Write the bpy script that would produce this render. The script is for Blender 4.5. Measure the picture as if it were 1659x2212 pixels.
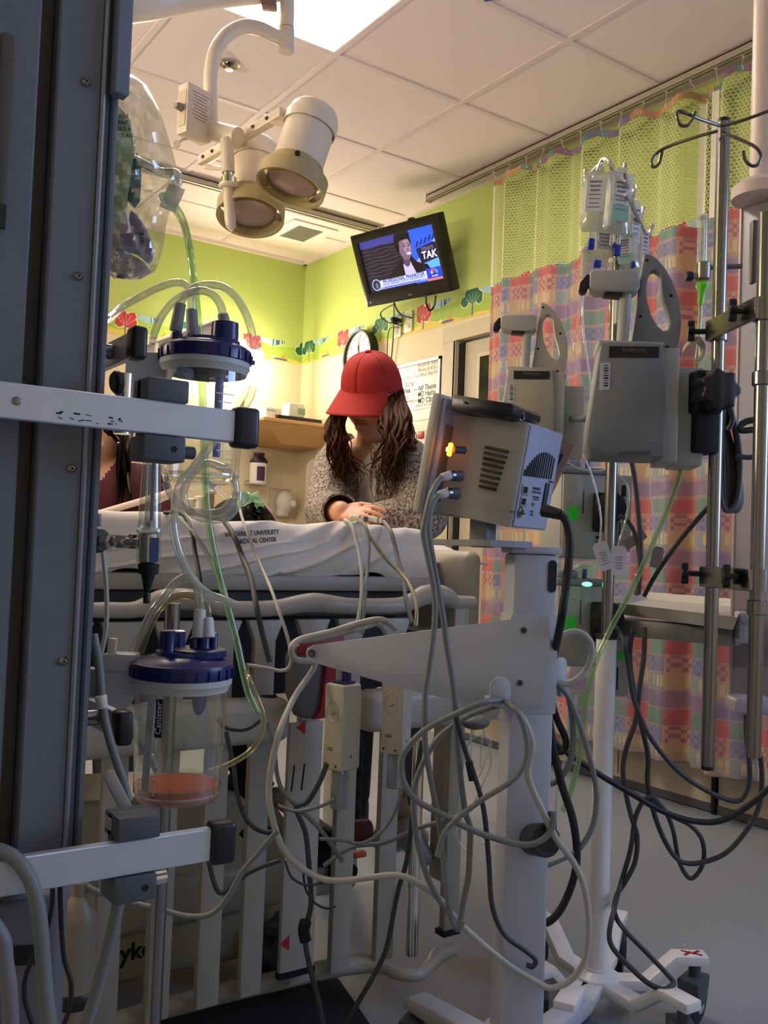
import bpy, bmesh, math, random
import numpy as np
from mathutils import Vector as V, Matrix

for o in list(bpy.data.objects): bpy.data.objects.remove(o)
scn = bpy.context.scene
COL = scn.collection
random.seed(7)

# ---------------------------------------------------------------- camera
FPX, CX, CY = 2010.0, 829.5, 1106.0
YAW, PITCH, ROLL = math.radians(34.7), math.radians(2.2), math.radians(2.2)
EYE = V((0, 0, 0.93))
FWD = V((math.sin(YAW)*math.cos(PITCH), math.cos(YAW)*math.cos(PITCH), math.sin(PITCH)))
_r = V((math.cos(YAW), -math.sin(YAW), 0)); _u = _r.cross(FWD)
RGT = _r*math.cos(ROLL) + _u*math.sin(ROLL)
UPV = -_r*math.sin(ROLL) + _u*math.cos(ROLL)
cd = bpy.data.cameras.new('camera'); cam = bpy.data.objects.new('camera', cd); COL.objects.link(cam)
cd.sensor_fit = 'VERTICAL'; cd.sensor_height = 36.0; cd.lens = 36.0*FPX/2212.0
cd.clip_start = 0.05; cd.clip_end = 60
cam.matrix_world = Matrix(((RGT.x, UPV.x, -FWD.x, EYE.x), (RGT.y, UPV.y, -FWD.y, EYE.y), (RGT.z, UPV.z, -FWD.z, EYE.z), (0, 0, 0, 1)))
scn.camera = cam

# ---------------------------------------------------------------- world, light, exposure
w = bpy.data.worlds.new('world'); scn.world = w; w.use_nodes = True
w.node_tree.nodes['Background'].inputs[0].default_value = (0.35, 0.48, 0.75, 1)
w.node_tree.nodes['Background'].inputs[1].default_value = 0.6
scn.view_settings.view_transform = 'Standard'
scn.view_settings.look = 'None'
scn.view_settings.gamma = 1.0
scn.view_settings.use_curve_mapping = False
scn.view_settings.exposure = 0.0

def area(name, loc, rot, sx, sy, power, col):
    l = bpy.data.lights.new(name, 'AREA'); l.shape = 'RECTANGLE'; l.size = sx; l.size_y = sy
    l.energy = power; l.color = col
    o = bpy.data.objects.new(name, l); COL.objects.link(o); o.location = loc; o.rotation_euler = rot
    return o
ASSUMED_WINDOW_W, PANEL_E, SCONCE_E, ASSUMED_OVERBED_E = 45.0, 18.0, 56.0, 48.0
# overcast daylight through an assumed, unseen window in the right wall, behind the camera
area('assumed_window_daylight', (2.93, -0.55, 1.6), (0, math.radians(90), 0), 1.2, 1.6, ASSUMED_WINDOW_W, (0.38, 0.57, 1.0))

# ---------------------------------------------------------------- picking points
def P(x, y, d):
    return EYE + (FWD + RGT*((x-CX)/FPX) - UPV*((y-CY)/FPX))*d
def _ray(x, y): return FWD + RGT*((x-CX)/FPX) - UPV*((y-CY)/FPX)
def PX(x, y, X): r = _ray(x, y); return EYE + r*(X/r.x)
def PY(x, y, Y): r = _ray(x, y); return EYE + r*(Y/r.y)
def PZ(x, y, Z): r = _ray(x, y); return EYE + r*((Z-EYE.z)/r.z)
HR = V((math.cos(YAW), -math.sin(YAW), 0)); HF = V((math.sin(YAW), math.cos(YAW), 0)); ZU = V((0, 0, 1))
def fr(o, x, y, z):
    x, y, z = V(x).normalized(), V(y).normalized(), V(z).normalized(); o = V(o)
    return Matrix(((x.x, y.x, z.x, o.x), (x.y, y.y, z.y, o.y), (x.z, y.z, z.z, o.z), (0, 0, 0, 1)))
def vf(px, py, d, yaw=0.0, tilt=0.0, roll=0.0):
    """frame at a picked point: x to the viewer's right, y away, z up; yaw turns about z"""
    return fr(P(px, py, d), HR, HF, ZU) @ Matrix.Rotation(math.radians(yaw), 4, 'Z') @ Matrix.Rotation(math.radians(tilt), 4, 'X') @ Matrix.Rotation(math.radians(roll), 4, 'Y')
def T(x=0, y=0, z=0): return Matrix.Translation((x, y, z))
def RX(a): return Matrix.Rotation(math.radians(a), 4, 'X')
def RY(a): return Matrix.Rotation(math.radians(a), 4, 'Y')
def RZ(a): return Matrix.Rotation(math.radians(a), 4, 'Z')
def axis(p0, p1, up=ZU):
    p0, p1 = V(p0), V(p1); z = (p1-p0).normalized()
    x = V(up).cross(z)
    if x.length < 1e-3: x = V((1, 0, 0)).cross(z)
    if x.length < 1e-3: x = V((0, 1, 0)).cross(z)
    x.normalize(); return fr(p0, x, z.cross(x), z)
I4 = Matrix.Identity(4)

# ---------------------------------------------------------------- mesh building
class B:
    def __init__(s): s.v = []; s.f = []
    def add(s, vs, fs, M=None):
        n = len(s.v)
        s.v += [tuple(M @ V(p)) for p in vs] if M is not None else [tuple(p) for p in vs]
        s.f += [tuple(i+n for i in f) for f in fs]; return s
    def addbm(s, bm, M=None):
        bm.verts.index_update()
        s.add([v.co[:] for v in bm.verts], [[v.index for v in f.verts] for f in bm.faces], M); bm.free(); return s
    def box(s, sx, sy, sz, M=None, bev=0.0, seg=2, c=(0, 0, 0)):
        x, y, z = sx/2, sy/2, sz/2
        if bev <= 0:
            vs = [(c[0]+a*x, c[1]+b*y, c[2]+d*z) for a in (-1, 1) for b in (-1, 1) for d in (-1, 1)]
            return s.add(vs, [(0, 1, 3, 2), (4, 6, 7, 5), (0, 4, 5, 1), (2, 3, 7, 6), (0, 2, 6, 4), (1, 5, 7, 3)], M)
        bm = bmesh.new(); bmesh.ops.create_cube(bm, size=1.0)
        for v in bm.verts: v.co = V((v.co.x*sx+c[0], v.co.y*sy+c[1], v.co.z*sz+c[2]))
        bmesh.ops.bevel(bm, geom=bm.edges[:], offset=min(bev, min(sx, sy, sz)*0.49), segments=seg, profile=0.5, affect='EDGES')
        return s.addbm(bm, M)
    def lathe(s, prof, M=None, n=24, cap=True):
        vs, fs = [], []
        for r, z in prof:
            vs += [(r*math.cos(2*math.pi*i/n), r*math.sin(2*math.pi*i/n), z) for i in range(n)]
        for j in range(len(prof)-1):
            for i in range(n):
                k = (i+1) % n; fs.append((j*n+i, j*n+k, (j+1)*n+k, (j+1)*n+i))
        if cap:
            fs.append(tuple(range(n))[::-1]); fs.append(tuple((len(prof)-1)*n+i for i in range(n)))
        return s.add(vs, fs, M)
    def cyl(s, p0, p1, r0, r1=None, n=18, bev=0.0):
        r1 = r0 if r1 is None else r1; h = (V(p1)-V(p0)).length
        prof = [(r0, 0), (r1, h)] if bev <= 0 else [(r0-bev, 0), (r0, bev), (r1, h-bev), (r1-bev, h)]
        return s.lathe(prof, axis(p0, p1), n)
    def tube(s, pts, r, n=8, k=6, smooth=True, cap=True, closed=False, flat=1.0):
        pts = [V(p) for p in pts]
        rs = list(r) if isinstance(r, (list, tuple)) else [r]*len(pts)
        if smooth and len(pts) > 2:
            q, qr = [], []
            m = len(pts)
            rng = m if closed else m-1
            for i in range(rng):
                if closed: a, b, c, d = pts[(i-1) % m], pts[i], pts[(i+1) % m], pts[(i+2) % m]
                else: a, b, c, d = pts[max(i-1, 0)], pts[i], pts[i+1], pts[min(i+2, m-1)]
                for j in range(k):
                    t = j/k; t2 = t*t; t3 = t2*t
                    q.append(0.5*((2*b)+(c-a)*t+(2*a-5*b+4*c-d)*t2+(3*b-a-3*c+d)*t3)); qr.append(rs[i]*(1-t)+rs[(i+1) % m]*t)
            if not closed: q.append(pts[-1]); qr.append(rs[-1])
            pts, rs = q, qr
        N = len(pts); vs, fs = [], []
        tan = []
        for i in range(N):
            if closed: t = pts[(i+1) % N]-pts[i-1]
            else: t = pts[min(i+1, N-1)]-pts[max(i-1, 0)]
            if t.length < 1e-9: t = V((0, 0, 1))
            tan.append(t.normalized())
        nrm = tan[0].orthogonal().normalized()
        for i in range(N):
            nrm = (nrm - tan[i]*nrm.dot(tan[i]))
            nrm = nrm.normalized() if nrm.length > 1e-6 else tan[i].orthogonal().normalized()
            bn = tan[i].cross(nrm)
            for j in range(n):
                a = 2*math.pi*j/n
                vs.append(pts[i]+(nrm*math.cos(a)+bn*math.sin(a)*flat)*rs[i])
        for i in range(N if closed else N-1):
            i2 = (i+1) % N
            for j in range(n):
                k2 = (j+1) % n; fs.append((i*n+j, i*n+k2, i2*n+k2, i2*n+j))
        if cap and not closed:
            fs.append(tuple(range(n))[::-1]); fs.append(tuple((N-1)*n+j for j in range(n)))
        return s.add(vs, fs)
    def prism(s, poly, h, M=None, bev=0.0, holes=None, seg=2):
        """polygon in local xz, thickness h along local y (centred)"""
        bm = bmesh.new()
        if holes:
            loops = [poly]+holes; edges = []
            for lp in loops:
                vv = [bm.verts.new((p[0], -h/2, p[1])) for p in lp]
                edges += [bm.edges.new((vv[i], vv[(i+1) % len(vv)])) for i in range(len(vv))]
            bmesh.ops.triangle_fill(bm, edges=edges, use_beauty=True)
        else:
            bm.faces.new([bm.verts.new((p[0], -h/2, p[1])) for p in poly])
        ret = bmesh.ops.extrude_face_region(bm, geom=bm.faces[:])
        for g in ret['geom']:
            if isinstance(g, bmesh.types.BMVert): g.co.y += h
        bmesh.ops.recalc_face_normals(bm, faces=bm.faces[:])
        if bev > 0:
            es = [e for e in bm.edges if len(e.link_faces) == 2 and e.calc_face_angle(0) > 0.9]
            bmesh.ops.bevel(bm, geom=es, offset=bev, segments=seg, profile=0.5, affect='EDGES')
        return s.addbm(bm, M)
    def ell(s, c, r, M=None, nu=20, nv=12):
        rx, ry, rz = (r, r, r) if not isinstance(r, (tuple, list)) else r
        vs = [(c[0], c[1], c[2]-rz)]
        for j in range(1, nv):
            t = -math.pi/2+math.pi*j/nv
            for i in range(nu):
                a = 2*math.pi*i/nu; vs.append((c[0]+rx*math.cos(t)*math.cos(a), c[1]+ry*math.cos(t)*math.sin(a), c[2]+rz*math.sin(t)))
        vs.append((c[0], c[1], c[2]+rz)); fs = []
        for i in range(nu):
            k = (i+1) % nu; fs.append((0, 1+k, 1+i)); L = 1+(nv-2)*nu; fs.append((L+i, L+k, len(vs)-1))
        for j in range(nv-2):
            for i in range(nu):
                k = (i+1) % nu; a = 1+j*nu; fs.append((a+i, a+k, a+nu+k, a+nu+i))
        return s.add(vs, fs, M)
    def cap(s, p0, p1, r0, r1=None, n=16):
        """tapered capsule"""
        r1 = r0 if r1 is None else r1; h = (V(p1)-V(p0)).length
        pr = [(r0*math.cos(t), r0*math.sin(t)) for t in [-1.5, -1.1, -0.7, -0.35, 0]] + [(r1*math.cos(t), h+r1*math.sin(t)) for t in [0, 0.35, 0.7, 1.1, 1.5]]
        return s.lathe(pr, axis(p0, p1), n)
    def grid(s, fn, nu, nv, M=None):
        vs = [fn(i/nu, j/nv) for j in range(nv+1) for i in range(nu+1)]
        fs = [(j*(nu+1)+i, j*(nu+1)+i+1, (j+1)*(nu+1)+i+1, (j+1)*(nu+1)+i) for j in range(nv) for i in range(nu)]
        return s.add(vs, fs, M)
    def mesh(s, name):
        me = bpy.data.meshes.new(name); me.from_pydata(s.v, [], s.f); me.update(); return me

def finish(me, ang=40):
    bm = bmesh.new(); bm.from_mesh(me); bmesh.ops.recalc_face_normals(bm, faces=bm.faces[:]); bm.to_mesh(me); bm.free()
    if ang:
        for p in me.polygons: p.use_smooth = True
        me.set_sharp_from_angle(angle=math.radians(ang))
def tag(o, label=None, cat=None, group=None, kind=None):
    if label: o['label'] = label
    if cat: o['category'] = cat
    if group: o['group'] = group
    if kind: o['kind'] = kind
    return o
def par(o, p):
    if p is not None:
        o.parent = p; o.matrix_parent_inverse = WM[p.name].inverted()
WM = {}
def obj(name, b, m, parent=None, label=None, cat=None, group=None, kind=None, ang=40, recalc=True):
    me = b.mesh(name) if isinstance(b, B) else b
    if recalc: finish(me, ang)
    o = bpy.data.objects.new(name, me); COL.objects.link(o)
    if m is not None:
        for x in (m if isinstance(m, (list, tuple)) else [m]): me.materials.append(x)
    WM[o.name] = Matrix.Identity(4)
    par(o, parent); tag(o, label, cat, group, kind)
    return o
def thing(name, label, cat, loc=(0, 0, 0), group=None):
    o = bpy.data.objects.new(name, None); COL.objects.link(o); o.location = loc; o.empty_display_size = 0.05
    WM[o.name] = Matrix.Translation(V(loc))
    return tag(o, label, cat, group)
def struct(name, b, m, parent=None, **k): return obj(name, b, m, parent, kind='structure' if parent is None else None, **k)
_tc = {}
def text(s, size, M, m, parent, name='lettering', ext=0.0004, bold=0.0, sx=1.0, align='CENTER', shear=0.0):
    cu = bpy.data.curves.new('t', 'FONT'); cu.body = s; cu.size = size; cu.extrude = ext; cu.offset = bold
    cu.align_x = align; cu.align_y = 'CENTER'; cu.shear = shear; cu.resolution_u = 2
    to = bpy.data.objects.new('t', cu); COL.objects.link(to)
    me = bpy.data.meshes.new_from_object(to.evaluated_get(bpy.context.evaluated_depsgraph_get()))
    bpy.data.objects.remove(to)
    me.transform(M @ Matrix.Scale(sx, 4, (1, 0, 0)))
    o = bpy.data.objects.new(name, me); COL.objects.link(o); me.materials.clear(); me.materials.append(m)
    WM[o.name] = Matrix.Identity(4); par(o, parent); return o
def TF(o, x, n):
    """frame for lettering: x reading direction, n outward normal"""
    x = V(x).normalized(); n = V(n); n = (n-x*n.dot(x)).normalized(); return fr(o, x, n.cross(x), n)
def blob(b, name, voxel=0.007, it=4, fac=0.5):
    me = b.mesh(name); o = bpy.data.objects.new('tmp', me); COL.objects.link(o)
    md = o.modifiers.new('r', 'REMESH'); md.mode = 'VOXEL'; md.voxel_size = voxel
    sm = o.modifiers.new('s', 'SMOOTH'); sm.factor = fac; sm.iterations = it
    r = bpy.data.meshes.new_from_object(o.evaluated_get(bpy.context.evaluated_depsgraph_get()))
    bpy.data.objects.remove(o); r.name = name; return r
def rrect(w, h, r, n=4):
    o = []
    for cx, cz, a0 in ((w/2-r, h/2-r, 0), (-w/2+r, h/2-r, 90), (-w/2+r, -h/2+r, 180), (w/2-r, -h/2+r, 270)):
        for i in range(n+1):
            a = math.radians(a0+90*i/n); o.append((cx+r*math.cos(a), cz+r*math.sin(a)))
    return o

# ---------------------------------------------------------------- materials
def lin(c):
    if isinstance(c, str):
        c = c.lstrip('#'); c = [int(c[i:i+2], 16)/255 for i in (0, 2, 4)]
        return tuple(x/12.92 if x <= 0.04045 else ((x+0.055)/1.055)**2.4 for x in c)
    return tuple(c)
MATS = {}
def mat(name, col, rough=0.5, metal=0.0, var=0.06, scale=30.0, bump=0.0, bscale=200.0, emis=None, es=0.0, coat=0.0, sss=0.0, attr=None, stretch=None):
    if name in MATS: return MATS[name]
    m = bpy.data.materials.new(name); m.use_nodes = True; nt = m.node_tree; N = nt.nodes; L = nt.links
    bs = N['Principled BSDF']; c = lin(col)
    bs.inputs['Roughness'].default_value = rough; bs.inputs['Metallic'].default_value = metal
    if coat: bs.inputs['Coat Weight'].default_value = coat; bs.inputs['Coat Roughness'].default_value = 0.1
    if sss: bs.inputs['Subsurface Weight'].default_value = sss; bs.inputs['Subsurface Scale'].default_value = 0.01
    tc = N.new('ShaderNodeTexCoord'); src = tc.outputs['Object']
    if stretch:
        mp = N.new('ShaderNodeMapping'); mp.inputs['Scale'].default_value = stretch; L.new(src, mp.inputs[0]); src = mp.outputs[0]
    if attr:
        a = N.new('ShaderNodeAttribute'); a.attribute_name = attr; base = a.outputs['Color']
    nz = N.new('ShaderNodeTexNoise'); nz.inputs['Scale'].default_value = scale; nz.inputs['Detail'].default_value = 3
    L.new(src, nz.inputs['Vector'])
    mr = N.new('ShaderNodeMapRange'); mr.inputs['To Min'].default_value = 1-var; mr.inputs['To Max'].default_value = 1+var
    L.new(nz.outputs['Fac'], mr.inputs['Value'])
    mx = N.new('ShaderNodeMix'); mx.data_type = 'RGBA'; mx.blend_type = 'MULTIPLY'; mx.inputs[0].default_value = 1.0
    if attr: L.new(base, mx.inputs[6])
    else: mx.inputs[6].default_value = (*c, 1)
    L.new(mr.outputs[0], mx.inputs[7]); L.new(mx.outputs[2], bs.inputs['Base Color'])
    if bump:
        n2 = N.new('ShaderNodeTexNoise'); n2.inputs['Scale'].default_value = bscale; n2.inputs['Detail'].default_value = 2; L.new(src, n2.inputs['Vector'])
        bp = N.new('ShaderNodeBump'); bp.inputs['Strength'].default_value = bump; bp.inputs['Distance'].default_value = 0.002
        L.new(n2.outputs['Fac'], bp.inputs['Height']); L.new(bp.outputs[0], bs.inputs['Normal'])
    if es:
        bs.inputs['Emission Strength'].default_value = es
        if emis == 'attr': L.new(base, bs.inputs['Emission Color'])
        else: bs.inputs['Emission Color'].default_value = (*lin(emis), 1)
    MATS[name] = m; return m
def clear(name, tint='#f4f6f0', haze=0.12, hazecol='#e8ece4', gloss=0.10, rough=0.05):
    """thin clear plastic: transparent, a little milky, glossy towards the edges"""
    if name in MATS: return MATS[name]
    m = bpy.data.materials.new(name); m.use_nodes = True; nt = m.node_tree; N = nt.nodes; L = nt.links
    N.remove(N['Principled BSDF']); out = N['Material Output']
    tr = N.new('ShaderNodeBsdfTransparent'); tr.inputs[0].default_value = (*lin(tint), 1)
    df = N.new('ShaderNodeBsdfPrincipled'); df.inputs['Base Color'].default_value = (*lin(hazecol), 1); df.inputs['Roughness'].default_value = 0.35
    gl = N.new('ShaderNodeBsdfGlossy'); gl.inputs['Roughness'].default_value = rough; gl.inputs[0].default_value = (0.9, 0.9, 0.9, 1)
    nz = N.new('ShaderNodeTexNoise'); nz.inputs['Scale'].default_value = 40
    tc = N.new('ShaderNodeTexCoord'); L.new(tc.outputs['Object'], nz.inputs['Vector'])
    mr = N.new('ShaderNodeMapRange'); mr.inputs['To Min'].default_value = haze*0.7; mr.inputs['To Max'].default_value = haze*1.3; L.new(nz.outputs['Fac'], mr.inputs['Value'])
    m1 = N.new('ShaderNodeMixShader'); L.new(mr.outputs[0], m1.inputs[0]); L.new(tr.outputs[0], m1.inputs[1]); L.new(df.outputs[0], m1.inputs[2])
    lw = N.new('ShaderNodeLayerWeight'); lw.inputs['Blend'].default_value = 0.35
    ml = N.new('ShaderNodeMapRange'); ml.inputs['To Min'].default_value = gloss*0.35; ml.inputs['To Max'].default_value = min(1, gloss*5); L.new(lw.outputs['Facing'], ml.inputs['Value'])
    m2 = N.new('ShaderNodeMixShader'); L.new(ml.outputs[0], m2.inputs[0]); L.new(m1.outputs[0], m2.inputs[1]); L.new(gl.outputs[0], m2.inputs[2])
    L.new(m2.outputs[0], out.inputs['Surface'])
    MATS[name] = m; return m

WHITE = mat('white_plastic', '#d8d4c8', 0.42, bump=0.03)
CREAM = mat('cream_enamel', '#dccfb8', 0.38)
GREYP = mat('grey_plastic', '#a3a6a6', 0.5, bump=0.05, bscale=600)
DGREY = mat('dark_grey_plastic', '#4a4e55', 0.55, bump=0.05, bscale=500)
BLACK = mat('black_plastic', '#101114', 0.4)
MATTE = mat('matte_black', '#08090a', 0.8)
NAVY = mat('navy_plastic', '#10185a', 0.28)
STEEL = mat('brushed_steel', '#8f8c88', 0.24, 1.0, stretch=(1, 1, 0.05))
CHROME = mat('chrome', '#d4d2ce', 0.12, 1.0)
ALU = mat('anodised_aluminium', '#c3c8d0', 0.45, 0.6)
WPAINT = mat('white_enamel', '#e3e1de', 0.3)
INK = mat('black_ink', '#1a1a1c', 0.7)
RED = mat('red_plastic', '#a5141c', 0.5)
GREEN_ST = mat('green_sticker', '#25d32a', 0.6)
CLEAR = clear('clear_tube', haze=0.30, gloss=0.16)
CLEARG = clear('green_clear_tube', '#d5ecc8', 0.25, '#a8cf9a')
CANI = clear('canister_plastic', haze=0.05, gloss=0.12)
# ================================================================ STRUCTURE
XL, XR, YF, YB, ZC = -1.3, 2.99, -1.9, 5.335, 2.79
M_FLOOR = mat('vinyl_floor', '#858c94', 0.42, var=0.10, scale=90, bump=0.05, bscale=120)
M_GREEN = mat('green_wall_paint', '#b6c870', 0.7, var=0.03, scale=4, bump=0.04, bscale=350)
M_CREAM = mat('cream_wall_paint', '#dcccab', 0.65, var=0.03, scale=4, bump=0.04, bscale=350)
M_TILE = mat('ceiling_tile_face', '#f3e3e4', 0.9, var=0.05, scale=260, bump=0.12, bscale=500)
M_TBAR = mat('ceiling_grid_paint', '#e8d7d6', 0.6)
M_TRIM = mat('door_frame_paint', '#c9bda2', 0.5)
M_DOOR = mat('door_laminate', '#b5ab95', 0.5, var=0.05)

b = B(); b.box(XR-XL+0.4, YB-YF+0.4, 0.1, c=((XL+XR)/2, (YF+YB)/2, -0.05)); floor = struct('floor', b, M_FLOOR)
b = B(); b.box(XR-XL+0.4, YB-YF+0.4, 0.1, c=((XL+XR)/2, (YF+YB)/2, ZC+0.09)); ceiling = struct('ceiling', b, M_TBAR)
gx = [2.372+0.61*i for i in range(-6, 1)]; gy = [2.985+0.61*i for i in range(-8, 4)]
xs = [XL]+[x for x in gx if XL+0.1 < x]+[XR]; ys = [YF]+[y for y in gy if YF+0.05 < y]+[YB]
tile_me = {}
LIGHT = (0.542, 1.762, 2.375, 2.985)
for i in range(len(xs)-1):
    for j in range(len(ys)-1):
        x0, x1, y0, y1 = xs[i], xs[i+1], ys[j], ys[j+1]
        if x0 > LIGHT[0]-0.05 and x1 < LIGHT[1]+0.05 and y0 > LIGHT[2]-0.05 and y1 < LIGHT[3]+0.05: continue
        k = (round(x1-x0, 2), round(y1-y0, 2))
        if k not in tile_me:
            bb = B(); bb.box(k[0]-0.008, k[1]-0.008, 0.02, bev=0.004, seg=1); me = bb.mesh('ceiling_tile'); me.materials.append(M_TILE); tile_me[k] = me
        o = bpy.data.objects.new('ceiling_tile', tile_me[k]); COL.objects.link(o); o.parent = ceiling
        o.location = ((x0+x1)/2, (y0+y1)/2, ZC+0.012)
for x in xs[1:-1]:
    bb = B()
    for (ya, yb) in ([(YF, YB)] if not (LIGHT[0]+0.1 < x < LIGHT[1]-0.1) else [(YF, LIGHT[2]), (LIGHT[3], YB)]):
        bb.box(0.024, yb-ya, 0.006, c=(x, (ya+yb)/2, ZC))
    struct('grid_bar', bb, M_TBAR, ceiling)
for y in ys[1:-1]:
    bb = B()
    for (xa, xb) in ([(XL, XR)] if not (LIGHT[2]+0.1 < y < LIGHT[3]-0.1) else [(XL, LIGHT[0]), (LIGHT[1], XR)]):
        bb.box(xb-xa, 0.024, 0.0055, c=((xa+xb)/2, y, ZC))
    struct('grid_bar', bb, M_TBAR, ceiling)
bb = B(); bb.box(0.025, YB-YF, 0.022, c=(XR-0.012, (YB+YF)/2, ZC-0.008)); bb.box(XR-XL, 0.025, 0.022, c=((XL+XR)/2, YB-0.012, ZC-0.008)); struct('wall_angle', bb, M_TBAR, ceiling)

def wall(name, x0, x1, y0, y1, zs, mats):
    b = B()
    for k in range(len(zs)-1):
        b.box(x1-x0, y1-y0, zs[k+1]-zs[k], c=((x0+x1)/2, (y0+y1)/2, (zs[k]+zs[k+1])/2))
    o = struct(name, b, mats, recalc=False)
    for i, p in enumerate(o.data.polygons): p.material_index = min(i//6, len(mats)-1)
    return o
ZB0, ZB1 = 2.112, 2.256
wall('wall_back', XL-0.1, XR+0.1, YB, YB+0.1, [0, 2.18, ZC+0.1], [M_CREAM, M_GREEN])
DY0, DY1, DZ = 0.9, 3.705, 2.005
wall('wall_right', XR, XR+0.12, DY1, YB+0.1, [0, 2.18, ZC+0.1], [M_CREAM, M_GREEN])
wall('wall_right_lintel', XR, XR+0.12, DY0, DY1, [DZ, 2.18, ZC+0.1], [M_CREAM, M_GREEN])
wall('wall_left', XL-0.1, XL, YF-0.1, YB+0.1, [0, 2.18, ZC+0.1], [M_CREAM, M_GREEN])
# right wall behind the camera, with the assumed window opening, added for daylight
WY0, WY1, WZ0, WZ1 = -1.4, 0.3, 0.95, 2.25
b = B()
for (ya, yb, za, zb) in ((YF-0.1, WY0, 0, ZC+0.1), (WY1, DY0, 0, ZC+0.1), (WY0, WY1, 0, WZ0), (WY0, WY1, WZ1, ZC+0.1)):
    b.box(0.12, yb-ya, zb-za, c=(XR+0.06, (ya+yb)/2, (za+zb)/2))
struct('wall_right_end', b, M_CREAM)
b = B(); b.box(XR-XL+0.2, 0.1, ZC+0.1, c=((XL+XR)/2, YF-0.05, (ZC+0.1)/2)); struct('wall_front', b, M_CREAM)
b = B()
for (ya, yb, za, zb) in ((WY0, WY1, WZ0, WZ0+0.05), (WY0, WY1, WZ1-0.05, WZ1), (WY0, WY0+0.05, WZ0, WZ1), (WY1-0.05, WY1, WZ0, WZ1), ((WY0+WY1)/2-0.02, (WY0+WY1)/2+0.02, WZ0, WZ1)):
    b.box(0.06, yb-ya, zb-za, c=(XR+0.05, (ya+yb)/2, (za+zb)/2))
win = struct('assumed_window_1', b, M_TRIM)  # assumed window, not in view, for the bluish light from the right
b = B(); b.box(0.006, WY1-WY0, WZ1-WZ0, c=(XR+0.08, (WY0+WY1)/2, (WZ0+WZ1)/2)); struct('pane', b, clear('assumed_window_glass', haze=0.0), win)

# flat printed colour sheets: a grid of cells coloured by python paint functions
def painted(name, fn, nu, nv, img, m, parent=None, **k):
    b = B(); b.grid(fn, nu, nv); me = b.mesh(name)
    at = me.attributes.new('print', 'FLOAT_COLOR', 'FACE')
    arr = np.ones((nv*nu, 4), np.float32); arr[:, :3] = img.reshape(-1, 3); at.data.foreach_set('color', arr.ravel())
    return obj(name, me, m, parent, recalc=False, **k)
def L3(h): return np.array(lin(h), np.float32)
def poly_fill(img, U, W, pts, c):
    ins = np.zeros(U.shape, bool); n = len(pts); j = n-1
    for i in range(n):
        xi, yi = pts[i]; xj, yj = pts[j]
        cnd = ((yi > W) != (yj > W)) & (U < (xj-xi)*(W-yi)/((yj-yi) if abs(yj-yi) > 1e-9 else 1e-9)+xi); ins ^= cnd; j = i
    img[ins] = c
M_PRINT = mat('printed_wallpaper', '#ffffff', 0.6, attr='print', var=0.03)

def paint_border(length, phase):
    """frieze of red and green cartoon trees on rolling hills; period 0.82 m"""
    nu, nv = int(length/0.0038), 40; H = ZB1-ZB0
    u = (np.arange(nu)+0.5)/nu*length; v = (np.arange(nv)+0.5)/nv*H
    U, W = np.meshgrid(u, v); img = np.zeros((nv, nu, 3), np.float32); img[:] = L3('#9dbb4a')
    p = (U+phase) % 0.82
    up = W > 0.108+0.012*np.sin(2*math.pi*(U+phase)/0.41+0.6)
    img[up] = L3('#b6c870')
    sky = (np.abs((p % 0.41)-0.2) < 0.095) & (W > 0.108-0.013*np.cos((p % 0.41-0.2)*28)) & (W < 0.138)
    img[sky] = L3('#9cc4cf')
    st = sky & (((p*1000).astype(int) // 7) % 3 == 0) & (p % 0.41 > 0.2); img[st] = L3('#27564e')
    img[sky & (np.hypot((p % 0.41)-0.245, (W-0.118)*0.9) < 0.014)] = L3('#4d5a88')
    yl = W < 0.026+0.014*np.sin(2*math.pi*(U+phase)/0.82+1.0)+0.006*np.sin(2*math.pi*(U+phase)/0.21)
    img[yl] = L3('#dcc556')
    img[(np.hypot((p-0.27)/0.055, (W-0.014)/0.008) < 1)] = L3('#5d5488')
    img[(np.hypot((p-0.68)/0.05, (W-0.016)/0.007) < 1)] = L3('#5d5488')
    for c0 in (0.29, 0.70):
        img[np.hypot((p-c0)/0.012, (W-0.030)/0.012) < 1] = L3('#dd8a3c'); img[np.hypot((p-c0-0.009)/0.007, (W-0.047)/0.010) < 1] = L3('#dd8a3c')
        img[np.hypot((p-c0+0.08)/0.011, (W-0.024)/0.008) < 1] = L3('#e9e3c8')
        img[np.hypot((p-c0+0.085)/0.010, (W-0.072)/0.010) < 1] = L3('#e6e39a'); img[np.hypot((p-c0+0.085)/0.005, (W-0.072)/0.007) < 1] = L3('#3f7a52')
    for c0, col, out in ((0.06, '#b8373c', '#e8d9a0'), (0.47, '#1f5f4d', '#d6dd96')):
        rnd = random.Random(int(c0*100)); blobs = [(c0+rnd.uniform(-0.075, 0.075), rnd.uniform(0.068, 0.132), rnd.uniform(0.013, 0.026)) for _ in range(22)]
        for bx, by, r in blobs: img[np.hypot(p-bx, W-by) < r+0.006] = L3(out)
        for bx, by, r in blobs: img[np.hypot(p-bx, W-by) < r] = L3(col)
        for a in (-0.9, -0.45, 0, 0.45, 0.9):
            d = np.abs((p-c0)*math.cos(a)-(W-0.06)*math.sin(a)); t = (p-c0)*math.sin(a)+(W-0.06)*math.cos(a)
            img[(d < 0.0022) & (t > 0) & (t < 0.07)] = L3('#e08c84' if col == '#b8373c' else '#8fb083')
        img[(np.abs(p-c0) < 0.0045) & (W < 0.075) & (W > 0.006)] = L3('#6b567c')
    return img, nu, nv
im, nu, nv = paint_border(XR-XL, 0.06-(1.80-XL) % 0.82 + 0.82)
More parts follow.
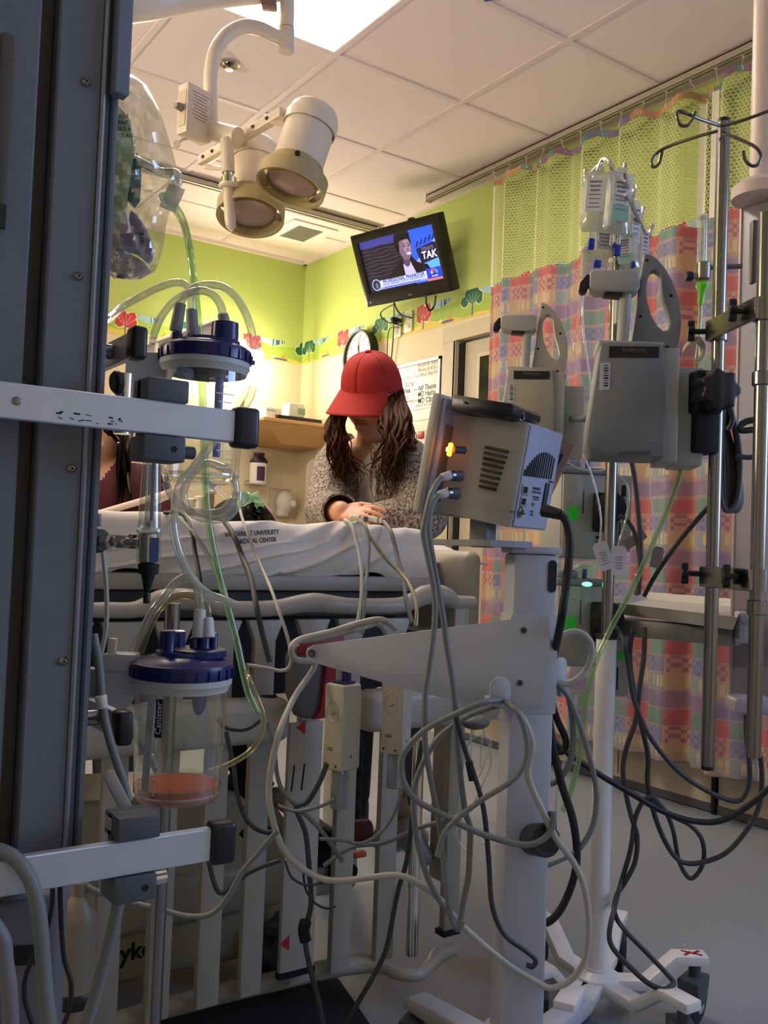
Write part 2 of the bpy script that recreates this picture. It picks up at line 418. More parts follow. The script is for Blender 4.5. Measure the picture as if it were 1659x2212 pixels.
painted('wallpaper_border', lambda s, t: (XL+(XR-XL)*s, YB-0.002, ZB0+(ZB1-ZB0)*t), nu, nv, im, M_PRINT, label='printed tree wallpaper frieze running along the green back wall', cat='wallpaper border')
im, nu, nv = paint_border(YB-0.3, 0.06-(YB-4.83) % 0.82 + 0.82)
painted('wallpaper_border', lambda s, t: (XR-0.002, YB-(YB-0.3)*s, ZB0+(ZB1-ZB0)*t), nu, nv, im, M_PRINT, label='printed tree wallpaper frieze below the television, running behind the curtain', cat='wallpaper border')

# sliding door behind the curtain
b = B()
b.box(0.13, 0.105, DZ, c=(XR+0.045, DY1+0.052, DZ/2)); b.box(0.13, DY1-DY0+0.21, 0.08, c=(XR+0.044, (DY0+DY1)/2, DZ+0.041)); b.box(0.13, 0.1, DZ, c=(XR+0.045, DY0-0.05, DZ/2))
b.box(0.02, 0.012, DZ, c=(XR-0.01, DY1+0.008, DZ/2))
struct('trim_1', b, M_TRIM)
M_DGLASS = mat('door_dark_glass', '#15171a', 0.08, coat=0.5)
def leaf(y0, y1, x, win, nm):
    b = B(); ym = (y0+y1)/2
    b.box(0.04, y1-y0, 1.99, c=(x, ym, 0.998), bev=0.003, seg=1)
    d = struct(nm, b, M_DOOR)
    for (a, c, z0, z1) in win:
        g = B(); g.box(0.006, c-a, z1-z0, c=(x-0.021, (a+c)/2, (z0+z1)/2)); struct('pane', g, M_DGLASS, d)
        f = B()
        for (q0, q1, w0, w1) in ((a-0.02, c+0.02, z1, z1+0.02), (a-0.02, c+0.02, z0-0.02, z0), (a-0.02, a, z0, z1), (c, c+0.02, z0, z1)):
            f.box(0.012, q1-q0, w1-w0, c=(x-0.022, (q0+q1)/2, (w0+w1)/2))
        struct('window_frame', f, M_TRIM, d)
    for yy in [y0+0.45, y0+0.9]:
        if yy < y1-0.1:
            s = B(); s.box(0.004, 0.004, 0.9, c=(x-0.0205, yy, 0.5)); struct('panel_joint', s, mat('joint_taupe', '#6e6655', 0.8), d)  # thin taupe line marking each joint between the door panels
    k = B(); k.box(0.006, y1-y0, 0.03, c=(x-0.02, ym, 0.02)); struct('bottom_seal', k, DGREY, d)
    return d
leaf(2.135, 3.66, XR+0.03, [(2.35, 3.535, 1.0, 1.9)], 'door_1')
leaf(0.92, 2.115, XR+0.03, [(1.0, 2.0, 1.0, 1.9)], 'door_2')
b = B(); b.box(0.03, 0.016, 1.99, c=(XR+0.01, 2.125, 0.998)); b.box(0.05, 0.045, 1.99, c=(XR+0.03, 3.683, 0.998)); struct('door_gap_seal', b, MATTE)
for nm, x0, x1, y0, y1 in (('baseboard_back', XL, XR, YB-0.015, YB), ('baseboard_left', XL, XL+0.015, YF, YB), ('baseboard_right', XR-0.015, XR, DY1+0.105, YB)):
    b = B(); b.box(x1-x0, y1-y0, 0.1, c=((x0+x1)/2, (y0+y1)/2, 0.05)); struct(nm, b, mat('cove_base', '#8f877a', 0.6))

# ---------------------------------------------------------------- ceiling fittings
lx0, lx1, ly0, ly1 = LIGHT
t = thing('ceiling_light', 'bright square troffer light panel set in the ceiling grid', 'ceiling light', ((lx0+lx1)/2, (ly0+ly1)/2, ZC))
b = B(); b.box(lx1-lx0-0.03, ly1-ly0-0.03, 0.01, c=((lx0+lx1)/2, (ly0+ly1)/2, ZC+0.012)); obj('diffuser', b, mat('lit_diffuser', '#ffffff', 0.5, emis=(1, 0.88, 0.78), es=PANEL_E), t)
b = B()
for (xa, xb, ya, yb) in ((lx0, lx0+0.015, ly0, ly1), (lx1-0.015, lx1, ly0, ly1), (lx0, lx1, ly0, ly0+0.015), (lx0, lx1, ly1-0.015, ly1)):
    b.box(xb-xa, yb-ya, 0.02, c=((xa+xb)/2, (ya+yb)/2, ZC+0.008))
obj('frame', b, M_TBAR, t)

t = thing('sprinkler', 'small chrome recessed sprinkler head in the ceiling behind the lamp arm', 'sprinkler', (1.473, 3.303, ZC))
b = B(); b.lathe([(0.042, ZC+0.004), (0.042, ZC-0.006), (0.034, ZC-0.009), (0.03, ZC-0.004), (0.02, ZC+0.002)], T(1.473, 3.303, 0), 24); obj('escutcheon', b, CHROME, t)
b = B(); b.lathe([(0.006, ZC+0.01), (0.007, ZC-0.018), (0.018, ZC-0.022), (0.017, ZC-0.025), (0.004, ZC-0.026)], T(1.473, 3.303, 0), 12); obj('nozzle', b, STEEL, t)

t = thing('air_vent', 'grey perforated air vent in the ceiling near the back corner', 'vent', (2.665, 4.83, ZC))
b = B(); b.box(0.30, 0.36, 0.008, c=(2.665, 4.83, ZC-0.003), bev=0.002, seg=1); obj('frame', b, M_TILE, t)
b = B(); b.box(0.165, 0.235, 0.006, c=(2.665, 4.83, ZC-0.006)); obj('grille', b, mat('vent_grey', '#8a877c', 0.6), t)
for i in range(11):
    b = B(); b.box(0.155, 0.006, 0.004, M=T(2.665, 4.83-0.105+i*0.021, ZC-0.010) @ RX(30)); obj('louvre', b, mat('vent_slat', '#a09d92', 0.5), t)
# ================================================================ CURTAIN
def track(name, label, p0, p1, w=0.035):
    t = thing(name, label, 'curtain track', p0)
    p0, p1 = V(p0), V(p1); d = (p1-p0); L_ = d.length; d.normalize(); s = d.cross(ZU)
    M = fr((p0+p1)/2, d, s, ZU)
    b = B(); b.box(L_, w, 0.006, M, c=(0, 0, 0.014)); b.box(L_, 0.005, 0.032, M, c=(0, w/2-0.0025, 0)); b.box(L_, 0.005, 0.032, M, c=(0, -w/2+0.0025, 0))
    b.box(L_, w*0.36, 0.004, M, c=(0, w*0.32, -0.015)); b.box(L_, w*0.36, 0.004, M, c=(0, -w*0.32, -0.015)); obj('channel', b, mat('track_metal', '#b7ada0', 0.4, 0.3), t)
    b = B(); b.box(L_, w*0.6, 0.003, M, c=(0, 0, -0.004)); obj('slot', b, MATTE, t)
    for e in (-1, 1): b = B(); b.box(0.012, w+0.006, 0.04, M, c=(e*L_/2, 0, 0)); obj('end_cap', b, M_TBAR, t)
    return t
CXC = 2.885
track('curtain_track', 'white metal ceiling track carrying the patterned privacy curtain', (CXC, 3.87, ZC-0.022), (CXC, 0.95, ZC-0.022))
track('curtain_track', 'empty ceiling track crossing the room behind the exam lamp', (0.2, 4.455, ZC-0.022), (2.95, 4.455, ZC-0.022), 0.05)

CY0, CY1 = 3.372, 1.30      # curtain from its left edge (far) towards the camera side
def cwave(y, z):
    s = CY0-y
    a = 0.030*math.sin(2*math.pi*s/0.235+0.5)+0.012*math.sin(2*math.pi*s/0.097+1.0+0.2*z)+0.008*math.sin(s*9+z*1.1)
    a *= 0.75+0.25*(2.7-z)/2.5
    g = math.exp(-((s-1.145)/0.035)**2)*0.085      # deep dark fold
    return CXC + a + g
def ctop(y):
    s = (CY0-y) % 0.225; return 2.700-0.030*math.sin(math.pi*s/0.225)**1.0
curt = thing('privacy_curtain', 'multicoloured patchwork privacy curtain with hexagon mesh top hanging from the ceiling track', 'curtain', (CXC, (CY0+CY1)/2, 0.17))
Zm, Zb = 2.200, 0.172
# printed cloth
nu, nv = 330, 340
u = (np.arange(nu)+0.5)/nu*(CY0-CY1); zz = Zb+(np.arange(nv)+0.5)/nv*(Zm-Zb)
U, W = np.meshgrid(u, zz)
img = np.zeros((nv, nu, 3), np.float32)
cw, rh = 0.092, 0.066
ci = np.floor(U/cw).astype(int); ri = np.floor((W+0.02)/rh).astype(int)
fu = U/cw-ci; fw = (W+0.02)/rh-ri
warm = ['#cf8f5c', '#b8746a', '#c9a65f', '#a56f86']; cool = ['#6a7fa3', '#6f9183', '#8b7aa2', '#7f9fae']
colsets = {0: ('#cf966e', '#bf7668', '#ab8398', '#c2a270'), 1: ('#7688b0', '#6f8f84', '#9680a4', '#869aa0'), 2: ('#c08a74', '#ab6c6e', '#957ea2', '#b39a74'), 3: ('#74809e', '#708388', '#80789a', '#7d9092')}
for c4 in range(4):
    for k in range(4):
        m_ = (ci % 4 == c4) & (ri % 4 == k); img[m_] = L3(colsets[c4][k])
red, grn = L3('#bd564e'), L3('#5c8878')
arch = (ri % 4 == 1) & (((fu-0.5)/0.48)**2+((fw)/0.95)**2 < 1)
img[arch & (ci % 2 == 0)] = red; img[arch & (ci % 2 == 1)] = grn
chk = (ri % 4 == 0) & (((np.floor(fu*6)+np.floor(fw*4)) % 2) == 0) & (fu > 0.1) & (fu < 0.9)
img[chk & (ci % 2 == 0)] = L3('#93656f'); img[chk & (ci % 2 == 1)] = L3('#656c8c')
lf = (ri % 4 == 2) & (((fu-0.1)/0.85)**2+((fw-0.05)/0.9)**2 < 1); img[lf] = img[lf]*0.78
strp = (ri % 4 == 3) & (((np.floor(fu*9)) % 2) == 0) & (fu > 0.45) & (fw > 0.2) & (fw < 0.8); img[strp] = L3('#c8b487')
band = (fw > 0.86); img[band] = img[band]*0.55+L3('#c49a7c')*0.45
img = img*0.74+L3('#9a8690')*0.26
hem = W < Zb+0.035; img[hem] = img[hem]*0.8+0.03
def cfn(s, t):
    y = CY0+(CY1-CY0)*s; z = Zb+(Zm-Zb)*t; return (cwave(y, z), y, z)
M_CLOTH = mat('curtain_cloth', '#ffffff', 0.85, attr='print', var=0.05, scale=120, bump=0.1, bscale=400)
o = painted('printed_cloth', cfn, nu, nv, img, M_CLOTH, curt, ang=None)
for p in o.data.polygons: p.use_smooth = True
md = o.modifiers.new('thickness', 'SOLIDIFY'); md.thickness = 0.0015
# hexagon net, real openings
def hexnet(y0, y1, z0, ztop, a, wdt):
    b = B(); dx = a*math.sqrt(3); row = 0; z = z0
    done = set()
    def Pn(y, z): return V((cwave(y, z), y, z))
    while z < 2.70:
        off = dx/2 if row % 2 else 0
        y = y0-off
        while y > y1:
            pts = [(y+a*math.sin(math.radians(60*k)), z+a*math.cos(math.radians(60*k))) for k in range(6)]
            for k in range(3):
                q0, q1 = pts[k], pts[k+1]
                if max(q0[1], q1[1]) > ztop(min(max(q0[0], y1), y0)): continue
                if max(q0[0], q1[0]) > y0 or min(q0[0], q1[0]) < y1: continue
                A, C = Pn(*q0), Pn(*q1); d = (C-A).normalized(); n = d.cross(V((1, 0, 0)))
                if n.length < 1e-4: continue
                n = n.normalized()*wdt
                b.add([A-n, C-n, C+n, A+n], [(0, 1, 2, 3)])
            y -= dx
        z += 1.5*a; row += 1
    return b
M_NET = mat('mesh_net_thread', '#dfe0ae', 0.8)
o = obj('hexagon_net', hexnet(CY0, CY1, Zm, ctop, 0.0088, 0.0011), M_NET, curt, kind='stuff', recalc=False)
# header band, edge tapes, seam, hooks
nh = 200
def hfn(s, t):
    y = CY0+(CY1-CY0)*s; z = ctop(y)+0.028*t; return (cwave(y, 2.7)-0.001, y, z)
hi = np.zeros((2, nh, 3), np.float32); hc = ['#b5866a', '#7a6f95', '#5f7f93', '#8b6a86', '#6a8a80', '#c29a70']
for i in range(nh): hi[:, i] = L3(hc[(i//7*5+i//13) % 6])
painted('header_band', hfn, nh, 2, hi, M_CLOTH, curt)
def vtape(y, z0, z1, wd, nm, m, off=-0.003):
    bb = B(); bb.grid(lambda s, t: (cwave(y-wd*(s-0.5), z0+(z1-z0)*t)+off, y-wd*(s-0.5), z0+(z1-z0)*t), 2, 30); obj(nm, bb, m, curt, recalc=False)
M_TAPE = mat('white_tape', '#e6e4cf', 0.8)
vtape(CY0-0.006, Zm, 2.69, 0.012, 'edge_tape', M_TAPE); vtape(2.22, Zm, 2.68, 0.03, 'seam_tape', M_TAPE); vtape(2.13, Zm, 2.68, 0.03, 'seam_tape', M_TAPE)
vtape(2.10, Zb, Zm, 0.028, 'printed_seam', mat('seam_cloth', '#a5747c', 0.85, var=0.5, scale=26), -0.004)
i = 0; y = CY0-0.02
while y > CY1:
    bb = B(); z = ctop(y)+0.012; x = cwave(y, 2.7)
    bb.tube([(CXC, y, ZC-0.03), (CXC, y, ZC-0.05), (x, y+0.004, z+0.014), (x, y-0.004, z), (x, y, z-0.004)], 0.0016, 6, 4); bb.box(0.012, 0.008, 0.016, c=(CXC, y, ZC-0.034)); obj('hook', bb, M_TBAR, curt)
    y -= 0.1125
b = B(); b.lathe([(0.0001, 0), (0.007, 0.0), (0.008, 0.003), (0.004, 0.005), (0.0001, 0.005)], fr((cwave(2.43, 1.1)-0.004, 2.43, 1.12), (0, 1, 0), (0, 0, 1), (-1, 0, 0)), 14, cap=False); obj('snap_button', b, CHROME, curt)
b = B(); b.lathe([(0.0001, 0), (0.007, 0.0), (0.008, 0.003), (0.004, 0.005), (0.0001, 0.005)], fr((cwave(2.43, 0.8)-0.004, 2.43, 0.86), (0, 1, 0), (0, 0, 1), (-1, 0, 0)), 14, cap=False); obj('snap_button', b, CHROME, curt)
# ================================================================ THINGS ON THE WALLS
# ---- television
tc_, yw, tl, rl = V((2.75, 3.904, 2.412)), 0.175, 0.415, -0.023
tn = V((-math.cos(yw)*math.cos(tl), -math.sin(yw)*math.cos(tl), -math.sin(tl))); tr_ = V((math.sin(yw), -math.cos(yw), 0)); tu = tn.cross(tr_)
tr_, tu = tr_*math.cos(rl)+tu*math.sin(rl), -tr_*math.sin(rl)+tu*math.cos(rl)
TVM = fr(tc_, tr_, -tn, tu)
tv = thing('television', 'black flat television tilted down from the green wall, showing a talk show', 'television', (2.97, 3.95, 2.40))
TW, TH = 0.618, 0.383
b = B(); b.prism(rrect(TW, TH, 0.008), 0.05, TVM @ T(0, 0.025, 0), 0.004); obj('housing', b, BLACK, tv)
b = B(); b.box(0.36, 0.04, 0.24, TVM @ T(0, 0.065, 0), 0.012); obj('back_cover', b, BLACK, tv)
bz = B(); bz.prism(rrect(TW, TH, 0.008), 0.010, TVM @ T(0, -0.005, 0), 0.002, holes=[[(x, z+0.012) for x, z in rrect(TW-0.095, TH-0.115, 0.002)]]); obj('bezel', bz, mat('gloss_black', '#0b0c0e', 0.25), tv)
b = B(); b.lathe([(0.02, 0), (0.02, 0.02)], TVM @ T(0.13, -0.006, TH/2-0.008) @ RX(-90), 16); obj('sensor_bump', b, BLACK, tv)
b = B(); b.cyl(TVM @ V((0, 0.08, 0)), (2.96, 3.97, 2.42), 0.022); b.box(0.03, 0.16, 0.18, c=(2.972, 3.97, 2.42), bev=0.004); obj('wall_bracket', b, BLACK, tv)
SW, SH = TW-0.093, TH-0.113
nu, nv = 236, 122
U, W = np.meshgrid((np.arange(nu)+0.5)/nu, (np.arange(nv)+0.5)/nv)
im = np.zeros((nv, nu, 3), np.float32); im[:] = L3('#1a1826')
for k in range(9):
    yy = 0.30+0.07*k; im[np.abs(W-yy-0.012*np.sin(U*22+k)) < 0.006] = L3('#3a3848')
im[(W > 0.86) & (U < 0.5)] = L3('#34368a')
bl = U > 0.665+0.03*(W-0.5); im[bl] = L3('#2452f0')
im[bl & (np.hypot((U-0.98)/0.16, (W-0.30)/0.22) < 1)] = L3('#4f9cff'); im[bl & (np.abs(W-0.42-(U-0.8)*1.2) < 0.10)] = L3('#8f9cf5')
poly_fill(im, U, W, [(0.30, 0.18), (0.36, 0.34), (0.45, 0.42), (0.50, 0.52), (0.66, 0.52), (0.72, 0.40), (0.84, 0.32), (0.88, 0.18)], L3('#0d0b16'))
poly_fill(im, U, W, [(0.53, 0.18), (0.53, 0.40), (0.57, 0.46), (0.63, 0.44), (0.68, 0.18)], L3('#a9a7ea'))
im[np.hypot((U-0.585)/0.045, (W-0.47)/0.12) < 1] = L3('#4a3a55')
im[np.hypot((U-0.585)/0.105, (W-0.80)/0.17) < 1] = L3('#0b0a10')
im[np.hypot((U-0.60)/0.082, (W-0.69)/0.21) < 1] = L3('#6a5570')
im[np.hypot((U-0.625)/0.05, (W-0.72)/0.14) < 1] = L3('#857088')
im[(np.hypot((U-0.50)/0.03, (W-0.80)/0.16) < 1) | ((W > 0.84+0.12*(U-0.5)) & (np.abs(U-0.585) < 0.10) & (W < 0.97))] = L3('#0b0a10')
for ex in (0.592, 0.655): im[np.hypot((U-ex)/0.016, (W-0.735)/0.012) < 1] = L3('#241a28'); im[np.hypot((U-ex)/0.022, (W-0.775)/0.008) < 1] = L3('#1a1018')
im[np.hypot((U-0.635)/0.03, (W-0.585)/0.022) < 1] = L3('#d6c6da'); im[np.hypot((U-0.632)/0.010, (W-0.655)/0.03) < 1] = L3('#5a4560')
poly_fill(im, U, W, [(0.77, 0.34), (0.73, 0.63), (0.97, 0.70), (1.0, 0.66), (1.0, 0.40)], L3('#15183c'))
for k in range(5): poly_fill(im, U, W, [(0.73+k*0.055, 0.66+k*0.02), (0.75+k*0.055, 0.66+k*0.02), (0.79+k*0.055, 0.76+k*0.02), (0.77+k*0.055, 0.76+k*0.02)], L3('#10122a'))
im[(W < 0.205) & (W > 0.045) & (U > 0.17) & (U < 0.80)] = L3('#b6c6ff')
im[(W <= 0.075) & (W > 0.03) & (U > 0.10) & (U < 0.80)] = L3('#7f8de8')
im[(W < 0.24) & (U > 0.80)] = L3('#1638d8'); im[(W < 0.05) & (U > 0.80)] = L3('#c06a6a')
im[np.hypot((U-0.11)/0.062, (W-0.135)/0.115) < 1] = L3('#8e97c8'); im[np.hypot((U-0.11)/0.050, (W-0.135)/0.092) < 1] = L3('#15203c')
im[np.hypot((U-0.115)/0.02, (W-0.12)/0.06) < 1] = L3('#4f5f80')
for k, c in enumerate(['#f0b63a', '#e8602c', '#d8343c', '#7a4fc0', '#2f6ae0', '#3aa84a']):
    a = math.radians(170-k*32); im[np.hypot((U-0.90-0.032*math.cos(a))/0.014, (W-0.15-0.05*math.sin(a))/0.028) < 1] = L3(c)
M_SCR = mat('lit_screen', '#ffffff', 0.2, attr='print', emis='attr', es=1.0, var=0.0)
SCM = TVM @ T(0, -0.0035, 0.012)
scr = painted('screen', lambda s, t: SCM @ V(((s-0.5)*SW, 0, (t-0.5)*SH)), nu, nv, im, M_SCR, tv)
def stext(s, size, uu, ww, m, sx=1.0, bold=0.0003, sh=0.0):
    text(s, size, TF(SCM @ V(((uu-0.5)*SW, -0.0008, (ww-0.5)*SH)), tr_, tn), m, scr, 'caption', 0.0002, bold, sx, shear=sh)
E_NAVY = mat('lit_navy_text', '#101c78', 0.5, emis='#101c78', es=0.5); E_WHT = mat('lit_white_text', '#ffffff', 0.5, emis='#c8c4ff', es=0.8); E_GREY = mat('lit_grey_text', '#5a67c8', 0.5, emis='#5a67c8', es=0.6)
stext('PROFESSIONAL PRANKSTER', 0.026, 0.49, 0.165, E_NAVY, 0.92, 0.0006)
stext("MICHAEL CARBONARO TALKS 'THE CARBONARO EFFECT'", 0.0135, 0.49, 0.108, E_GREY, 0.85)
stext('BREAKING NEWS   THE LATEST HEADLINES FROM ACROSS THE COUNTRY', 0.010, 0.46, 0.058, E_NAVY, 0.78, 0)
stext("TODAY'S", 0.022, 0.875, 0.60, mat('lit_tan_text', '#8a7f96', 0.5, emis='#8a7f96', es=0.5), 0.9, 0.0003, 0.1)
stext('TAK', 0.052, 0.885, 0.48, E_WHT, 1.0, 0.001, 0.1)
stext('NBC NEWS', 0.008, 0.90, 0.085, E_WHT)
text('RCA', 0.012, TF(TVM @ V((0.02, -0.0105, -TH/2+0.022)), tr_, tn), mat('logo_silver', '#9a9a98', 0.4), tv, 'logo')
b = B(); b.box(0.004, 0.002, 0.004, TVM @ T(-TW/2+0.035, -0.011, -TH/2+0.022)); obj('power_led', b, mat('blue_led', '#dfe6ff', 0.3, emis='#cfdcff', es=3), tv)

def cable(name, label, pts, r, m, cat='cable', group=None, n=8, k=6, parent=None):
    b = B(); b.tube(pts, r, n, k); return obj(name, b, m, parent, label, cat, group, ang=60)
RUB = mat('black_rubber', '#0d0d0f', 0.5)
RUBG = mat('grey_cable_jacket', '#747774', 0.5); RUBL = mat('light_cable_jacket', '#aeada2', 0.45); RUBD = mat('dark_grey_cable', '#33363a', 0.5)
# outlets + plugs under the television
for (px, py, lab) in ((882, 695, 'white double wall outlet with two black plugs under the television'), (858, 707, 'white wall outlet left of the double outlet, under the television')):
    c = PX(px, py, 2.983); t = thing('wall_outlet', lab, 'outlet', (2.989, c.y, c.z))
    b = B(); b.box(0.008, 0.075, 0.118, c=(2.985, c.y, c.z), bev=0.002); obj('face_plate', b, mat('ivory_plastic', '#e2dcbc', 0.35), t)
    for dz in (-0.024, 0.024): b = B(); b.lathe([(0.015, 0), (0.015, 0.003)], fr((2.981, c.y, c.z+dz), (0, 1, 0), (0, 0, 1), (-1, 0, 0)), 14); obj('socket', b, WHITE, t)
def q(px, py, X): return PX(px, py, X)
cable('power_cable', 'black power cord looping left below the television to the outlet', [q(852, 657, 2.86), q(830, 668, 2.9), q(822, 680, 2.93), q(835, 695, 2.96), q(862, 702, 2.96), q(868, 703, 2.965)], 0.004, RUB, 'cord')
cable('power_cable', 'black cord curving from the television into the double outlet', [q(852, 655, 2.86), q(857, 668, 2.92), q(868, 681, 2.95), q(886, 686, 2.965), q(890, 686, 2.972)], 0.004, RUB, 'cord')
cable('power_cable', 'black cord hooked in a loop under the right corner of the television', [q(920, 640, 2.82), q(921, 655, 2.9), q(928, 671, 2.93), q(938, 660, 2.93), q(941, 640, 2.85)], 0.0055, RUB, 'cord')
cable('power_cable', 'long black cord hanging straight down from the television past the clock', [q(851, 650, 2.86), q(851, 680, 2.96), q(850, 720, 2.97), q(845, 775, 2.975), q(840, 800, 2.975), q(835, 860, 2.975), q(833, 960, 2.975)], 0.0032, RUB, 'cord')
cable('power_cable', 'thin black cord from the lower plug hanging behind the red cap', [q(862, 708, 2.97), q(845, 708, 2.965), q(838, 725, 2.97), q(836, 780, 2.975), q(834, 850, 2.975), q(832, 950, 2.975)], 0.0028, RUB, 'cord')
t = thing('adapter_plug', 'round black adapter plug in the outlet beneath the television', 'plug', q(853, 692, 2.965))
b = B(); b.box(0.05, 0.035, 0.035, T(*q(853, 692, 2.955)), 0.012, 3); obj('body', b, RUB, t); b = B(); b.box(0.02, 0.02, 0.02, T(*q(863, 693, 2.965)), 0.004); obj('collar', b, RUB, t)

# ---- clock
cc = V((2.985, 4.585, 2.055)); RCK = 0.155
t = thing('wall_clock', 'round wall clock with white face and thick black rim behind the red cap', 'clock', cc)
CM = fr(cc, (0, -1, 0), (0, 0, 1), (-1, 0, 0))
b = B(); b.lathe([(RCK, 0), (RCK, 0.045), (RCK-0.004, 0.052), (RCK-0.014, 0.05), (RCK-0.014, 0.0)], CM, 48); obj('rim', b, BLACK, t)
b = B(); b.lathe([(RCK-0.013, 0.02), (RCK-0.013, 0.032)], CM, 48); face = obj('face', b, mat('clock_face', '#f4f1e6', 0.5), t)
for h in range(1, 13):
    a = math.radians(90-30*h); text(str(h), 0.034, CM @ T(0.113*math.cos(a), 0.113*math.sin(a), 0.0325), INK, face, 'numeral')
for a, ln, wd in ((100, 0.075, 0.007), (95, 0.11, 0.005)):
    b = B(); b.box(ln, wd, 0.001, CM @ T(0, 0, 0.036) @ RZ(a) @ T(ln/2-0.01, 0, 0)); obj('hand', b, INK, t)

# ---- whiteboard
y0, y1, z0, z1 = 3.823, 4.46, 1.02, 1.945
t = thing('whiteboard', 'white dry-erase care board with handwriting hung beside the door', 'whiteboard', (2.985, (y0+y1)/2, z0))
b = B(); b.box(0.012, y1-y0, z1-z0, c=(2.981, (y0+y1)/2, (z0+z1)/2)); brd = obj('panel', b, mat('whiteboard_gloss', '#ece8d8', 0.25), t)
for (a, c_, e, f) in ((y0, y0+0.016, z0, z1), (y1-0.016, y1, z0, z1), (y0, y1, z0, z0+0.016), (y0, y1, z1-0.016, z1)):
    b = B(); b.box(0.02, c_-a, f-e, c=(2.977, (a+c_)/2, (e+f)/2)); obj('frame_rail', b, ALU, t)
def wb(s, px, py, size, m=INK, bold=0.0, sx=1.0, al='LEFT'):
    c = PX(px, py, 2.9745); text(s, size, TF(c, (0, -1, 0), (-1, 0, 0)), m, brd, 'handwriting', 0.0002, bold, sx, al)
M_FAINT = mat('faded_ink', '#8d8a7e', 0.7); M_MARK = mat('marker_ink', '#2d2b2a', 0.7)
wb('Room #  5003', 903, 790, 0.030, M_FAINT); wb('Phone # 615-322-0883', 903, 801, 0.030, M_FAINT)
wb('Sun Mon Tue Wed Thu Fri Sat', 866, 820, 0.030, M_FAINT); wb('June', 876, 832, 0.045, M_MARK); wb('andrea', 858, 848, 0.045, M_MARK, 0.0008); wb('Jess', 868, 859, 0.042, M_MARK); wb('RN', 878, 869, 0.04, M_FAINT)
wb('NP Thurst', 904, 840, 0.042, M_MARK, 0.0004, 0.85); wb('MD Hasha', 903, 853, 0.042, M_MARK, 0.0004, 0.85); wb('MD Clay', 903, 867, 0.042, M_MARK, 0.0004, 0.9)
wb('Nurse', 893, 842, 0.02, M_FAINT); wb('Doctor', 892, 855, 0.02, M_FAINT); wb('Doctor', 891, 868, 0.02, M_FAINT); wb('Comfort for stay', 893, 878, 0.024, M_FAINT)
for zz in (1.79, 1.735, 1.68, 1.62, 1.56):
    b = B(); b.box(0.0008, y1-y0-0.05, 0.0025, c=(2.9747, (y0+y1)/2, zz)); obj('ruled_line', b, M_FAINT, t)
c = PX(909, 940, 2.972); b = B(); b.box(0.008, 0.05, 0.035, c=(2.972, c.y, c.z), bev=0.002); obj('magnet', b, RED, t)
c = PX(857, 795, 2.9745); b = B(); b.box(0.001, 0.04, 0.04, c=(2.9745, c.y, c.z)); obj('red_logo', b, mat('faded_red', '#c9707a', 0.6), t)

# ---- cloud shaped sconce, the bright wall lamp
sc = PY(488, 792, 5.27)
t = thing('wall_sconce', 'glowing cloud-shaped wall lamp behind the upper suction canister', 'wall lamp', (sc.x, 5.33, sc.z))
def cloud(rx, rz, k=1.0):
    return [((rx+0.02*k*math.cos(9*a))*math.cos(a), (rz+0.02*k*math.cos(9*a))*math.sin(a)) for a in [2*math.pi*i/72 for i in range(72)]]
b = B(); b.prism(cloud(0.235, 0.15), 0.012, fr((sc.x, 5.17, sc.z), (1, 0, 0), (0, 1, 0), (0, 0, 1)), 0.003); obj('shade', b, mat('lit_shade', '#fff4dc', 0.5, emis=(1.0, 0.86, 0.64), es=SCONCE_E), t)
b = B(); b.prism(cloud(0.19, 0.11, 0.5), 0.15, fr((sc.x, 5.255, sc.z), (1, 0, 0), (0, 1, 0), (0, 0, 1)), 0.003); obj('wall_box', b, WHITE, t)

# ---- corner shelf with its things
M_WOOD = mat('maple_veneer', '#c89d66', 0.45, var=0.14, scale=14, stretch=(1, 12, 12))
ys_ = 4.90; zt = PY(640, 908, ys_).z; xa = PY(570, 915, ys_).x
shelf = thing('corner_shelf', 'maple wood corner shelf with sloping aprons by the towel dispenser', 'shelf', (2.80, 5.1, zt-0.15))
b = B(); b.box(XR-xa, YB-ys_, 0.022, c=((XR+xa)/2, (YB+ys_)/2, zt-0.011), bev=0.003); obj('top_board', b, M_WOOD, shelf)
b = B(); zz = zt-0.022; zl = zt-0.135
b.add([(xa+0.01, ys_+0.01, zz), (XR, ys_+0.01, zz), (XR, YB, zz), (xa+0.01, YB, zz), (xa+0.19, ys_+0.13, zl), (XR, ys_+0.13, zl), (XR, YB, zl), (xa+0.19, YB, zl)], [(0, 1, 5, 4), (0, 4, 7, 3), (4, 5, 6, 7), (0, 3, 2, 1), (1, 2, 6, 5), (2, 3, 7, 6)]); obj('apron', b, M_WOOD, shelf)
def on_shelf(px, py, y): return PY(px, py, y)
c = PY(582, 900, 4.99); t = thing('glove_box', 'small white carton at the left end of the corner shelf', 'box', (c.x, 4.99, zt))
b = B(); b.box(0.10, 0.13, 0.066, c=(c.x+0.01, 5.02, zt+0.033), bev=0.002); gb = obj('carton', b, mat('white_card', '#eae6dc', 0.7), t)
text('PowerPort', 0.014, TF((c.x-0.005, 4.9545, zt+0.05), (1, 0, 0), (0, -1, 0)), INK, gb); b = B(); b.box(0.03, 0.0006, 0.02, c=(c.x+0.035, 4.9547, zt+0.018)); obj('print_block', b, mat('brown_ink', '#7a5646', 0.7), gb)
c = PY(638, 905, 5.0); t = thing('set_top_box', 'flat black box with a cord on the corner shelf', 'box', (c.x, 5.03, zt))
b = B(); b.box(0.30, 0.18, 0.028, c=(c.x+0.005, 5.03, zt+0.014), bev=0.003); obj('case', b, BLACK, t)
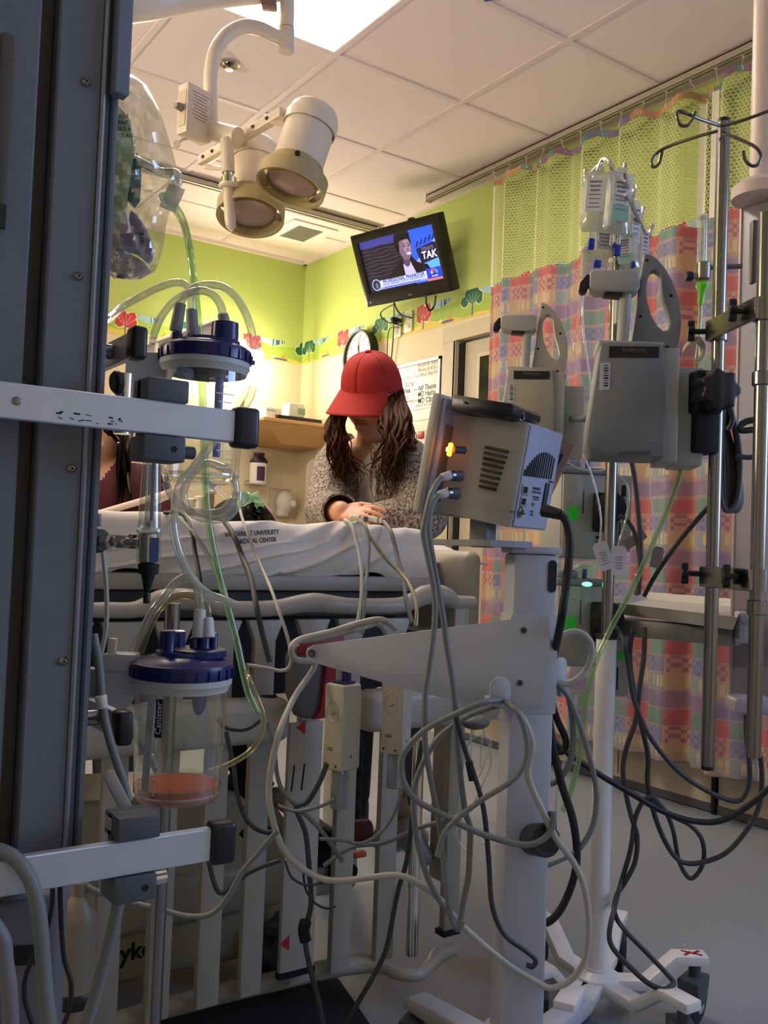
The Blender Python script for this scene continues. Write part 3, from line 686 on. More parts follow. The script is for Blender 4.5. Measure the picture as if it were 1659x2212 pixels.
cable('thin_cable', 'thin dark cord trailing from the flat black box along the corner shelf', [(c.x+0.155, 5.0, zt+0.014), (c.x+0.18, 4.97, zt+0.006), (c.x+0.22, 4.96, zt+0.006), (c.x+0.26, 5.02, zt+0.006)], 0.003, RUB, 'cord')
c = PY(634, 880, 5.05); t = thing('wipes_pack', 'wrapped white and green tissue pack on the black box on the shelf', 'pack', (c.x, 5.05, zt+0.028))
b = B(); b.box(0.115, 0.10, 0.095, c=(c.x, 5.05, zt+0.0765), bev=0.016, seg=4); wp = obj('wrapper', b, mat('printed_wrap', '#d8dccb', 0.4, var=0.25, scale=35), t)
b = B(); b.box(0.05, 0.001, 0.04, c=(c.x+0.03, 4.999, zt+0.072)); obj('green_print', b, mat('soft_green_print', '#8fae94', 0.5), wp)

# ---- dispensers on the back wall and by the corner
c = PY(557, 1012, 5.27); t = thing('wipes_canister', 'white wipes canister with dark purple lid in a wall holder', 'canister', (c.x, 5.27, c.z-0.1))
CL = T(c.x, 5.262, c.z-0.1)
b = B(); b.lathe([(0.050, 0), (0.054, 0.004), (0.054, 0.13), (0.050, 0.135)], CL, 24); obj('tub', b, mat('tub_white', '#e9e6e0', 0.4), t)
M_PUR = mat('purple_lid', '#2a1030', 0.3)
b = B(); b.lathe([(0.055, 0.135), (0.057, 0.14), (0.055, 0.152), (0.038, 0.168), (0.032, 0.178), (0.036, 0.188), (0.034, 0.198), (0.01, 0.2)], CL, 24); obj('lid', b, M_PUR, t)
b = B(); b.grid(lambda s, v: CL @ V((0.0548*math.cos(-2.2+s*1.0), 0.0548*math.sin(-2.2+s*1.0), 0.02+0.09*v)), 8, 2); obj('label_patch', b, mat('purple_label', '#4a2458', 0.5), t, recalc=False)
b = B(); b.box(0.125, 0.02, 0.03, c=(c.x, 5.325, c.z-0.09)); b.tube([(c.x-0.055, 5.32, c.z-0.09), (c.x-0.062, 5.27, c.z-0.095), (c.x, 5.20, c.z-0.1), (c.x+0.062, 5.27, c.z-0.095), (c.x+0.055, 5.32, c.z-0.09)], 0.004, 6); obj('holder', b, clear('holder_clear', haze=0.4), t)
c = PY(615, 1088, 5.27); t = thing('soap_dispenser', 'small cream soap dispenser with rounded spout on the back wall', 'dispenser', (c.x, 5.33, c.z-0.1))
b = B(); b.box(0.145, 0.02, 0.19, c=(c.x-0.01, 5.325, c.z), bev=0.008); obj('back_plate', b, mat('taupe_plate', '#b9ad98', 0.5), t)
b = B(); b.ell((c.x, 5.27, c.z+0.01), (0.058, 0.055, 0.075)); b.box(0.08, 0.06, 0.07, c=(c.x-0.005, 5.285, c.z-0.05), bev=0.02, seg=3); obj('cover', blob(b, 'cover', 0.006), WHITE, t)
b = B(); b.ell((c.x+0.035, 5.215, c.z+0.0), (0.022, 0.02, 0.026)); obj('push_spout', b, WHITE, t)
c = PY(700, 1045, 5.0); t = thing('towel_dispenser', 'tall cream paper towel dispenser with dark oval window beside the woman', 'dispenser', (2.93, 5.08, c.z-0.2))
za_, zb_ = PY(690, 1118, 4.95).z, PY(690, 985, 4.95).z
fd = V((-0.80, -0.60, 0)).normalized(); sd = V((0.60, -0.80, 0)).normalized()
tcn = PY(705, 1050, 5.0); TDM = fr((tcn.x, tcn.y, (za_+zb_)/2), sd, -fd, ZU)
b = B(); prof = [(-0.13, -(zb_-za_)/2), (0.13, -(zb_-za_)/2), (0.13, (zb_-za_)/2-0.06)] + [(0.13*math.cos(a)**0.7 if math.cos(a) > 0 else 0, (zb_-za_)/2-0.06+0.06*math.sin(a)) for a in [0.3, 0.7, 1.1, 1.4]] + [(-0.13*math.cos(a)**0.7, (zb_-za_)/2-0.06+0.06*math.sin(a)) for a in [1.4, 1.1, 0.7, 0.3]] + [(-0.13, (zb_-za_)/2-0.06)]
b.prism(prof, 0.14, TDM @ T(0, 0.03, 0), 0.012); obj('cover', b, mat('dispenser_cream', '#d2c8b4', 0.4), t)
b = B(); b.lathe([(0.05, 0), (0.05, 0.004)], TDM @ T(0.0, -0.0405, 0.02) @ Matrix.Diagonal((1, 1, 0.55, 1)) @ RX(90), 28); obj('oval_window', b, mat('smoked_window', '#4a443a', 0.2), t)
b = B(); b.box(0.16, 0.10, 0.2, TDM @ T(0, 0.15, 0)); obj('wall_mount', b, DGREY, t)
c = PY(495, 950, 5.31); b = B(); b.box(0.055, 0.004, 0.30, c=(c.x, 5.331, c.z), bev=0.001, seg=1)
obj('notice_sheet', b, mat('paper', '#efeadb', 0.8), None, 'tall white paper notice on the back wall behind the upper canister', 'notice')

# ---- assumed over-bed light added on the headwall, out of the picture to the left
t = thing('assumed_overbed_light', 'assumed long warm over-bed wall light, added unseen on the headwall left of the crib', 'wall lamp', (XL, 2.6, 1.72))  # unseen lamp, added to light the woman and exam lamp from the left
b = B(); b.box(0.09, 1.3, 0.16, c=(XL+0.047, 2.6, 1.80), bev=0.01, seg=3); obj('housing', b, WHITE, t)
b = B(); b.box(0.012, 1.24, 0.10, c=(XL+0.097, 2.6, 1.80), bev=0.004); obj('front_diffuser', b, mat('lit_assumed_overbed', '#fff2dc', 0.5, emis=(1.0, 0.85, 0.66), es=ASSUMED_OVERBED_E), t)
b = B(); b.box(0.07, 1.24, 0.010, c=(XL+0.05, 2.6, 1.884), bev=0.003); obj('top_diffuser', b, mat('lit_assumed_overbed_top', '#fff2dc', 0.5, emis=(1.0, 0.85, 0.70), es=ASSUMED_OVERBED_E*4.2), t)  # uplight of the assumed lamp, boosted to brighten the ceiling
# ================================================================ EXAM LAMP
def cdir(r, u, f): return (RGT*r+UPV*u+FWD*f).normalized()
OLIVE = mat('olive_ring', '#b3a374', 0.4); LENS = mat('lamp_lens', '#a58a80', 0.15, coat=0.4); CREAMW = mat('lamp_cream', '#e6d8c4', 0.35)
lamp = thing('exam_lamp', 'cream double-headed examination lamp hanging from a curved ceiling arm', 'exam lamp', P(620, 60, 2.25))
post = P(60, 20, 2.0)
b = B(); b.cyl(post, (post.x, post.y, ZC), 0.035); b.cyl((post.x, post.y, ZC-0.03), (post.x, post.y, ZC+0.002), 0.11); obj('ceiling_post', b, CREAMW, lamp)
b = B(); b.tube([P(606, -22, 2.25), P(445, -12, 2.15), P(280, 12, 2.05), P(60, 20, 2.0)], [0.026, 0.034, 0.037, 0.037], 14); obj('upper_arm', b, CREAMW, lamp)
b = B(); b.box(0.035, 0.03, 0.016, vf(582, 12, 2.22, 0), 0.003); obj('arm_latch', b, mat('taupe_metal', '#8a7266', 0.4), lamp)
b = B(); b.cyl(P(622, -60, 2.25), P(619, 60, 2.25), 0.0178); obj('drop_pole', b, CREAMW, lamp)
b = B(); b.cyl(P(619, 61, 2.25), P(618, 114, 2.25), 0.0195, bev=0.003); obj('pivot_joint', b, CREAMW, lamp)
b = B(); b.tube([P(612, 86, 2.25), P(590, 76, 2.24), P(560, 62, 2.23), P(525, 58, 2.22), P(490, 76, 2.21), P(466, 110, 2.2), P(456, 155, 2.2), P(455, 205, 2.2), P(457, 282, 2.2)], 0.0168, 16); obj('curved_arm', b, CREAMW, lamp)
BXM = vf(421, 247, 2.17, -38)
b = B(); b.box(0.036, 0.075, 0.117, BXM @ T(0.0, 0.0, 0), 0.003); cb = obj('control_box', b, CREAMW, lamp)
b = B(); b.box(0.026, 0.002, 0.085, BXM @ T(0, -0.038, 0), 0.001, 1); obj('face_plate', b, mat('plate_cream', '#d3c4a8', 0.4), cb)
b = B(); b.cyl(BXM @ V((0, -0.039, 0.0)), BXM @ V((0, -0.057, 0.0)), 0.0095, 0.008, bev=0.002); obj('knob', b, mat('knob_taupe', '#8f8275', 0.35), cb)
for i in range(9):
    b = B(); b.box(0.0005, 0.052-0.008*(i % 3), 0.0016, BXM @ T(0.0182, 0, 0.042-i*0.0075)); obj('print_line', b, mat('faint_red_print', '#a0766a', 0.7), cb)
b = B(); b.tube([P(404, 300, 2.15), P(392, 303, 2.14), P(385, 309, 2.14), P(381, 312, 2.14)], 0.003, 6); b.lathe([(0.0001, -0.003), (0.008, -0.003), (0.008, 0.003), (0.0001, 0.003)], vf(382, 311, 2.14) @ RX(90), 12, cap=False); obj('pull_toggle', b, CREAMW, lamp)
b = B(); b.cyl(P(456, 282, 2.2), P(516, 296, 2.16), 0.0225, bev=0.003); obj('hub', b, CREAMW, lamp)
cL, cR = P(434, 349, 2.32), P(612, 243, 2.10)
CBM = fr((cL+cR)/2, (cR-cL), ZU.cross(cR-cL), ZU.cross(cR-cL).cross(cL-cR))
b = B(); b.box((cR-cL).length, 0.022, 0.022, CBM, 0.002); obj('cross_bar', b, CREAMW, lamp)
for s in (-0.42, -0.3, 0.2, 0.36):
    b = B(); b.ell((s*(cR-cL).length, -0.012, 0), 0.005, CBM, 10, 6); obj('bolt', b, mat('bolt_brass', '#6d5c4a', 0.4, 0.7), lamp)
def head(c, ax, L_, r, rr, lab):
    """lamp head: c = centre of the front ring, ax = direction it shines"""
    ax = V(ax).normalized(); M = axis(c, c-ax)       # local z runs back from the ring
    b = B(); b.lathe([(r*0.98, 0.045), (r, 0.05), (r, L_-0.02), (r*0.97, L_-0.006), (r*0.88, L_)], M, 40); h = obj('lamp_head', b, CREAMW, lamp, label=lab)
    b = B(); b.lathe([(r*1.02, 0.015), (r*1.06, 0.02), (r*1.08, 0.052), (r*1.02, 0.056)], M, 40, cap=False); obj('collar', b, OLIVE, h)
    b = B(); b.lathe([(rr-0.006, -0.005), (rr, -0.007), (rr, 0.028), (rr-0.004, 0.03), (rr-0.006, 0.028), (rr-0.006, -0.005)], M, 48, cap=False); obj('guard_ring', b, OLIVE, h)
    for a in (20, 110, 200, 290):
        b = B(); b.box(rr-r, 0.004, 0.022, M @ RZ(a) @ T((rr+r)/2, 0, 0.016)); obj('ring_strut', b, OLIVE, h)
    b = B(); b.lathe([(r*1.0, 0.0), (r*1.03, 0.004), (r*1.03, 0.016), (r*0.98, 0.016)], M, 40, cap=False); obj('lens_bezel', b, OLIVE, h)
    b = B(); b.lathe([(0.0001, 0.002), (r*0.5, 0.004), (r*0.985, 0.010), (r*0.985, 0.014), (0.0001, 0.014)], M, 40, cap=False); obj('lens', b, LENS, h)
    for a in (30, 150, 270):
        b = B(); b.cyl(M @ RZ(a) @ V((r*1.0, 0, 0.045)), M @ RZ(a) @ V((r*1.14, 0, 0.045)), 0.006); obj('thumb_screw', b, BLACK, h)
    b = B(); b.cyl(M @ RZ(235) @ V((r*0.99, 0, L_*0.72)), M @ RZ(235) @ V((r*1.03, 0, L_*0.72)), 0.005); obj('screw', b, BLACK, h)
    return h, M
h1, M1 = head(P(628, 402, 2.08), cdir(-0.26, -0.93, -0.20), 0.196, 0.057, 0.079, 'nearer lamp head tilted towards the bed')
h2, M2 = head(P(541, 466, 2.22), cdir(-0.03, -0.95, -0.32), 0.20, 0.058, 0.081, 'farther lamp head pointing down')
for (M_, hp, px, py, d) in ((M1, h1, 606, 248, 2.12), (M2, h2, 445, 360, 2.3)):
    r = 0.0595; c = M_ @ V((0, 0, 0.15))
    b = B(); b.lathe([(r, 0.145), (r+0.002, 0.145), (r+0.002, 0.172), (r, 0.172)], M_, 40, cap=False); obj('strap', b, CREAMW, hp)
    p0 = P(px, py, d); dr = (p0-c); dr = (dr-(M_.col[2].xyz*dr.dot(M_.col[2].xyz))).normalized()
    b = B(); b.tube([p0, c+dr*(r+0.03), c+dr*(r*0.9)], 0.010, 8, flat=0.5); obj('yoke_arm', b, CREAMW, hp)
hd = lambda y: 492+(y-320)*0.03
b = B(); b.cyl(P(490, 300, 2.16), P(493, 373, 2.16), 0.0155); obj('handle_socket', b, CREAMW, lamp)
b = B(); b.cyl(P(493, 372, 2.16), P(494, 384, 2.16), 0.0125); b.cyl(P(494, 383, 2.16), P(494, 398, 2.16), 0.0185, bev=0.002); obj('handle_collar', b, CHROME, lamp)
b = B(); b.cyl(P(494, 397, 2.16), P(494, 407, 2.16), 0.024, bev=0.003); b.tube([P(494, 405, 2.16), P(497, 470, 2.16), P(499, 488, 2.16), P(499.5, 498, 2.16)], [0.0128, 0.0132, 0.012, 0.004], 16); obj('sterile_handle', b, CREAMW, lamp)
# ================================================================ BED (hospital crib)
BEDW = mat('bed_enamel', '#a8a498', 0.4, bump=0.03); BEDG = mat('bed_grey_shell', '#8f9091', 0.5); SHEET = mat('bed_sheet', '#e9e3db', 0.8, var=0.05, scale=20, bump=0.15, bscale=90)
YR = 1.585
def R_(px, py, Y=YR): return PY(px, py, Y)
bed = thing('hospital_crib', 'white slatted hospital crib bed with its near side rail lowered', 'crib bed', (0.75, 1.9, 0))
XE = R_(1022, 1300).x
# top rail of the near side, with raised grips
rp = [(150, 1318, 17), (228, 1318, 18), (285, 1318, 18), (320, 1308, 21), (352, 1296, 24), (395, 1294, 24), (435, 1300, 22), (485, 1314, 18), (545, 1316, 18), (600, 1313, 18), (640, 1306, 20), (676, 1302, 22), (712, 1305, 20), (750, 1309, 18), (800, 1309, 17), (862, 1307, 17), (892, 1298, 19), (915, 1286, 22), (945, 1284, 22), (966, 1290, 20), (982, 1301, 16), (1005, 1302, 15), (1022, 1302, 14)]
pts = [R_(x, y) for x, y, r in rp]; rs = [r*(p-EYE).dot(FWD)/FPX for (x, y, r), p in zip(rp, pts)]
b = B(); b.tube([V((0.05, YR, pts[0].z))]+pts, [rs[0]]+rs, 14, 4); obj('top_rail', b, BEDW, bed)
zt_ = R_(545, 1316).z; zl_ = 0.085
slat_px = [150, 261, 372, 478, 569, 672, 757, 850]
for px in slat_px:
    x = R_(px, 1400).x; b = B(); wd = 0.044
    b.prism([(-wd/2, zl_), (wd/2, zl_), (wd/2, zt_-0.06), (wd/2+0.016, zt_-0.02), (-wd/2-0.016, zt_-0.02), (-wd/2, zt_-0.06)], 0.018, T(x, YR, 0), 0.003); obj('slat', b, BEDW, bed)
x = R_(990, 1400).x
b = B(); b.box(0.040, 0.02, zt_-0.11, c=(x, YR, (zt_+0.11)/2), bev=0.003); obj('end_slat', b, BEDW, bed)
b = B(); b.box(0.046, 0.03, 0.012, c=(x-0.002, YR, 0.108)); obj('slat_foot', b, BLACK, bed)
# bottom rail
bp = [(160, 2235, 16), (330, 2185, 17), (470, 2148, 17), (600, 2118, 17), (700, 2095, 16), (780, 2082, 14), (830, 2090, 12), (862, 2104, 10), (900, 2106, 10), (925, 2090, 12), (945, 2064, 14), (980, 2052, 13)]
pts = [PZ(x, y, 0.075) for x, y, r in bp]
b = B(); b.tube([pts[0]+V((-0.35, 0, 0))]+pts, [0.02]+[0.019 if r > 13 else 0.013 for _, _, r in bp], 12, 4); obj('bottom_rail', b, BEDW, bed)
b = B(); b.cyl(PZ(889, 2064, 0.1), R_(905, 1590), 0.0125); obj('guide_rod', b, CHROME, bed)
# front housings across the slats
for (xa, xb, py) in ((150, 614, 1566), (778, 1066, 1528)):
    A, C = R_(xa, py, 1.555), R_(xb, py, 1.555); z = 0.603
    b = B(); b.box(C.x-A.x, 0.07, 0.082, c=((A.x+C.x)/2, 1.555, z), bev=0.022, seg=4); h = obj('cross_housing', b, BEDW, bed)
    b = B(); b.lathe([(0.016, 0), (0.016, 0.003)], T(C.x-0.035, 1.555, z+0.039), 16); obj('socket_hole', b, MATTE, h)
# label plate
A = R_(648, 1850, 1.56); b = B(); b.box(0.074, 0.012, 0.47, c=(A.x, 1.56, 0.355), bev=0.002); pl = obj('label_plate', b, BEDW, bed)
b = B(); b.box(0.078, 0.016, 0.012, c=(A.x, 1.56, 0.118)); obj('plate_foot', b, BLACK, pl)
for (px, py) in ((617, 2038), (652, 1571)):
    c = R_(px, py, 1.553); b = B(); b.prism([(-0.012, 0), (0.008, 0.014), (0.008, -0.014)], 0.001, T(c.x, 1.5535, c.z)); obj('red_arrow', b, RED, pl)
for dx in (-0.012, 0.01):
    c = R_(645, 1680, 1.553); b = B(); b.box(0.003, 0.001, 0.05, T(c.x+dx, 1.5535, c.z) @ RY(5)); obj('slot_mark', b, MATTE, pl)
# deck, mattress support and end boards
mz0, mz1 = 0.872, 0.975; XM0, XM1 = 0.02, R_(938, 1180, 1.66).x
b = B(); b.box(XM1-XM0+0.03, 0.60, 0.032, c=((XM0+XM1)/2-0.01, 1.945, 0.852), bev=0.006); obj('mattress_deck', b, BEDW, bed)
b = B(); b.box(XM1-XM0-0.04, 0.55, 0.05, c=((XM0+XM1)/2-0.03, 1.95, 0.808)); obj('deck_frame', b, DGREY, bed)
for sgn, xx in ((1, R_(968, 1230, 1.72).x), (-1, 0.0)):
    b = B(); b.box(0.05, 0.66, 0.20, c=(xx, 1.95, 0.83), bev=0.022, seg=4); e = obj('end_board', b, BEDW, bed)
    b = B(); b.box(0.042, 0.06, 0.60, c=(xx, 1.70, 0.47), bev=0.008); obj('end_post', b, BEDW, e)
    b = B(); b.box(0.042, 0.06, 0.60, c=(xx, 2.18, 0.47), bev=0.008); obj('end_post', b, BEDW, e)
# base with cover, bellows, castors
b = B(); b.box(XM1-XM0-0.08, 0.50, 0.17, c=((XM0+XM1)/2-0.03, 1.95, 0.705), bev=0.01); obj('underframe', b, mat('underframe_dark', '#24262a', 0.6), bed)
b = B(); b.box(1.05, 0.40, 0.10, c=(0.68, 1.98, 0.20), bev=0.02, seg=3); obj('base_frame', b, BEDW, bed)
cv0, cv1 = R_(215, 2000, 1.80), R_(628, 2000, 1.80)
zc0, zc1 = R_(350, 2100, 1.80).z, R_(350, 1700, 1.80).z
b = B(); b.prism([(cv0.x-0.25, zc0), (cv1.x, zc0-0.02), (cv1.x, zc1-0.12), (cv1.x-0.14, zc1-0.03), (cv0.x-0.25, zc1)], 0.25, T(0, 1.925, 0), 0.02, seg=3); cov = obj('base_cover', b, mat('bed_beige_cover', '#a9a18a', 0.5), bed)
c = R_(284, 2058, 1.797); text('stryker', 0.047, TF((c.x-0.006, 1.7985, c.z), (1, 0, 0), (0, -1, 0)), INK, cov, 'logo', 0.0005, 0.0012)
def bellows(px, Y, z0, z1, r):
    x = R_(px, 1740, Y).x; b = B(); n = 11; pr = [(r*0.75, z0)]
    for i in range(n):
        za = z0+(z1-z0)*i/n; zb = z0+(z1-z0)*(i+0.5)/n; pr += [(r*0.72, za), (r, zb)]
    pr += [(r*0.72, z1)]; b.lathe(pr, T(x, Y, 0), 28); obj('lift_bellows', b, MATTE, bed)
bellows(535, 1.84, 0.29, 0.80, 0.056); bellows(757, 1.95, 0.25, 0.80, 0.03)
def castor(x, y, r=0.055, rz=20, nm='castor', parent=None, m1=BLACK, h=0.15):
    Mx = T(x, y, 0) @ RZ(rz); b = B(); b.lathe([(r*0.8, -0.016), (r, -0.012), (r, 0.012), (r*0.8, 0.016)], Mx @ T(0, 0.0, r) @ RX(90), 24); c = obj(nm, b, m1, parent)
    b = B(); b.lathe([(r*0.42, -0.018), (r*0.42, 0.018)], Mx @ T(0, 0, r) @ RX(90), 16); obj('wheel_hub', b, GREYP, c)
    b = B(); b.prism([(-0.02, r), (0.02, r), (0.035, 2*r+0.012), (-0.035, 2*r+0.012)], 0.044, Mx, 0.004); b.cyl(Mx @ V((0.005, 0, 2*r+0.01)), Mx @ V((0.005, 0, h)), 0.012); obj('fork', b, DGREY, c)
    return c
castor(R_(602, 1990, 1.75).x, 1.75, 0.062, 35, 'castor', bed); castor(0.18, 1.75, 0.062, 10, 'castor', bed); castor(R_(602, 1990, 1.75).x+0.38, 2.15, 0.062, -20, 'castor', bed); castor(0.2, 2.18, 0.062, 60, 'castor', bed)
TAN = mat('lift_arm_tan', '#8d8272', 0.5)
for (a, c_, r) in (((600, 1720), (690, 1790), 0.022), ((575, 1735), (640, 1830), 0.014), ((850, 1740), (905, 1810), 0.030), ((660, 1560), (668, 1760), 0.011), ((862, 1610), (872, 1740), 0.012)):
    p0, p1 = R_(a[0], a[1], 1.80), R_(c_[0], c_[1], 1.80); b = B(); b.cap(p0, p1, r, r*0.8); obj('lift_arm', b, TAN, bed)
b = B(); b.cap(R_(880, 1800, 1.75), R_(915, 1850, 1.72), 0.035, 0.022); obj('foot_lever', b, BEDG, bed)
for (px, py, sz) in ((720, 1815, 0.05), (735, 1880, 0.04), (690, 1850, 0.035)):
    c = R_(px, py, 1.78); b = B(); b.box(sz*1.6, 0.06, sz, T(*c) @ RY(15), 0.012, 3); obj('pedal_block', b, MATTE, bed)
c = R_(765, 1795, 1.70); b = B(); b.cyl((c.x-0.03, 1.70, c.z), (c.x+0.03, 1.68, c.z), 0.026, bev=0.004); obj('brake_knob', b, mat('maroon_plastic', '#5c2a34', 0.5), bed)
c = R_(775, 1845, 1.70); b = B(); b.box(0.03, 0.02, 0.012, T(*c), 0.003); obj('orange_tab', b, mat('orange_plastic', '#d0603a', 0.5), bed)

# mattress with its sheet: one draped body
t = thing('mattress', 'crib mattress under a stretched white hospital sheet with printed lettering', 'mattress', (0.7, 1.95, 0.868))
def fold(s, v):
    x = XM0+(XM1-XM0)*s
    d = 0.0
    for (x0, sl, w_, a) in ((1.02, 0.9, 0.020, 0.010), (0.95, 1.35, 0.016, 0.008), (0.88, 1.8, 0.02, 0.007), (1.10, 0.55, 0.016, 0.006), (0.72, 2.2, 0.02, 0.006), (0.62, 0.35, 0.02, 0.005)):
        e = (x-x0)+sl*0.28*(1-v)-0.10; d += a*math.exp(-(e/w_)**2)
    return d
def msec(v):
    """cross-section: v 0 near bottom .. 0.45 near top edge .. 1 far bottom"""
    if v < 0.40: k = v/0.40; return (1.652-0.012*math.sin(k*math.pi), mz0-0.008+(mz1-0.03-mz0)*k)
    if v < 0.5: a = (v-0.40)/0.10*math.pi/2; return (1.652+0.03*(1-math.cos(a)), mz1-0.038+0.038*math.sin(a))
    if v < 0.85: k = (v-0.5)/0.35; return (1.682+k*0.52, mz1-0.085*min(1, k*4)*min(1, (1-k)*4))
    k = (v-0.85)/0.15; return (2.202+0.03*math.sin(k*1.5), mz1-0.1*k)
def mfn(s, v):
    x = XM0+(XM1-XM0)*s; y, z = msec(v); f = fold(s, min(v/0.45, 1.2)) if v < 0.7 else 0
    rr_ = max(0, s-0.965)/0.035; y += 0.03*rr_*rr_*(1 if v < 0.5 else -0.3); z -= 0.012*rr_*rr_ if v > 0.3 else 0
    z += 0.010*math.exp(-((x-0.42)/0.12)**2) if v > 0.4 else 0
    z += 0.004*math.sin(x*13)+0.003*math.sin(x*31)
    if v < 0.05: z += 0.006*math.sin(x*24)+0.004*math.sin(x*57)
    return (x, y-f, z+0.4*f if 0.35 < v < 0.55 else z)
b = B(); b.grid(mfn, 220, 70)
n0 = len(b.v); me_r = [mfn(1, j/20) for j in range(21)]; me_l = [mfn(0, j/20) for j in range(21)]
b.add(me_r, [tuple(range(21))]); b.add(me_l, [tuple(range(21))])
sh = obj('fitted_sheet', b, SHEET, t, ang=70)
Fc = R_(548, 1158, 1.630); M_STAMP = mat('stamp_ink', '#55524e', 0.8)
def sfr(px, py): c = R_(px, py, 1.632); return TF(c, V((1, 0, 0.085)), (0, -1, 0.0))
text('VANDERBILT UNIVERSITY', 0.0128, sfr(545, 1152), M_STAMP, sh, 'stamp', 0.0006, 0.0003, 0.80)
text('MEDICAL CENTER', 0.0128, sfr(556, 1168), M_STAMP, sh, 'stamp', 0.0006, 0.0003, 0.80)
b = B(); b.box(1.1, 0.5, 0.09, c=(0.66, 1.95, 0.918), bev=0.02); obj('foam_core', b, mat('foam', '#c9c2a8', 0.9), t)
# ================================================================ PEOPLE
SKIN = mat('skin', '#d8a284', 0.5, var=0.05, scale=12, sss=0.08); LIP = mat('lips', '#bd7466', 0.45)
HAIRB = mat('brown_hair', '#402615', 0.6, var=0.7, scale=55, stretch=(1, 1, 0.12)); HAIRD = mat('dark_hair', '#0d0907', 0.4, var=0.3, scale=60)
for _m, _v in ((HAIRB, 0.12), (HAIRD, 0.2)): _m.node_tree.nodes['Principled BSDF'].inputs['Specular IOR Level'].default_value = _v
CAPR = mat('red_cap_cloth', '#9e1d18', 0.85, var=0.10, scale=160, bump=0.25, bscale=900)
KNIT = mat('marled_grey_knit', '#b3a698', 0.95, var=0.0)
def speckle(m, dark, scale):
    nt = m.node_tree; N, L = nt.nodes, nt.links; bs = N['Principled BSDF']
    tc = N.new('ShaderNodeTexCoord'); mp = N.new('ShaderNodeMapping'); mp.inputs['Scale'].default_value = (1, 1, 0.8); L.new(tc.outputs['Object'], mp.inputs[0])
    nz = N.new('ShaderNodeTexNoise'); nz.inputs['Scale'].default_value = scale; nz.inputs['Detail'].default_value = 4; nz.inputs['Roughness'].default_value = 0.7; L.new(mp.outputs[0], nz.inputs['Vector'])
    cr = N.new('ShaderNodeValToRGB'); cr.color_ramp.elements[0].position = 0.42; cr.color_ramp.elements[0].color = (*lin(dark), 1); cr.color_ramp.elements[1].position = 0.60; cr.color_ramp.elements[1].color = bs.inputs['Base Color'].links[0].from_node.inputs[6].default_value if bs.inputs['Base Color'].links else (1, 1, 1, 1)
    L.new(nz.outputs['Fac'], cr.inputs[0]); L.new(cr.outputs[0], bs.inputs['Base Color'])
    bp = N.new('ShaderNodeBump'); bp.inputs['Strength'].default_value = 0.5; bp.inputs['Distance'].default_value = 0.004; L.new(nz.outputs['Fac'], bp.inputs['Height']); L.new(bp.outputs[0], bs.inputs['Normal'])
speckle(KNIT, '#453f3a', 150)
SHIRT = mat('white_shirt', '#f2e8e0', 0.8, bump=0.1, bscale=60); PANTS = mat('dark_denim', '#22252c', 0.8)

def headframe(c, yaw, pitch, roll):
    """face looks along +y of the frame; yaw 0 faces the camera, positive turns to image-left"""
    toc = -HF; f = (toc*math.cos(math.radians(yaw))-HR*math.sin(math.radians(yaw)))
    s = f.cross(ZU)                                      # x axis
    M = fr(c, s, f, ZU)
    return M @ RX(-pitch) @ RY(roll)
def head_prims(b, H):
    b.ell((0, -0.012, 0.0), (0.074, 0.094, 0.088), H); b.ell((0, 0.028, -0.055), (0.060, 0.062, 0.062), H)
    b.ell((0, 0.048, -0.098), (0.036, 0.034, 0.026), H); b.ell((0, 0.070, -0.108), (0.017, 0.015, 0.014), H)
    b.ell((0.036, 0.050, -0.052), (0.026, 0.026, 0.028), H); b.ell((-0.036, 0.050, -0.052), (0.026, 0.026, 0.028), H)
    b.ell((0, 0.078, -0.018), (0.038, 0.018, 0.012), H)
    b.cap(H @ V((0, 0.083, -0.014)), H @ V((0, 0.100, -0.048)), 0.008, 0.011, 10); b.ell((0.010, 0.094, -0.052), (0.008, 0.009, 0.007), H); b.ell((-0.010, 0.094, -0.052), (0.008, 0.009, 0.007), H)
    b.ell((0, 0.081, -0.077), (0.023, 0.011, 0.010), H)
    for s in (-1, 1): b.ell((s*0.075, -0.01, -0.028), (0.007, 0.018, 0.03), H)
def face_parts(H, body, eyes=True):
    for nm, z, rz, ry in (('upper_lip', -0.0725, 0.0042, 0.0055), ('lower_lip', -0.0815, 0.0055, 0.006)):
        b = B(); b.ell((0, 0.0895, z), (0.021, ry, rz), H); obj(nm, b, LIP, body)
    for s in (-1, 1):
        b = B(); b.ell((s*0.031, 0.074, -0.022), (0.013, 0.008, 0.007), H); e = obj('eye', b, mat('eye_white', '#e6ddd2', 0.2), body)
        b = B(); b.ell((s*0.031, 0.080, -0.023), (0.005, 0.003, 0.005), H); obj('iris', b, mat('iris_brown', '#2c180e', 0.2), e)
        b = B(); b.ell((s*0.031, 0.0755, -0.0195), (0.0142, 0.009, 0.006), H); obj('eyelid', b, SKIN, e)
        b = B(); b.tube([H @ V((s*0.016, 0.083, -0.004)), H @ V((s*0.030, 0.084, 0.001)), H @ V((s*0.046, 0.074, -0.003))], [0.0022, 0.003, 0.0012], 6); obj('eyebrow', b, HAIRD, body)
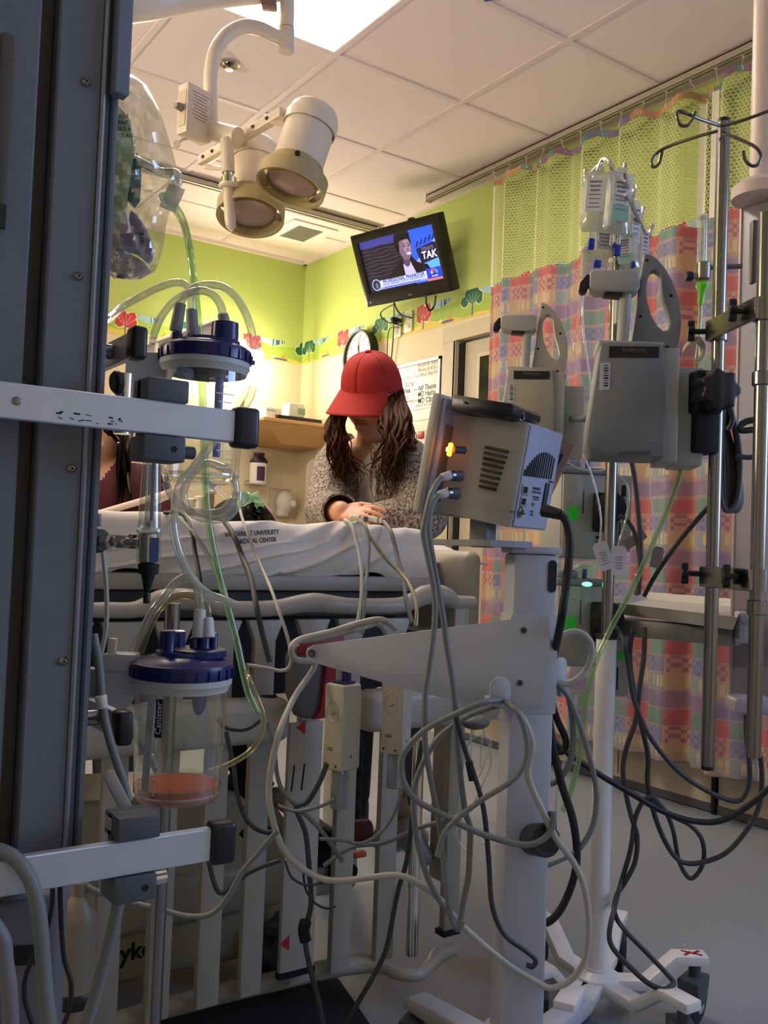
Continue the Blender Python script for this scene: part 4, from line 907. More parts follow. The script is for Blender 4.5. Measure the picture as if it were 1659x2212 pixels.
def hand_prims(b, wrist, fdir, nrm, s=1.0, curl=0.5, thumb=1):
    """palm from wrist along fdir, back of the hand towards nrm; fingers fan and curl, thumb leaves the side"""
    fdir = V(fdir).normalized(); nrm = (V(nrm)-fdir*V(nrm).dot(fdir)).normalized(); sd = fdir.cross(nrm)*thumb
    M = fr(wrist, sd, fdir, nrm)
    b.ell((0, 0.045*s, 0), (0.038*s, 0.048*s, 0.013*s), M)
    for i, (x, ln, sp) in enumerate(((0.031, 0.066, 0.16), (0.0105, 0.074, 0.04), (-0.0105, 0.068, -0.07), (-0.031, 0.054, -0.20))):
        p = V((x, 0.080, 0.002)); a = 0.10*curl; d = sp
        for k, fr_ in enumerate((0.42, 0.32, 0.26)):
            q = p+V((math.sin(d)*math.cos(a), math.cos(d)*math.cos(a), -math.sin(a)))*ln*fr_
            b.cap(M @ (p*s), M @ (q*s), (0.0088-0.0008*k)*s, (0.0080-0.0008*k)*s, 10); p = q; a += 0.55*curl
    b.cap(M @ V((0.030*s, 0.022*s, 0)), M @ V((0.052*s, 0.050*s, -0.004)), 0.0125*s, 0.0105*s, 10); b.cap(M @ V((0.052*s, 0.050*s, -0.004)), M @ V((0.056*s, 0.080*s, -0.008)), 0.0100*s, 0.0085*s, 10)

# ---------------- woman leaning on the crib
HC = P(800, 838, 2.72); H = headframe(HC, 24, 27, -5)
sR, eR, wR = P(729, 1008, 2.76), P(708, 1108, 2.60), P(735, 1105, 2.46)       # arm on the left of the picture
sL, eL, wL = P(876, 1000, 2.66), P(914, 1114, 2.52), P(822, 1124, 2.50)       # arm on the right
chest = P(803, 1052, 2.76); belly = P(818, 1150, 2.86); pelv = P(826, 1250, 2.96); neck0 = P(806, 985, 2.745)
tsd = (sL-sR); tsd.z = 0; tsd.normalize(); tfd = tsd.cross(ZU)*1.0
if tfd.dot(FWD) > 0: tfd = -tfd
woman = thing('person', 'woman in red cap and marled grey cardigan leaning on the crib', 'person', (pelv.x, pelv.y, 0))
def torso(b, e):
    TM = fr(chest, tsd, tfd, ZU)
    b.ell((0, -0.01, 0.03), (0.150+e, 0.095+e, 0.13+e), TM); b.ell((0.07, 0.045, -0.02), (0.062+e, 0.055+e, 0.06+e), TM); b.ell((-0.07, 0.045, -0.02), (0.062+e, 0.055+e, 0.06+e), TM)
    b.ell((0, 0, 0), (0.135+e, 0.09+e, 0.13+e), fr(belly, tsd, tfd, ZU)); b.ell((0, 0, 0), (0.16+e, 0.11+e, 0.11+e), fr(pelv, tsd, tfd, ZU))
    b.cap(sR-tsd*-0.02, sL-tsd*0.02, 0.058+e, 0.058+e)
def arms(b, e):
    for s, el, w_ in ((sR, eR, wR), (sL, eL, wL)):
        b.cap(s, el, 0.050+e, 0.040+e); b.cap(el, w_, 0.040+e, 0.029+e)
b = B(); head_prims(b, H); b.cap(neck0-V((0, 0, 0.03)), H @ V((0, -0.01, -0.075)), 0.052, 0.046); torso(b, 0); arms(b, 0)
for s in (-1, 1):
    hip = pelv+tsd*0.085*s-V((0, 0, 0.04)); knee = V((hip.x+0.03, hip.y+0.02, 0.47)); ank = V((knee.x+0.04, knee.y+0.05, 0.085))
    b.cap(hip, knee, 0.078, 0.052); b.cap(knee, ank, 0.050, 0.034); b.cap(ank-V((0, 0, 0.045)), ank+tfd*0.14-V((0, 0, 0.055)), 0.034, 0.028)
fd_ = (P(795, 1110, 2.41)-wR); hand_prims(b, wR, fd_, UPV*0.75-FWD*0.65, 0.84, 0.5, -1)
hand_prims(b, wL, (P(740, 1126, 2.50)-wL), V((0, 0, 1)), 0.95, 0.5, 1)
body = obj('body', blob(b, 'body', 0.0034, 3, 0.45), SKIN, woman, ang=80)
face_parts(H, body)
# trousers and shoes
b = B(); b.ell((0, 0, -0.01), (0.168, 0.118, 0.125), fr(pelv, tsd, tfd, ZU))
for s in (-1, 1):
    hip = pelv+tsd*0.085*s-V((0, 0, 0.04)); knee = V((hip.x+0.03, hip.y+0.02, 0.47)); ank = V((knee.x+0.04, knee.y+0.05, 0.085)); b.cap(hip, knee, 0.086, 0.06); b.cap(knee, ank+V((0, 0, 0.03)), 0.058, 0.045)
obj('trousers', blob(b, 'trousers', 0.008), PANTS, woman, ang=80)
for s in (-1, 1):
    hip = pelv+tsd*0.085*s; ank = V((hip.x+0.07, hip.y+0.07, 0.085)); b = B(); b.cap(ank-V((0, 0, 0.045)), ank+tfd*0.14-V((0, 0, 0.05)), 0.045, 0.036); b.cap(ank, ank-V((0, 0, 0.04)), 0.044, 0.044); obj('shoe', blob(b, 'shoe', 0.006), BLACK, woman, ang=80)
def cut(me, test):
    bm = bmesh.new(); bm.from_mesh(me); bmesh.ops.delete(bm, geom=[f for f in bm.faces if test(f.calc_center_median())], context='FACES'); bm.to_mesh(me); bm.free(); return me
def loc(p): q_ = p-chest; return q_.dot(tsd), q_.dot(tfd), q_.z
b = B(); torso(b, 0.007)
me = cut(blob(b, 'shirt', 0.006), lambda p: (lambda a, f, h: (f > -0.02 and h > 0.015 and abs(a+0.005) < 0.075*(h-0.015)/0.11) or h > 0.155 or abs(a) > 0.17 or p.z < pelv.z+0.02)(*loc(p)))
obj('shirt', me, SHIRT, woman, ang=80)
b = B(); torso(b, 0.019); arms(b, 0.016)
b.cap(sR, eR, 0.064, 0.062); b.cap(sL, eL, 0.070, 0.064); b.cap(eL, wL, 0.062, 0.046); b.cap(eR, wR, 0.058, 0.042)
def sdist(p, a, b_):
    t = max(0, min(1, (p-a).dot(b_-a)/(b_-a).length_squared)); return (p-a-(b_-a)*t).length
def armd(p): return min(sdist(p, sR, eR), sdist(p, eR, wR), sdist(p, sL, eL), sdist(p, eL, wL))
dwR = (wR-eR).normalized(); dwL = (wL-eL).normalized()
me = cut(blob(b, 'cardigan', 0.006, 3), lambda p: (lambda a, f, h: (f > 0.0 and -0.080+0.02*min(1, max(0, h/0.1)) < a < 0.075-0.02*min(1, max(0, h/0.1)) and armd(p) > 0.078) or (h > 0.115 and abs(a) < 0.085))(*loc(p)) or p.z < pelv.z-0.06 or (p-wR).dot(dwR) > 0.0 and (p-wR).length < 0.09 or (p-wL).dot(dwL) > 0.02 and (p-wL).length < 0.08)
o = obj('cardigan', me, KNIT, woman, ang=80); md = o.modifiers.new('thickness', 'SOLIDIFY'); md.thickness = 0.006; md.offset = 1
# cap
cap = None
def capfn(s, t):
    a = 2*math.pi*s; ph = t*math.pi/2*0.995
    seam = 0.0022*abs(math.sin(3*a))**0.25
    r = math.cos(ph)**0.72
    rx, ry = 0.084, 0.106
    return H @ V(((rx+seam)*r*math.sin(a), -0.012+(ry+seam)*r*math.cos(a)+0.008*math.sin(ph), -0.006+0.013*math.cos(a)*(1-t)-0.002+0.112*math.sin(ph)+0.03*0))
b = B(); b.grid(capfn, 72, 22); cap = obj('cap', b, CAPR, woman, ang=80); md = cap.modifiers.new('t', 'SOLIDIFY'); md.thickness = 0.003; md.offset = 0
for k in range(3):
    for sg in (0, 1):
        s0 = (k/6+sg*0.5) % 1
        b = B(); b.tube([V(capfn(s0, t_/10))+(V(capfn(s0, t_/10))-HC).normalized()*0.0012 for t_ in range(11)], 0.0012, 5, 2); obj('panel_seam', b, mat('cap_seam', '#6a120f', 0.8), cap)
b = B(); b.ell((0, -0.004, 0.108), (0.009, 0.009, 0.005), H, 12, 8); obj('top_button', b, CAPR, cap)
def brim(s, t):
    a = (s-0.5)*2.0; r0 = V((0.083*math.sin(a*1.05), -0.012+0.105*math.cos(a*1.05), 0.004+0.012*math.cos(a)))
    out = 0.084*t*math.cos(a*0.72)**0.55; 
    p = r0+V((0.10*math.sin(a)*t*0.28, out, -0.50*out-0.034*(abs(a)**2)*t*0.62))
    return H @ p
b = B(); b.grid(brim, 40, 12); o = obj('brim', b, CAPR, cap, ang=80); md = o.modifiers.new('t', 'SOLIDIFY'); md.thickness = 0.004; md.offset = 0
# hair
rnd = random.Random(3)
def lock(b, pts, r0, r1, wav, n=12, flat=0.45):
    pts = [V(p) for p in pts]; m = len(pts)-1; out = []; rr = []
    ph = rnd.uniform(0, 6.28); fq = rnd.uniform(3.0, 4.6)
    for i in range(n+1):
        t = i/n*m; k = min(int(t), m-1); u_ = t-k
        a, b_, c, d = pts[max(k-1, 0)], pts[k], pts[k+1], pts[min(k+2, m)]
        p = 0.5*((2*b_)+(c-a)*u_+(2*a-5*b_+4*c-d)*u_*u_+(3*b_-a-3*c+d)*u_**3)
        g = (i/n)**1.2; p = p+RGT*wav*g*math.sin(ph+fq*2*math.pi*i/n*0.62)+FWD*wav*0.8*g*math.cos(ph+fq*2*math.pi*i/n*0.62)
        out.append(p); rr.append((r0*(1-g)+r1*g)*(0.75+0.5*math.sin(math.pi*min(1, i/n+0.15))))
    b.tube(out, rr, 7, 2, flat=flat)
b = B()
b.ell((0, -0.03, -0.035), (0.083, 0.083, 0.075), H)
for i in range(110):      # lit side, left of the picture
    a = rnd.uniform(0.95, 2.3); st = H @ V((0.080*math.sin(a), -0.012+0.098*math.cos(a), -0.012-rnd.uniform(0, 0.02)))
    ex, ey = (rnd.uniform(722, 758) if rnd.random() < 0.8 else rnd.uniform(758, 790)), rnd.uniform(1005, 1062)
    if i < 28: ex, ey = rnd.uniform(712, 745), rnd.uniform(985, 1050)
    d_ = rnd.uniform(2.585, 2.66); mx_ = rnd.uniform(706, 738)
    lock(b, [st, P(mx_+4, 915+rnd.uniform(-8, 8), rnd.uniform(2.62, 2.70)), P((mx_*1.3+ex*0.7)/2, 965+rnd.uniform(-10, 10), rnd.uniform(2.58, 2.66)), P(ex, ey, d_)], rnd.uniform(0.0055, 0.009), 0.0012, rnd.uniform(0.008, 0.018), 18)
for i in range(150):      # shaded side, right of the picture
    a = rnd.uniform(0.9, 2.9); st = H @ V((-0.082*math.sin(a), -0.012+0.100*math.cos(a), -0.012-rnd.uniform(0, 0.02)))
    mx_ = rnd.uniform(822, 882); ex, ey = (rnd.uniform(815, 868) if rnd.random() < 0.85 else rnd.uniform(790, 815)), rnd.uniform(1000, 1082)
    if i < 46: mx_ = rnd.uniform(866, 884); ex, ey = rnd.uniform(862, 890), rnd.uniform(925, 985)
    lock(b, [st, P(mx_, 905+rnd.uniform(-12, 12), rnd.uniform(2.56, 2.66)), P((mx_+ex)/2+8, 960+rnd.uniform(-10, 10), rnd.uniform(2.50, 2.58)), P(ex, ey, rnd.uniform(2.50, 2.57))], rnd.uniform(0.0055, 0.0095), 0.0012, rnd.uniform(0.008, 0.018), 18)
obj('hair', b, HAIRB, woman, ang=80)

# ---------------- second woman, far left, half hidden by the column
HC2 = P(220, 928, 3.0); H2 = headframe(HC2, 35, 12, 4)
c2 = P(213, 1088, 3.02); p2 = P(210, 1290, 3.05)
wom2 = thing('person', 'dark-haired woman in a maroon top behind the crib, half hidden by the column', 'person', (p2.x, p2.y, 0))
s2 = (HR*0.9+HF*0.2).normalized(); f2 = s2.cross(ZU); f2 = -f2 if f2.dot(FWD) > 0 else f2
b = B(); head_prims(b, H2); b.cap(c2+V((0, 0, 0.10)), H2 @ V((0, -0.01, -0.07)), 0.05, 0.044)
def tor2(b, e):
    b.ell((0, 0, 0.02), (0.155+e, 0.10+e, 0.17+e), fr(c2, s2, f2, ZU)); b.ell((0, 0, 0), (0.15+e, 0.12+e, 0.17+e), fr(p2, s2, f2, ZU))
    for s in (-1, 1):
        sh_ = c2+s2*0.155*s+V((0, 0, 0.09)); el = sh_+s2*0.05*s+f2*0.05-V((0, 0, 0.27)); b.cap(sh_, el, 0.052+e, 0.042+e); b.cap(el, el+f2*0.16-s2*0.06*s+V((0, 0, 0.02)), 0.040+e, 0.030+e)
tor2(b, 0)
for s in (-1, 1):
    hip = V((p2.x, p2.y, 0.75))+s2*0.08*s; b.cap(hip, V((hip.x, hip.y, 0.45)), 0.09, 0.06); b.cap(V((hip.x, hip.y, 0.45)), V((hip.x, hip.y, 0.07)), 0.055, 0.04); b.cap(V((hip.x, hip.y, 0.045)), V((hip.x, hip.y, 0.045))+f2*0.14, 0.04, 0.032)
    sh_ = c2+s2*0.155*s+V((0, 0, 0.09)); el = sh_+s2*0.05*s+f2*0.05-V((0, 0, 0.27)); hand_prims(b, el+f2*0.16-s2*0.06*s+V((0, 0, 0.02)), f2, ZU, 0.95, 0.5, -s)
o2 = obj('body', blob(b, 'body', 0.007), SKIN, wom2, ang=80); face_parts(H2, o2)
b = B(); tor2(b, 0.012)
me = cut(blob(b, 'top', 0.008), lambda p: p.z > c2.z+0.135 or (p.z > c2.z+0.06 and abs((p-c2).dot(s2)) < 0.05*(p.z-c2.z-0.05)/0.08 and (p-c2).dot(f2) > 0))
obj('top', me, mat('maroon_cloth', '#4a0f1e', 0.8, bump=0.2, bscale=80), wom2, ang=80)
b = B(); 
for s in (-1, 1):
    hip = V((p2.x, p2.y, 0.75))+s2*0.08*s; b.cap(hip, V((hip.x, hip.y, 0.10)), 0.1, 0.065)
obj('trousers', blob(b, 'trousers', 0.01), PANTS, wom2, ang=80)
b = B(); b.ell((0, -0.02, 0.014), (0.084, 0.094, 0.094), H2)
for i in range(60):
    a = rnd.uniform(0.9, 5.38); st = H2 @ V((0.078*math.sin(a), -0.012+0.09*math.cos(a), 0.02))
    sx_ = -1 if math.sin(a) > 0 else 1
    e_ = P(248+rnd.uniform(0, 38) if sx_ > 0 else 170+rnd.uniform(0, 20), rnd.uniform(1060, 1110), rnd.uniform(2.88, 3.05))
    m_ = P(256+rnd.uniform(0, 24) if sx_ > 0 else 172+rnd.uniform(0, 15), 970, rnd.uniform(2.9, 3.05)); lock(b, [st, m_, e_], 0.013, 0.005, 0.003, 8)
obj('hair', b, HAIRD, wom2, ang=80)
b = B(); b.ell(tuple(P(256, 957, 2.92)), 0.004, None, 10, 6); obj('earring', b, CHROME, wom2)

# ---------------- child lying in the crib
hcP = P(528, 1122, 2.12); hcP.z = 0.962
kid = thing('person', 'dark-haired child lying in the crib, only the top of the head showing', 'person', (hcP.x, hcP.y, 0.9))
HK = axis(hcP, hcP+V((-0.95, -0.05, 0.25)), up=(0.1, 0.9, 0.4)) @ RZ(0)
HK = fr(hcP, V((-0.95, -0.05, 0.25)).cross(V((0.1, -0.95, -0.35)))*1, V((0.1, 0.95, 0.30)), V((-0.95, 0.02, 0.30)))
b = B(); head_prims(b, HK @ Matrix.Scale(0.82, 4)); b.cap(hcP+V((0.07, 0.0, -0.02)), hcP+V((0.12, 0, -0.02)), 0.03, 0.035); b.ell((hcP.x+0.25, hcP.y, hcP.z-0.02), (0.15, 0.10, 0.045))
for s in (-1, 1):
    b.cap((hcP.x+0.14, hcP.y+s*0.09, hcP.z-0.02), (hcP.x+0.28, hcP.y+s*0.12, hcP.z-0.025), 0.03, 0.022); hand_prims(b, V((hcP.x+0.28, hcP.y+s*0.12, hcP.z-0.025)), (1, 0, 0), ZU, 0.6, 0.5, s)
    b.cap((hcP.x+0.34, hcP.y+s*0.05, hcP.z-0.03), (hcP.x+0.44, hcP.y+s*0.06, hcP.z-0.035), 0.035, 0.025)
kb = obj('body', blob(b, 'body', 0.005), SKIN, kid, ang=80); 
b = B(); b.ell((0, -0.012, 0.006), (0.070, 0.086, 0.080), HK)
for i in range(40):
    a = rnd.uniform(1.1, 5.2); st = HK @ V((0.065*math.sin(a), -0.02+0.07*math.cos(a), 0.03)); lock(b, [st, st+V((rnd.uniform(-0.02, 0.03), rnd.uniform(-0.04, 0.04), -0.02)), V((st.x+rnd.uniform(-0.05, 0.05), st.y+rnd.uniform(-0.05, 0.05), 0.91))], 0.01, 0.004, 0.006, 8)
obj('hair', b, HAIRD, kid, ang=80)
bw = thing('hair_bow', 'pale green ribbon bow on the dark hair above the sheet', 'bow', P(543, 1082, 2.06))
BG = mat('mint_ribbon', '#a9d8b0', 0.45); bc = P(540, 1084, 2.05)
for i, (dx, dy, s_) in enumerate(((-16, -8, 1), (16, -6, 1), (20, 10, 0.8), (-8, 12, 0.7), (6, -12, 0.8))):
    e_ = P(540+dx*1.15, 1084+dy*1.1, 2.03+0.008*i); d_ = e_-bc; n_ = d_.cross(FWD).normalized()
    b = B(); b.grid(lambda s, t: bc+d_*(1.25*math.sin(math.pi*s*0.92+0.06))+n_*((t-0.5)*0.026*s_*(0.5+0.7*math.sin(math.pi*s))+(s-0.5)*0.010)-FWD*(0.016*(s-0.5)-0.006*math.sin(t*5)), 14, 4); o = obj('loop', b, BG, bw, ang=80); md = o.modifiers.new('t', 'SOLIDIFY'); md.thickness = 0.0012
b = B(); b.ell(tuple(bc), (0.009, 0.009, 0.008), None, 12, 8); obj('knot', b, BG, bw)
b = B(); b.grid(lambda s, t: (hcP.x+0.12+0.44*s, 1.72+0.44*t, 0.905+0.075*math.exp(-((t-0.5)/0.28)**2)*(1-s*0.5)+0.004*math.sin(s*17+t*9)), 40, 30)
o = obj('blanket', b, mat('blanket_white', '#ddd6cc', 0.9, bump=0.2, bscale=70), None, 'white cellular blanket over the child in the crib', 'blanket', ang=80); md = o.modifiers.new('t', 'SOLIDIFY'); md.thickness = 0.006
# ================================================================ LEFT EQUIPMENT COLUMN
YC = 0.90
def CZ(px, py, Y=YC): return PY(px, py, Y)
PANEL = mat('column_panel', '#63686f', 0.5, bump=0.04, bscale=700); PANELB = mat('column_brown_recess', '#4d4740', 0.6)
STRIP = mat('column_edge_strip', '#949aa6', 0.4, 0.2); STRIPD = mat('column_edge_dark', '#6a6a74', 0.5)
xe = CZ(222, 930).x; col = thing('equipment_column', 'tall grey ceiling-hung equipment column with rails at the left edge', 'equipment column', (0.1, 1.1, 0.6))
z0, z1 = 0.60, ZC
def cx_(px): return CZ(px, 930).x
def strip(name, pa, pb, y0, y1, m, za=z0, zb=z1, bev=0.002):
    xa, xb = cx_(pa), cx_(pb); b = B(); b.box(xb-xa, y1-y0, zb-za, c=((xa+xb)/2, (y0+y1)/2, (za+zb)/2), bev=bev, seg=1); return obj(name, b, m, col)
strip('core', -260, 214, YC+0.03, YC+0.38, PANELB)
pf = strip('front_panel', 80, 180, YC-0.004, YC+0.03, PANEL)
strip('groove_back', 40, 82, YC+0.016, YC+0.03, PANELB); strip('side_panel', -260, 42, YC-0.002, YC+0.03, PANEL)
strip('edge_bead', 178, 188, YC-0.008, YC+0.03, STRIP); strip('edge_channel', 188, 208, YC+0.004, YC+0.03, STRIPD); strip('edge_rib', 206, 221, YC-0.001, YC+0.034, PANEL); strip('edge_lip', 220, 226, YC+0.006, YC+0.03, STRIPD)
zz = CZ(262, 222).z
strip('upper_cover', 196, 231, YC-0.018, YC-0.004, mat('column_blue_cover', '#6d7686', 0.45), zz, z1)
for (px, py) in ((186, 178), (170, 597), (155, 1012), (137, 1428)):
    c = CZ(px, py, YC-0.005); b = B(); b.lathe([(0.0001, 0), (0.0036, 0.0), (0.0042, 0.001), (0.0026, 0.003), (0.0001, 0.0034)], fr(c, (1, 0, 0), (0, 0, 1), (0, -1, 0)), 14, cap=False); s = obj('screw', b, STEEL, col)
    b = B(); b.box(0.004, 0.0008, 0.0008, T(c.x, c.y-0.0034, c.z) @ RY(30)); b.box(0.0008, 0.0008, 0.004, T(c.x, c.y-0.0034, c.z) @ RY(30)); obj('screw_slot', b, MATTE, s)
b = B(); b.prism(rrect(0.012, 0.16, 0.004), 0.004, T(CZ(6, 260).x, YC-0.004, CZ(6, 260).z), 0.001); obj('recess_grip', b, PANELB, col)
b = B(); b.box(0.006, 0.004, 0.022, c=(CZ(2, 470).x, YC-0.004, CZ(2, 470).z)); obj('black_switch', b, BLACK, col)
# rails fixed to the column front
YRL = 0.852
def rail(py, pz_up, ext, nm):
    e = PY(ext, py, YRL); b = B(); xa = -0.35
    b.box(e.x-xa, 0.010, 0.0318, c=((xa+e.x)/2, YRL, e.z), bev=0.0012, seg=1); r = obj(nm, b, ALU, col)
    b = B(); b.box(0.026, 0.022, 0.041, c=(e.x+0.0125, YRL+0.001, e.z), bev=0.005, seg=3); obj('end_cap', b, BLACK, r)
    for xs_ in (0.0, 0.16):
        b = B(); b.cyl((xs_, YRL+0.004, e.z), (xs_, YC, e.z), 0.009); obj('standoff', b, STEEL, r)
    return e, r
eU, rU = rail(922, 0, 504, 'upper_rail'); eD, rD = rail(1822, 0, 452, 'lower_rail')
c = PY(36, 873, YRL-0.0055); b = B(); b.lathe([(0.0001, 0), (0.004, 0), (0.003, 0.0015), (0.0001, 0.002)], fr((c.x, YRL-0.0052, eU.z), (1, 0, 0), (0, 0, 1), (0, -1, 0)), 12, cap=False); obj('rail_screw', b, STEEL, rU)
rs_ = random.Random(5)
for i in range(16):
    b = B(); b.box(rs_.uniform(0.001, 0.006), 0.0003, rs_.uniform(0.0006, 0.0016), T(PY(rs_.uniform(120, 265), 908, YRL).x, YRL-0.0052, eU.z-0.008+rs_.uniform(-0.004, 0.003)) @ RY(rs_.uniform(-20, 20))); obj('scuff', b, MATTE, rU)
# side rails on the far flank, running in depth
def srail(px, py, nm):
    e = PX(px, py, 0.36); b = B(); b.box(0.010, 0.34, 0.030, c=(0.36, e.y+0.17, e.z), bev=0.001, seg=1); r = obj(nm, b, ALU, col)
    b = B(); b.box(0.018, 0.026, 0.038, c=(0.36, e.y-0.008, e.z), bev=0.005, seg=3); obj('end_cap', b, BLACK, r)
    for dy in (0.06, 0.24): b = B(); b.cyl((0.36, e.y+dy, e.z), (0.27, e.y+dy, e.z), 0.009); obj('standoff', b, STEEL, r)
    return e
e1 = srail(290, 745, 'side_rail'); e2 = srail(258, 1568, 'side_rail')
b = B(); b.cyl((0.36, 1.06, e1.z-0.03), (0.36, 1.06, e1.z-0.10), 0.010); obj('hanger_post', b, CHROME, col)
b = B(); b.cyl(PX(243, 826, 0.33), PX(262, 826, 0.34), 0.013, bev=0.003); obj('clamp_knob', b, BLACK, col)

# rail clamps on the front rails
def rclamp(name, lab, xa, xb, z, knob_m, lever=False):
    t = thing(name, lab, 'rail clamp', ((xa+xb)/2, YRL, z)); w_ = xb-xa; xm = (xa+xb)/2
    b = B(); b.box(w_, 0.040, 0.022, c=(xm, YRL+0.012, z+0.026), bev=0.002); b.box(w_, 0.012, 0.075, c=(xm, YRL+0.016, z), bev=0.002); obj('jaw', b, DGREY, t)
    b = B(); b.box(w_, 0.040, 0.024, c=(xm-0.001, YRL+0.012, z-0.030), bev=0.002); lb = obj('lower_jaw', b, DGREY, t)
    b = B(); b.cyl((xm+0.008, YRL-0.0085, z-0.030), (xm+0.008, YRL-0.0075, z-0.030), 0.003); obj('set_screw', b, MATTE, lb)
    b = B(); b.cyl((xb, YRL+0.012, z-0.03), (xb+0.016, YRL+0.012, z-0.03), 0.0065, bev=0.001); obj('knob', b, knob_m, t)
    return t
rclamp('rail_clamp', 'dark grey clamp block on the upper rail', PY(312, 860, YRL).x, PY(402, 860, YRL).x, eU.z+0.001, DGREY)
t = rclamp('rail_clamp', 'dark clamp block with lever on the lower rail', PY(247, 1840, YRL).x, PY(338, 1840, YRL).x, eD.z+0.001, CHROME)
b = B(); b.box(0.012, 0.008, 0.055, vf(258, 1718, 0.93, 30, 0, -28), 0.002); obj('lever_handle', b, mat('lever_tan', '#9c938c', 0.4), t); b = B(); b.box(0.045, 0.018, 0.012, T(PY(298, 1785, YRL).x, YRL+0.02, PY(298, 1783, YRL).z), 0.002); obj('lever', b, mat('lever_tan', '#9c938c', 0.4), t)
cb_ = P(372, 1335, 1.27); b = B(); b.cyl((cb_.x, cb_.y, 0.0), (cb_.x, cb_.y, cb_.z+0.02), 0.0105); obj('accessory_pole', b, STEEL, None, 'steel pole standing behind the lower suction canister', 'pole')

# ================================================================ SUCTION CANISTERS
def canister(lab, cx, cy, z_lid, r, h, fluid, name='suction_canister'):
    """z_lid = level of the rim"""
    t = thing(name, lab, 'suction canister', (cx, cy, z_lid-h)); C = T(cx, cy, z_lid)
    b = B(); b.lathe([(r*0.90, 0), (r*0.88, -h*0.5), (r*0.84, -h*0.94), (r*0.78, -h), (r*0.2, -h-0.001)], C, 48, cap=False); bd = obj('clear_body', b, CANI, t)
    b = B(); b.lathe([(r*0.83, -h*0.935), (r*0.845, -h*0.93), (r*0.845, -h*0.945), (r*0.8, -h*0.955)], C, 48, cap=False); obj('base_ring', b, CLEAR, bd)
    b = B(); b.lathe([(r*0.885, -0.021), (r*0.91, -0.021), (r*0.95, -0.014), (r*0.98, -0.012), (r*0.98, -0.002), (r*0.88, 0.0)], C, 48, cap=False); obj('collar_ring', b, mat('frosted_collar', '#b9bab4', 0.5), t)
    b = B(); b.lathe([(r*0.96, -0.006), (r*1.0, -0.004), (r*1.01, 0.006), (r*0.99, 0.012), (r*0.93, 0.014), (r*0.90, 0.016), (r*0.55, 0.022), (r*0.53, 0.026), (0.0001, 0.027)], C, 56, cap=False); lid = obj('lid', b, NAVY, t)
    b = B(); b.lathe([(r*0.86, -0.012), (r*0.86, -0.002), (0.0001, -0.003)], C, 40, cap=False); obj('lid_underside', b, mat('dark_grey_seal', '#3c3e44', 0.5), lid)
    for i in range(26):
        a = 2*math.pi*i/26; b = B(); b.box(0.003, 0.0012, 0.012, C @ RZ(math.degrees(a)) @ T(r*1.008, 0, 0.002)); obj('grip_rib', b, NAVY, lid)
    for i in range(14):
        zz_ = -0.035-i*(h-0.06)/13; b = B(); n_ = 5 if i % 2 else 9
        b.grid(lambda s, v: C @ V(((r*0.895-abs(zz_)*0.03)*math.cos(-0.55+s*0.07*n_/5), (r*0.895-abs(zz_)*0.03)*math.sin(-0.55+s*0.07*n_/5), zz_+0.0012*v)), 4, 1); obj('graduation', b, mat('white_print', '#cfd4d6', 0.6), bd, recalc=False)
    if fluid:
        b = B(); b.lathe([(r*0.79, -h+0.003), (r*0.835, -h*0.93), (r*0.838, -h*0.89), (r*0.838, -h*0.888), (0.0001, -h*0.888)], C, 48, cap=False); obj('fluid', b, mat('amber_fluid', '#c05a1e', 0.5, var=0.15), t)
        b = B(); b.lathe([(r*0.82, -h*0.888), (r*0.839, -h*0.884), (r*0.839, -h*0.90)], C, 48, cap=False); obj('meniscus', b, clear('meniscus', '#b9a04a', 0.6, '#8d7a30'), t)
    return t, C, lid, bd
def spout(C, lid, x, y, r, h, m, name='port', z=0.02, tilt=None):
    M = C @ T(x, y, z)
    if tilt is not None: M = M @ tilt
    b = B(); b.lathe([(r*1.15, 0), (r*1.12, 0.004), (r, 0.006), (r*0.96, h-0.001), (r*0.8, h)], M, 18); return obj(name, b, m, lid), M
# upper
uc = P(444, 776, 1.24); ru = 0.0605
tU, CU, lidU, bdU = canister('upper clear suction canister with navy lid backlit by the wall lamp', uc.x, uc.y, uc.z, ru, 0.165, False)
VR = fr((0, 0, 0), HR, HF, ZU)
CUv = fr(uc, HR, HF, ZU)
GREYS = mat('grey_sleeve', '#8f9196', 0.5)
spU = []
for nm, x, y, r, h, m, z in (('port', -0.040, 0.0, 0.008, 0.016, NAVY, 0.018), ('port', -0.016, 0.02, 0.008, 0.014, NAVY, 0.018), ('filter_cap', 0.026, -0.01, 0.0185, 0.030, NAVY, 0.018), ('port', 0.030, 0.03, 0.008, 0.02, NAVY, 0.02)):
    spout(CUv, lidU, x, y, r, h, m, nm, z)
for (x0, y0_, x1, y1_, d) in ((379, 716, 390, 655, 1.24), (416, 726, 414, 668, 1.26), (488, 712, 481, 678, 1.27)):
    b = B(); b.cyl(P(x0, y0_, d), P(x1, y1_, d), 0.0085, 0.0075, bev=0.001); obj('tube_sleeve', b, GREYS, lidU)
b = B(); b.tube([P(440, 726, 1.24), P(425, 727, 1.22), P(412, 724, 1.22), P(405, 722, 1.22)], 0.0012, 6); obj('tether', b, NAVY, lidU)
b = B(); b.box(0.010, 0.004, 0.006, T(*P(543, 783, 1.24)), 0.001); obj('lid_tab', b, BLACK, lidU)
b = B(); b.cyl(CUv @ V((0.02, 0, -0.002)), CUv @ V((0.02, 0, -0.13)), 0.006, 0.005); obj('float_stem', b, mat('blue_clear', '#2440b8', 0.3), tU)
b = B(); b.cyl(CUv @ V((0.02, 0, -0.002)), CUv @ V((0.02, 0, -0.026)), 0.016, 0.014); obj('float_cage', b, clear('blue_cage', '#5a7ae0', 0.35, '#3050c0'), tU)
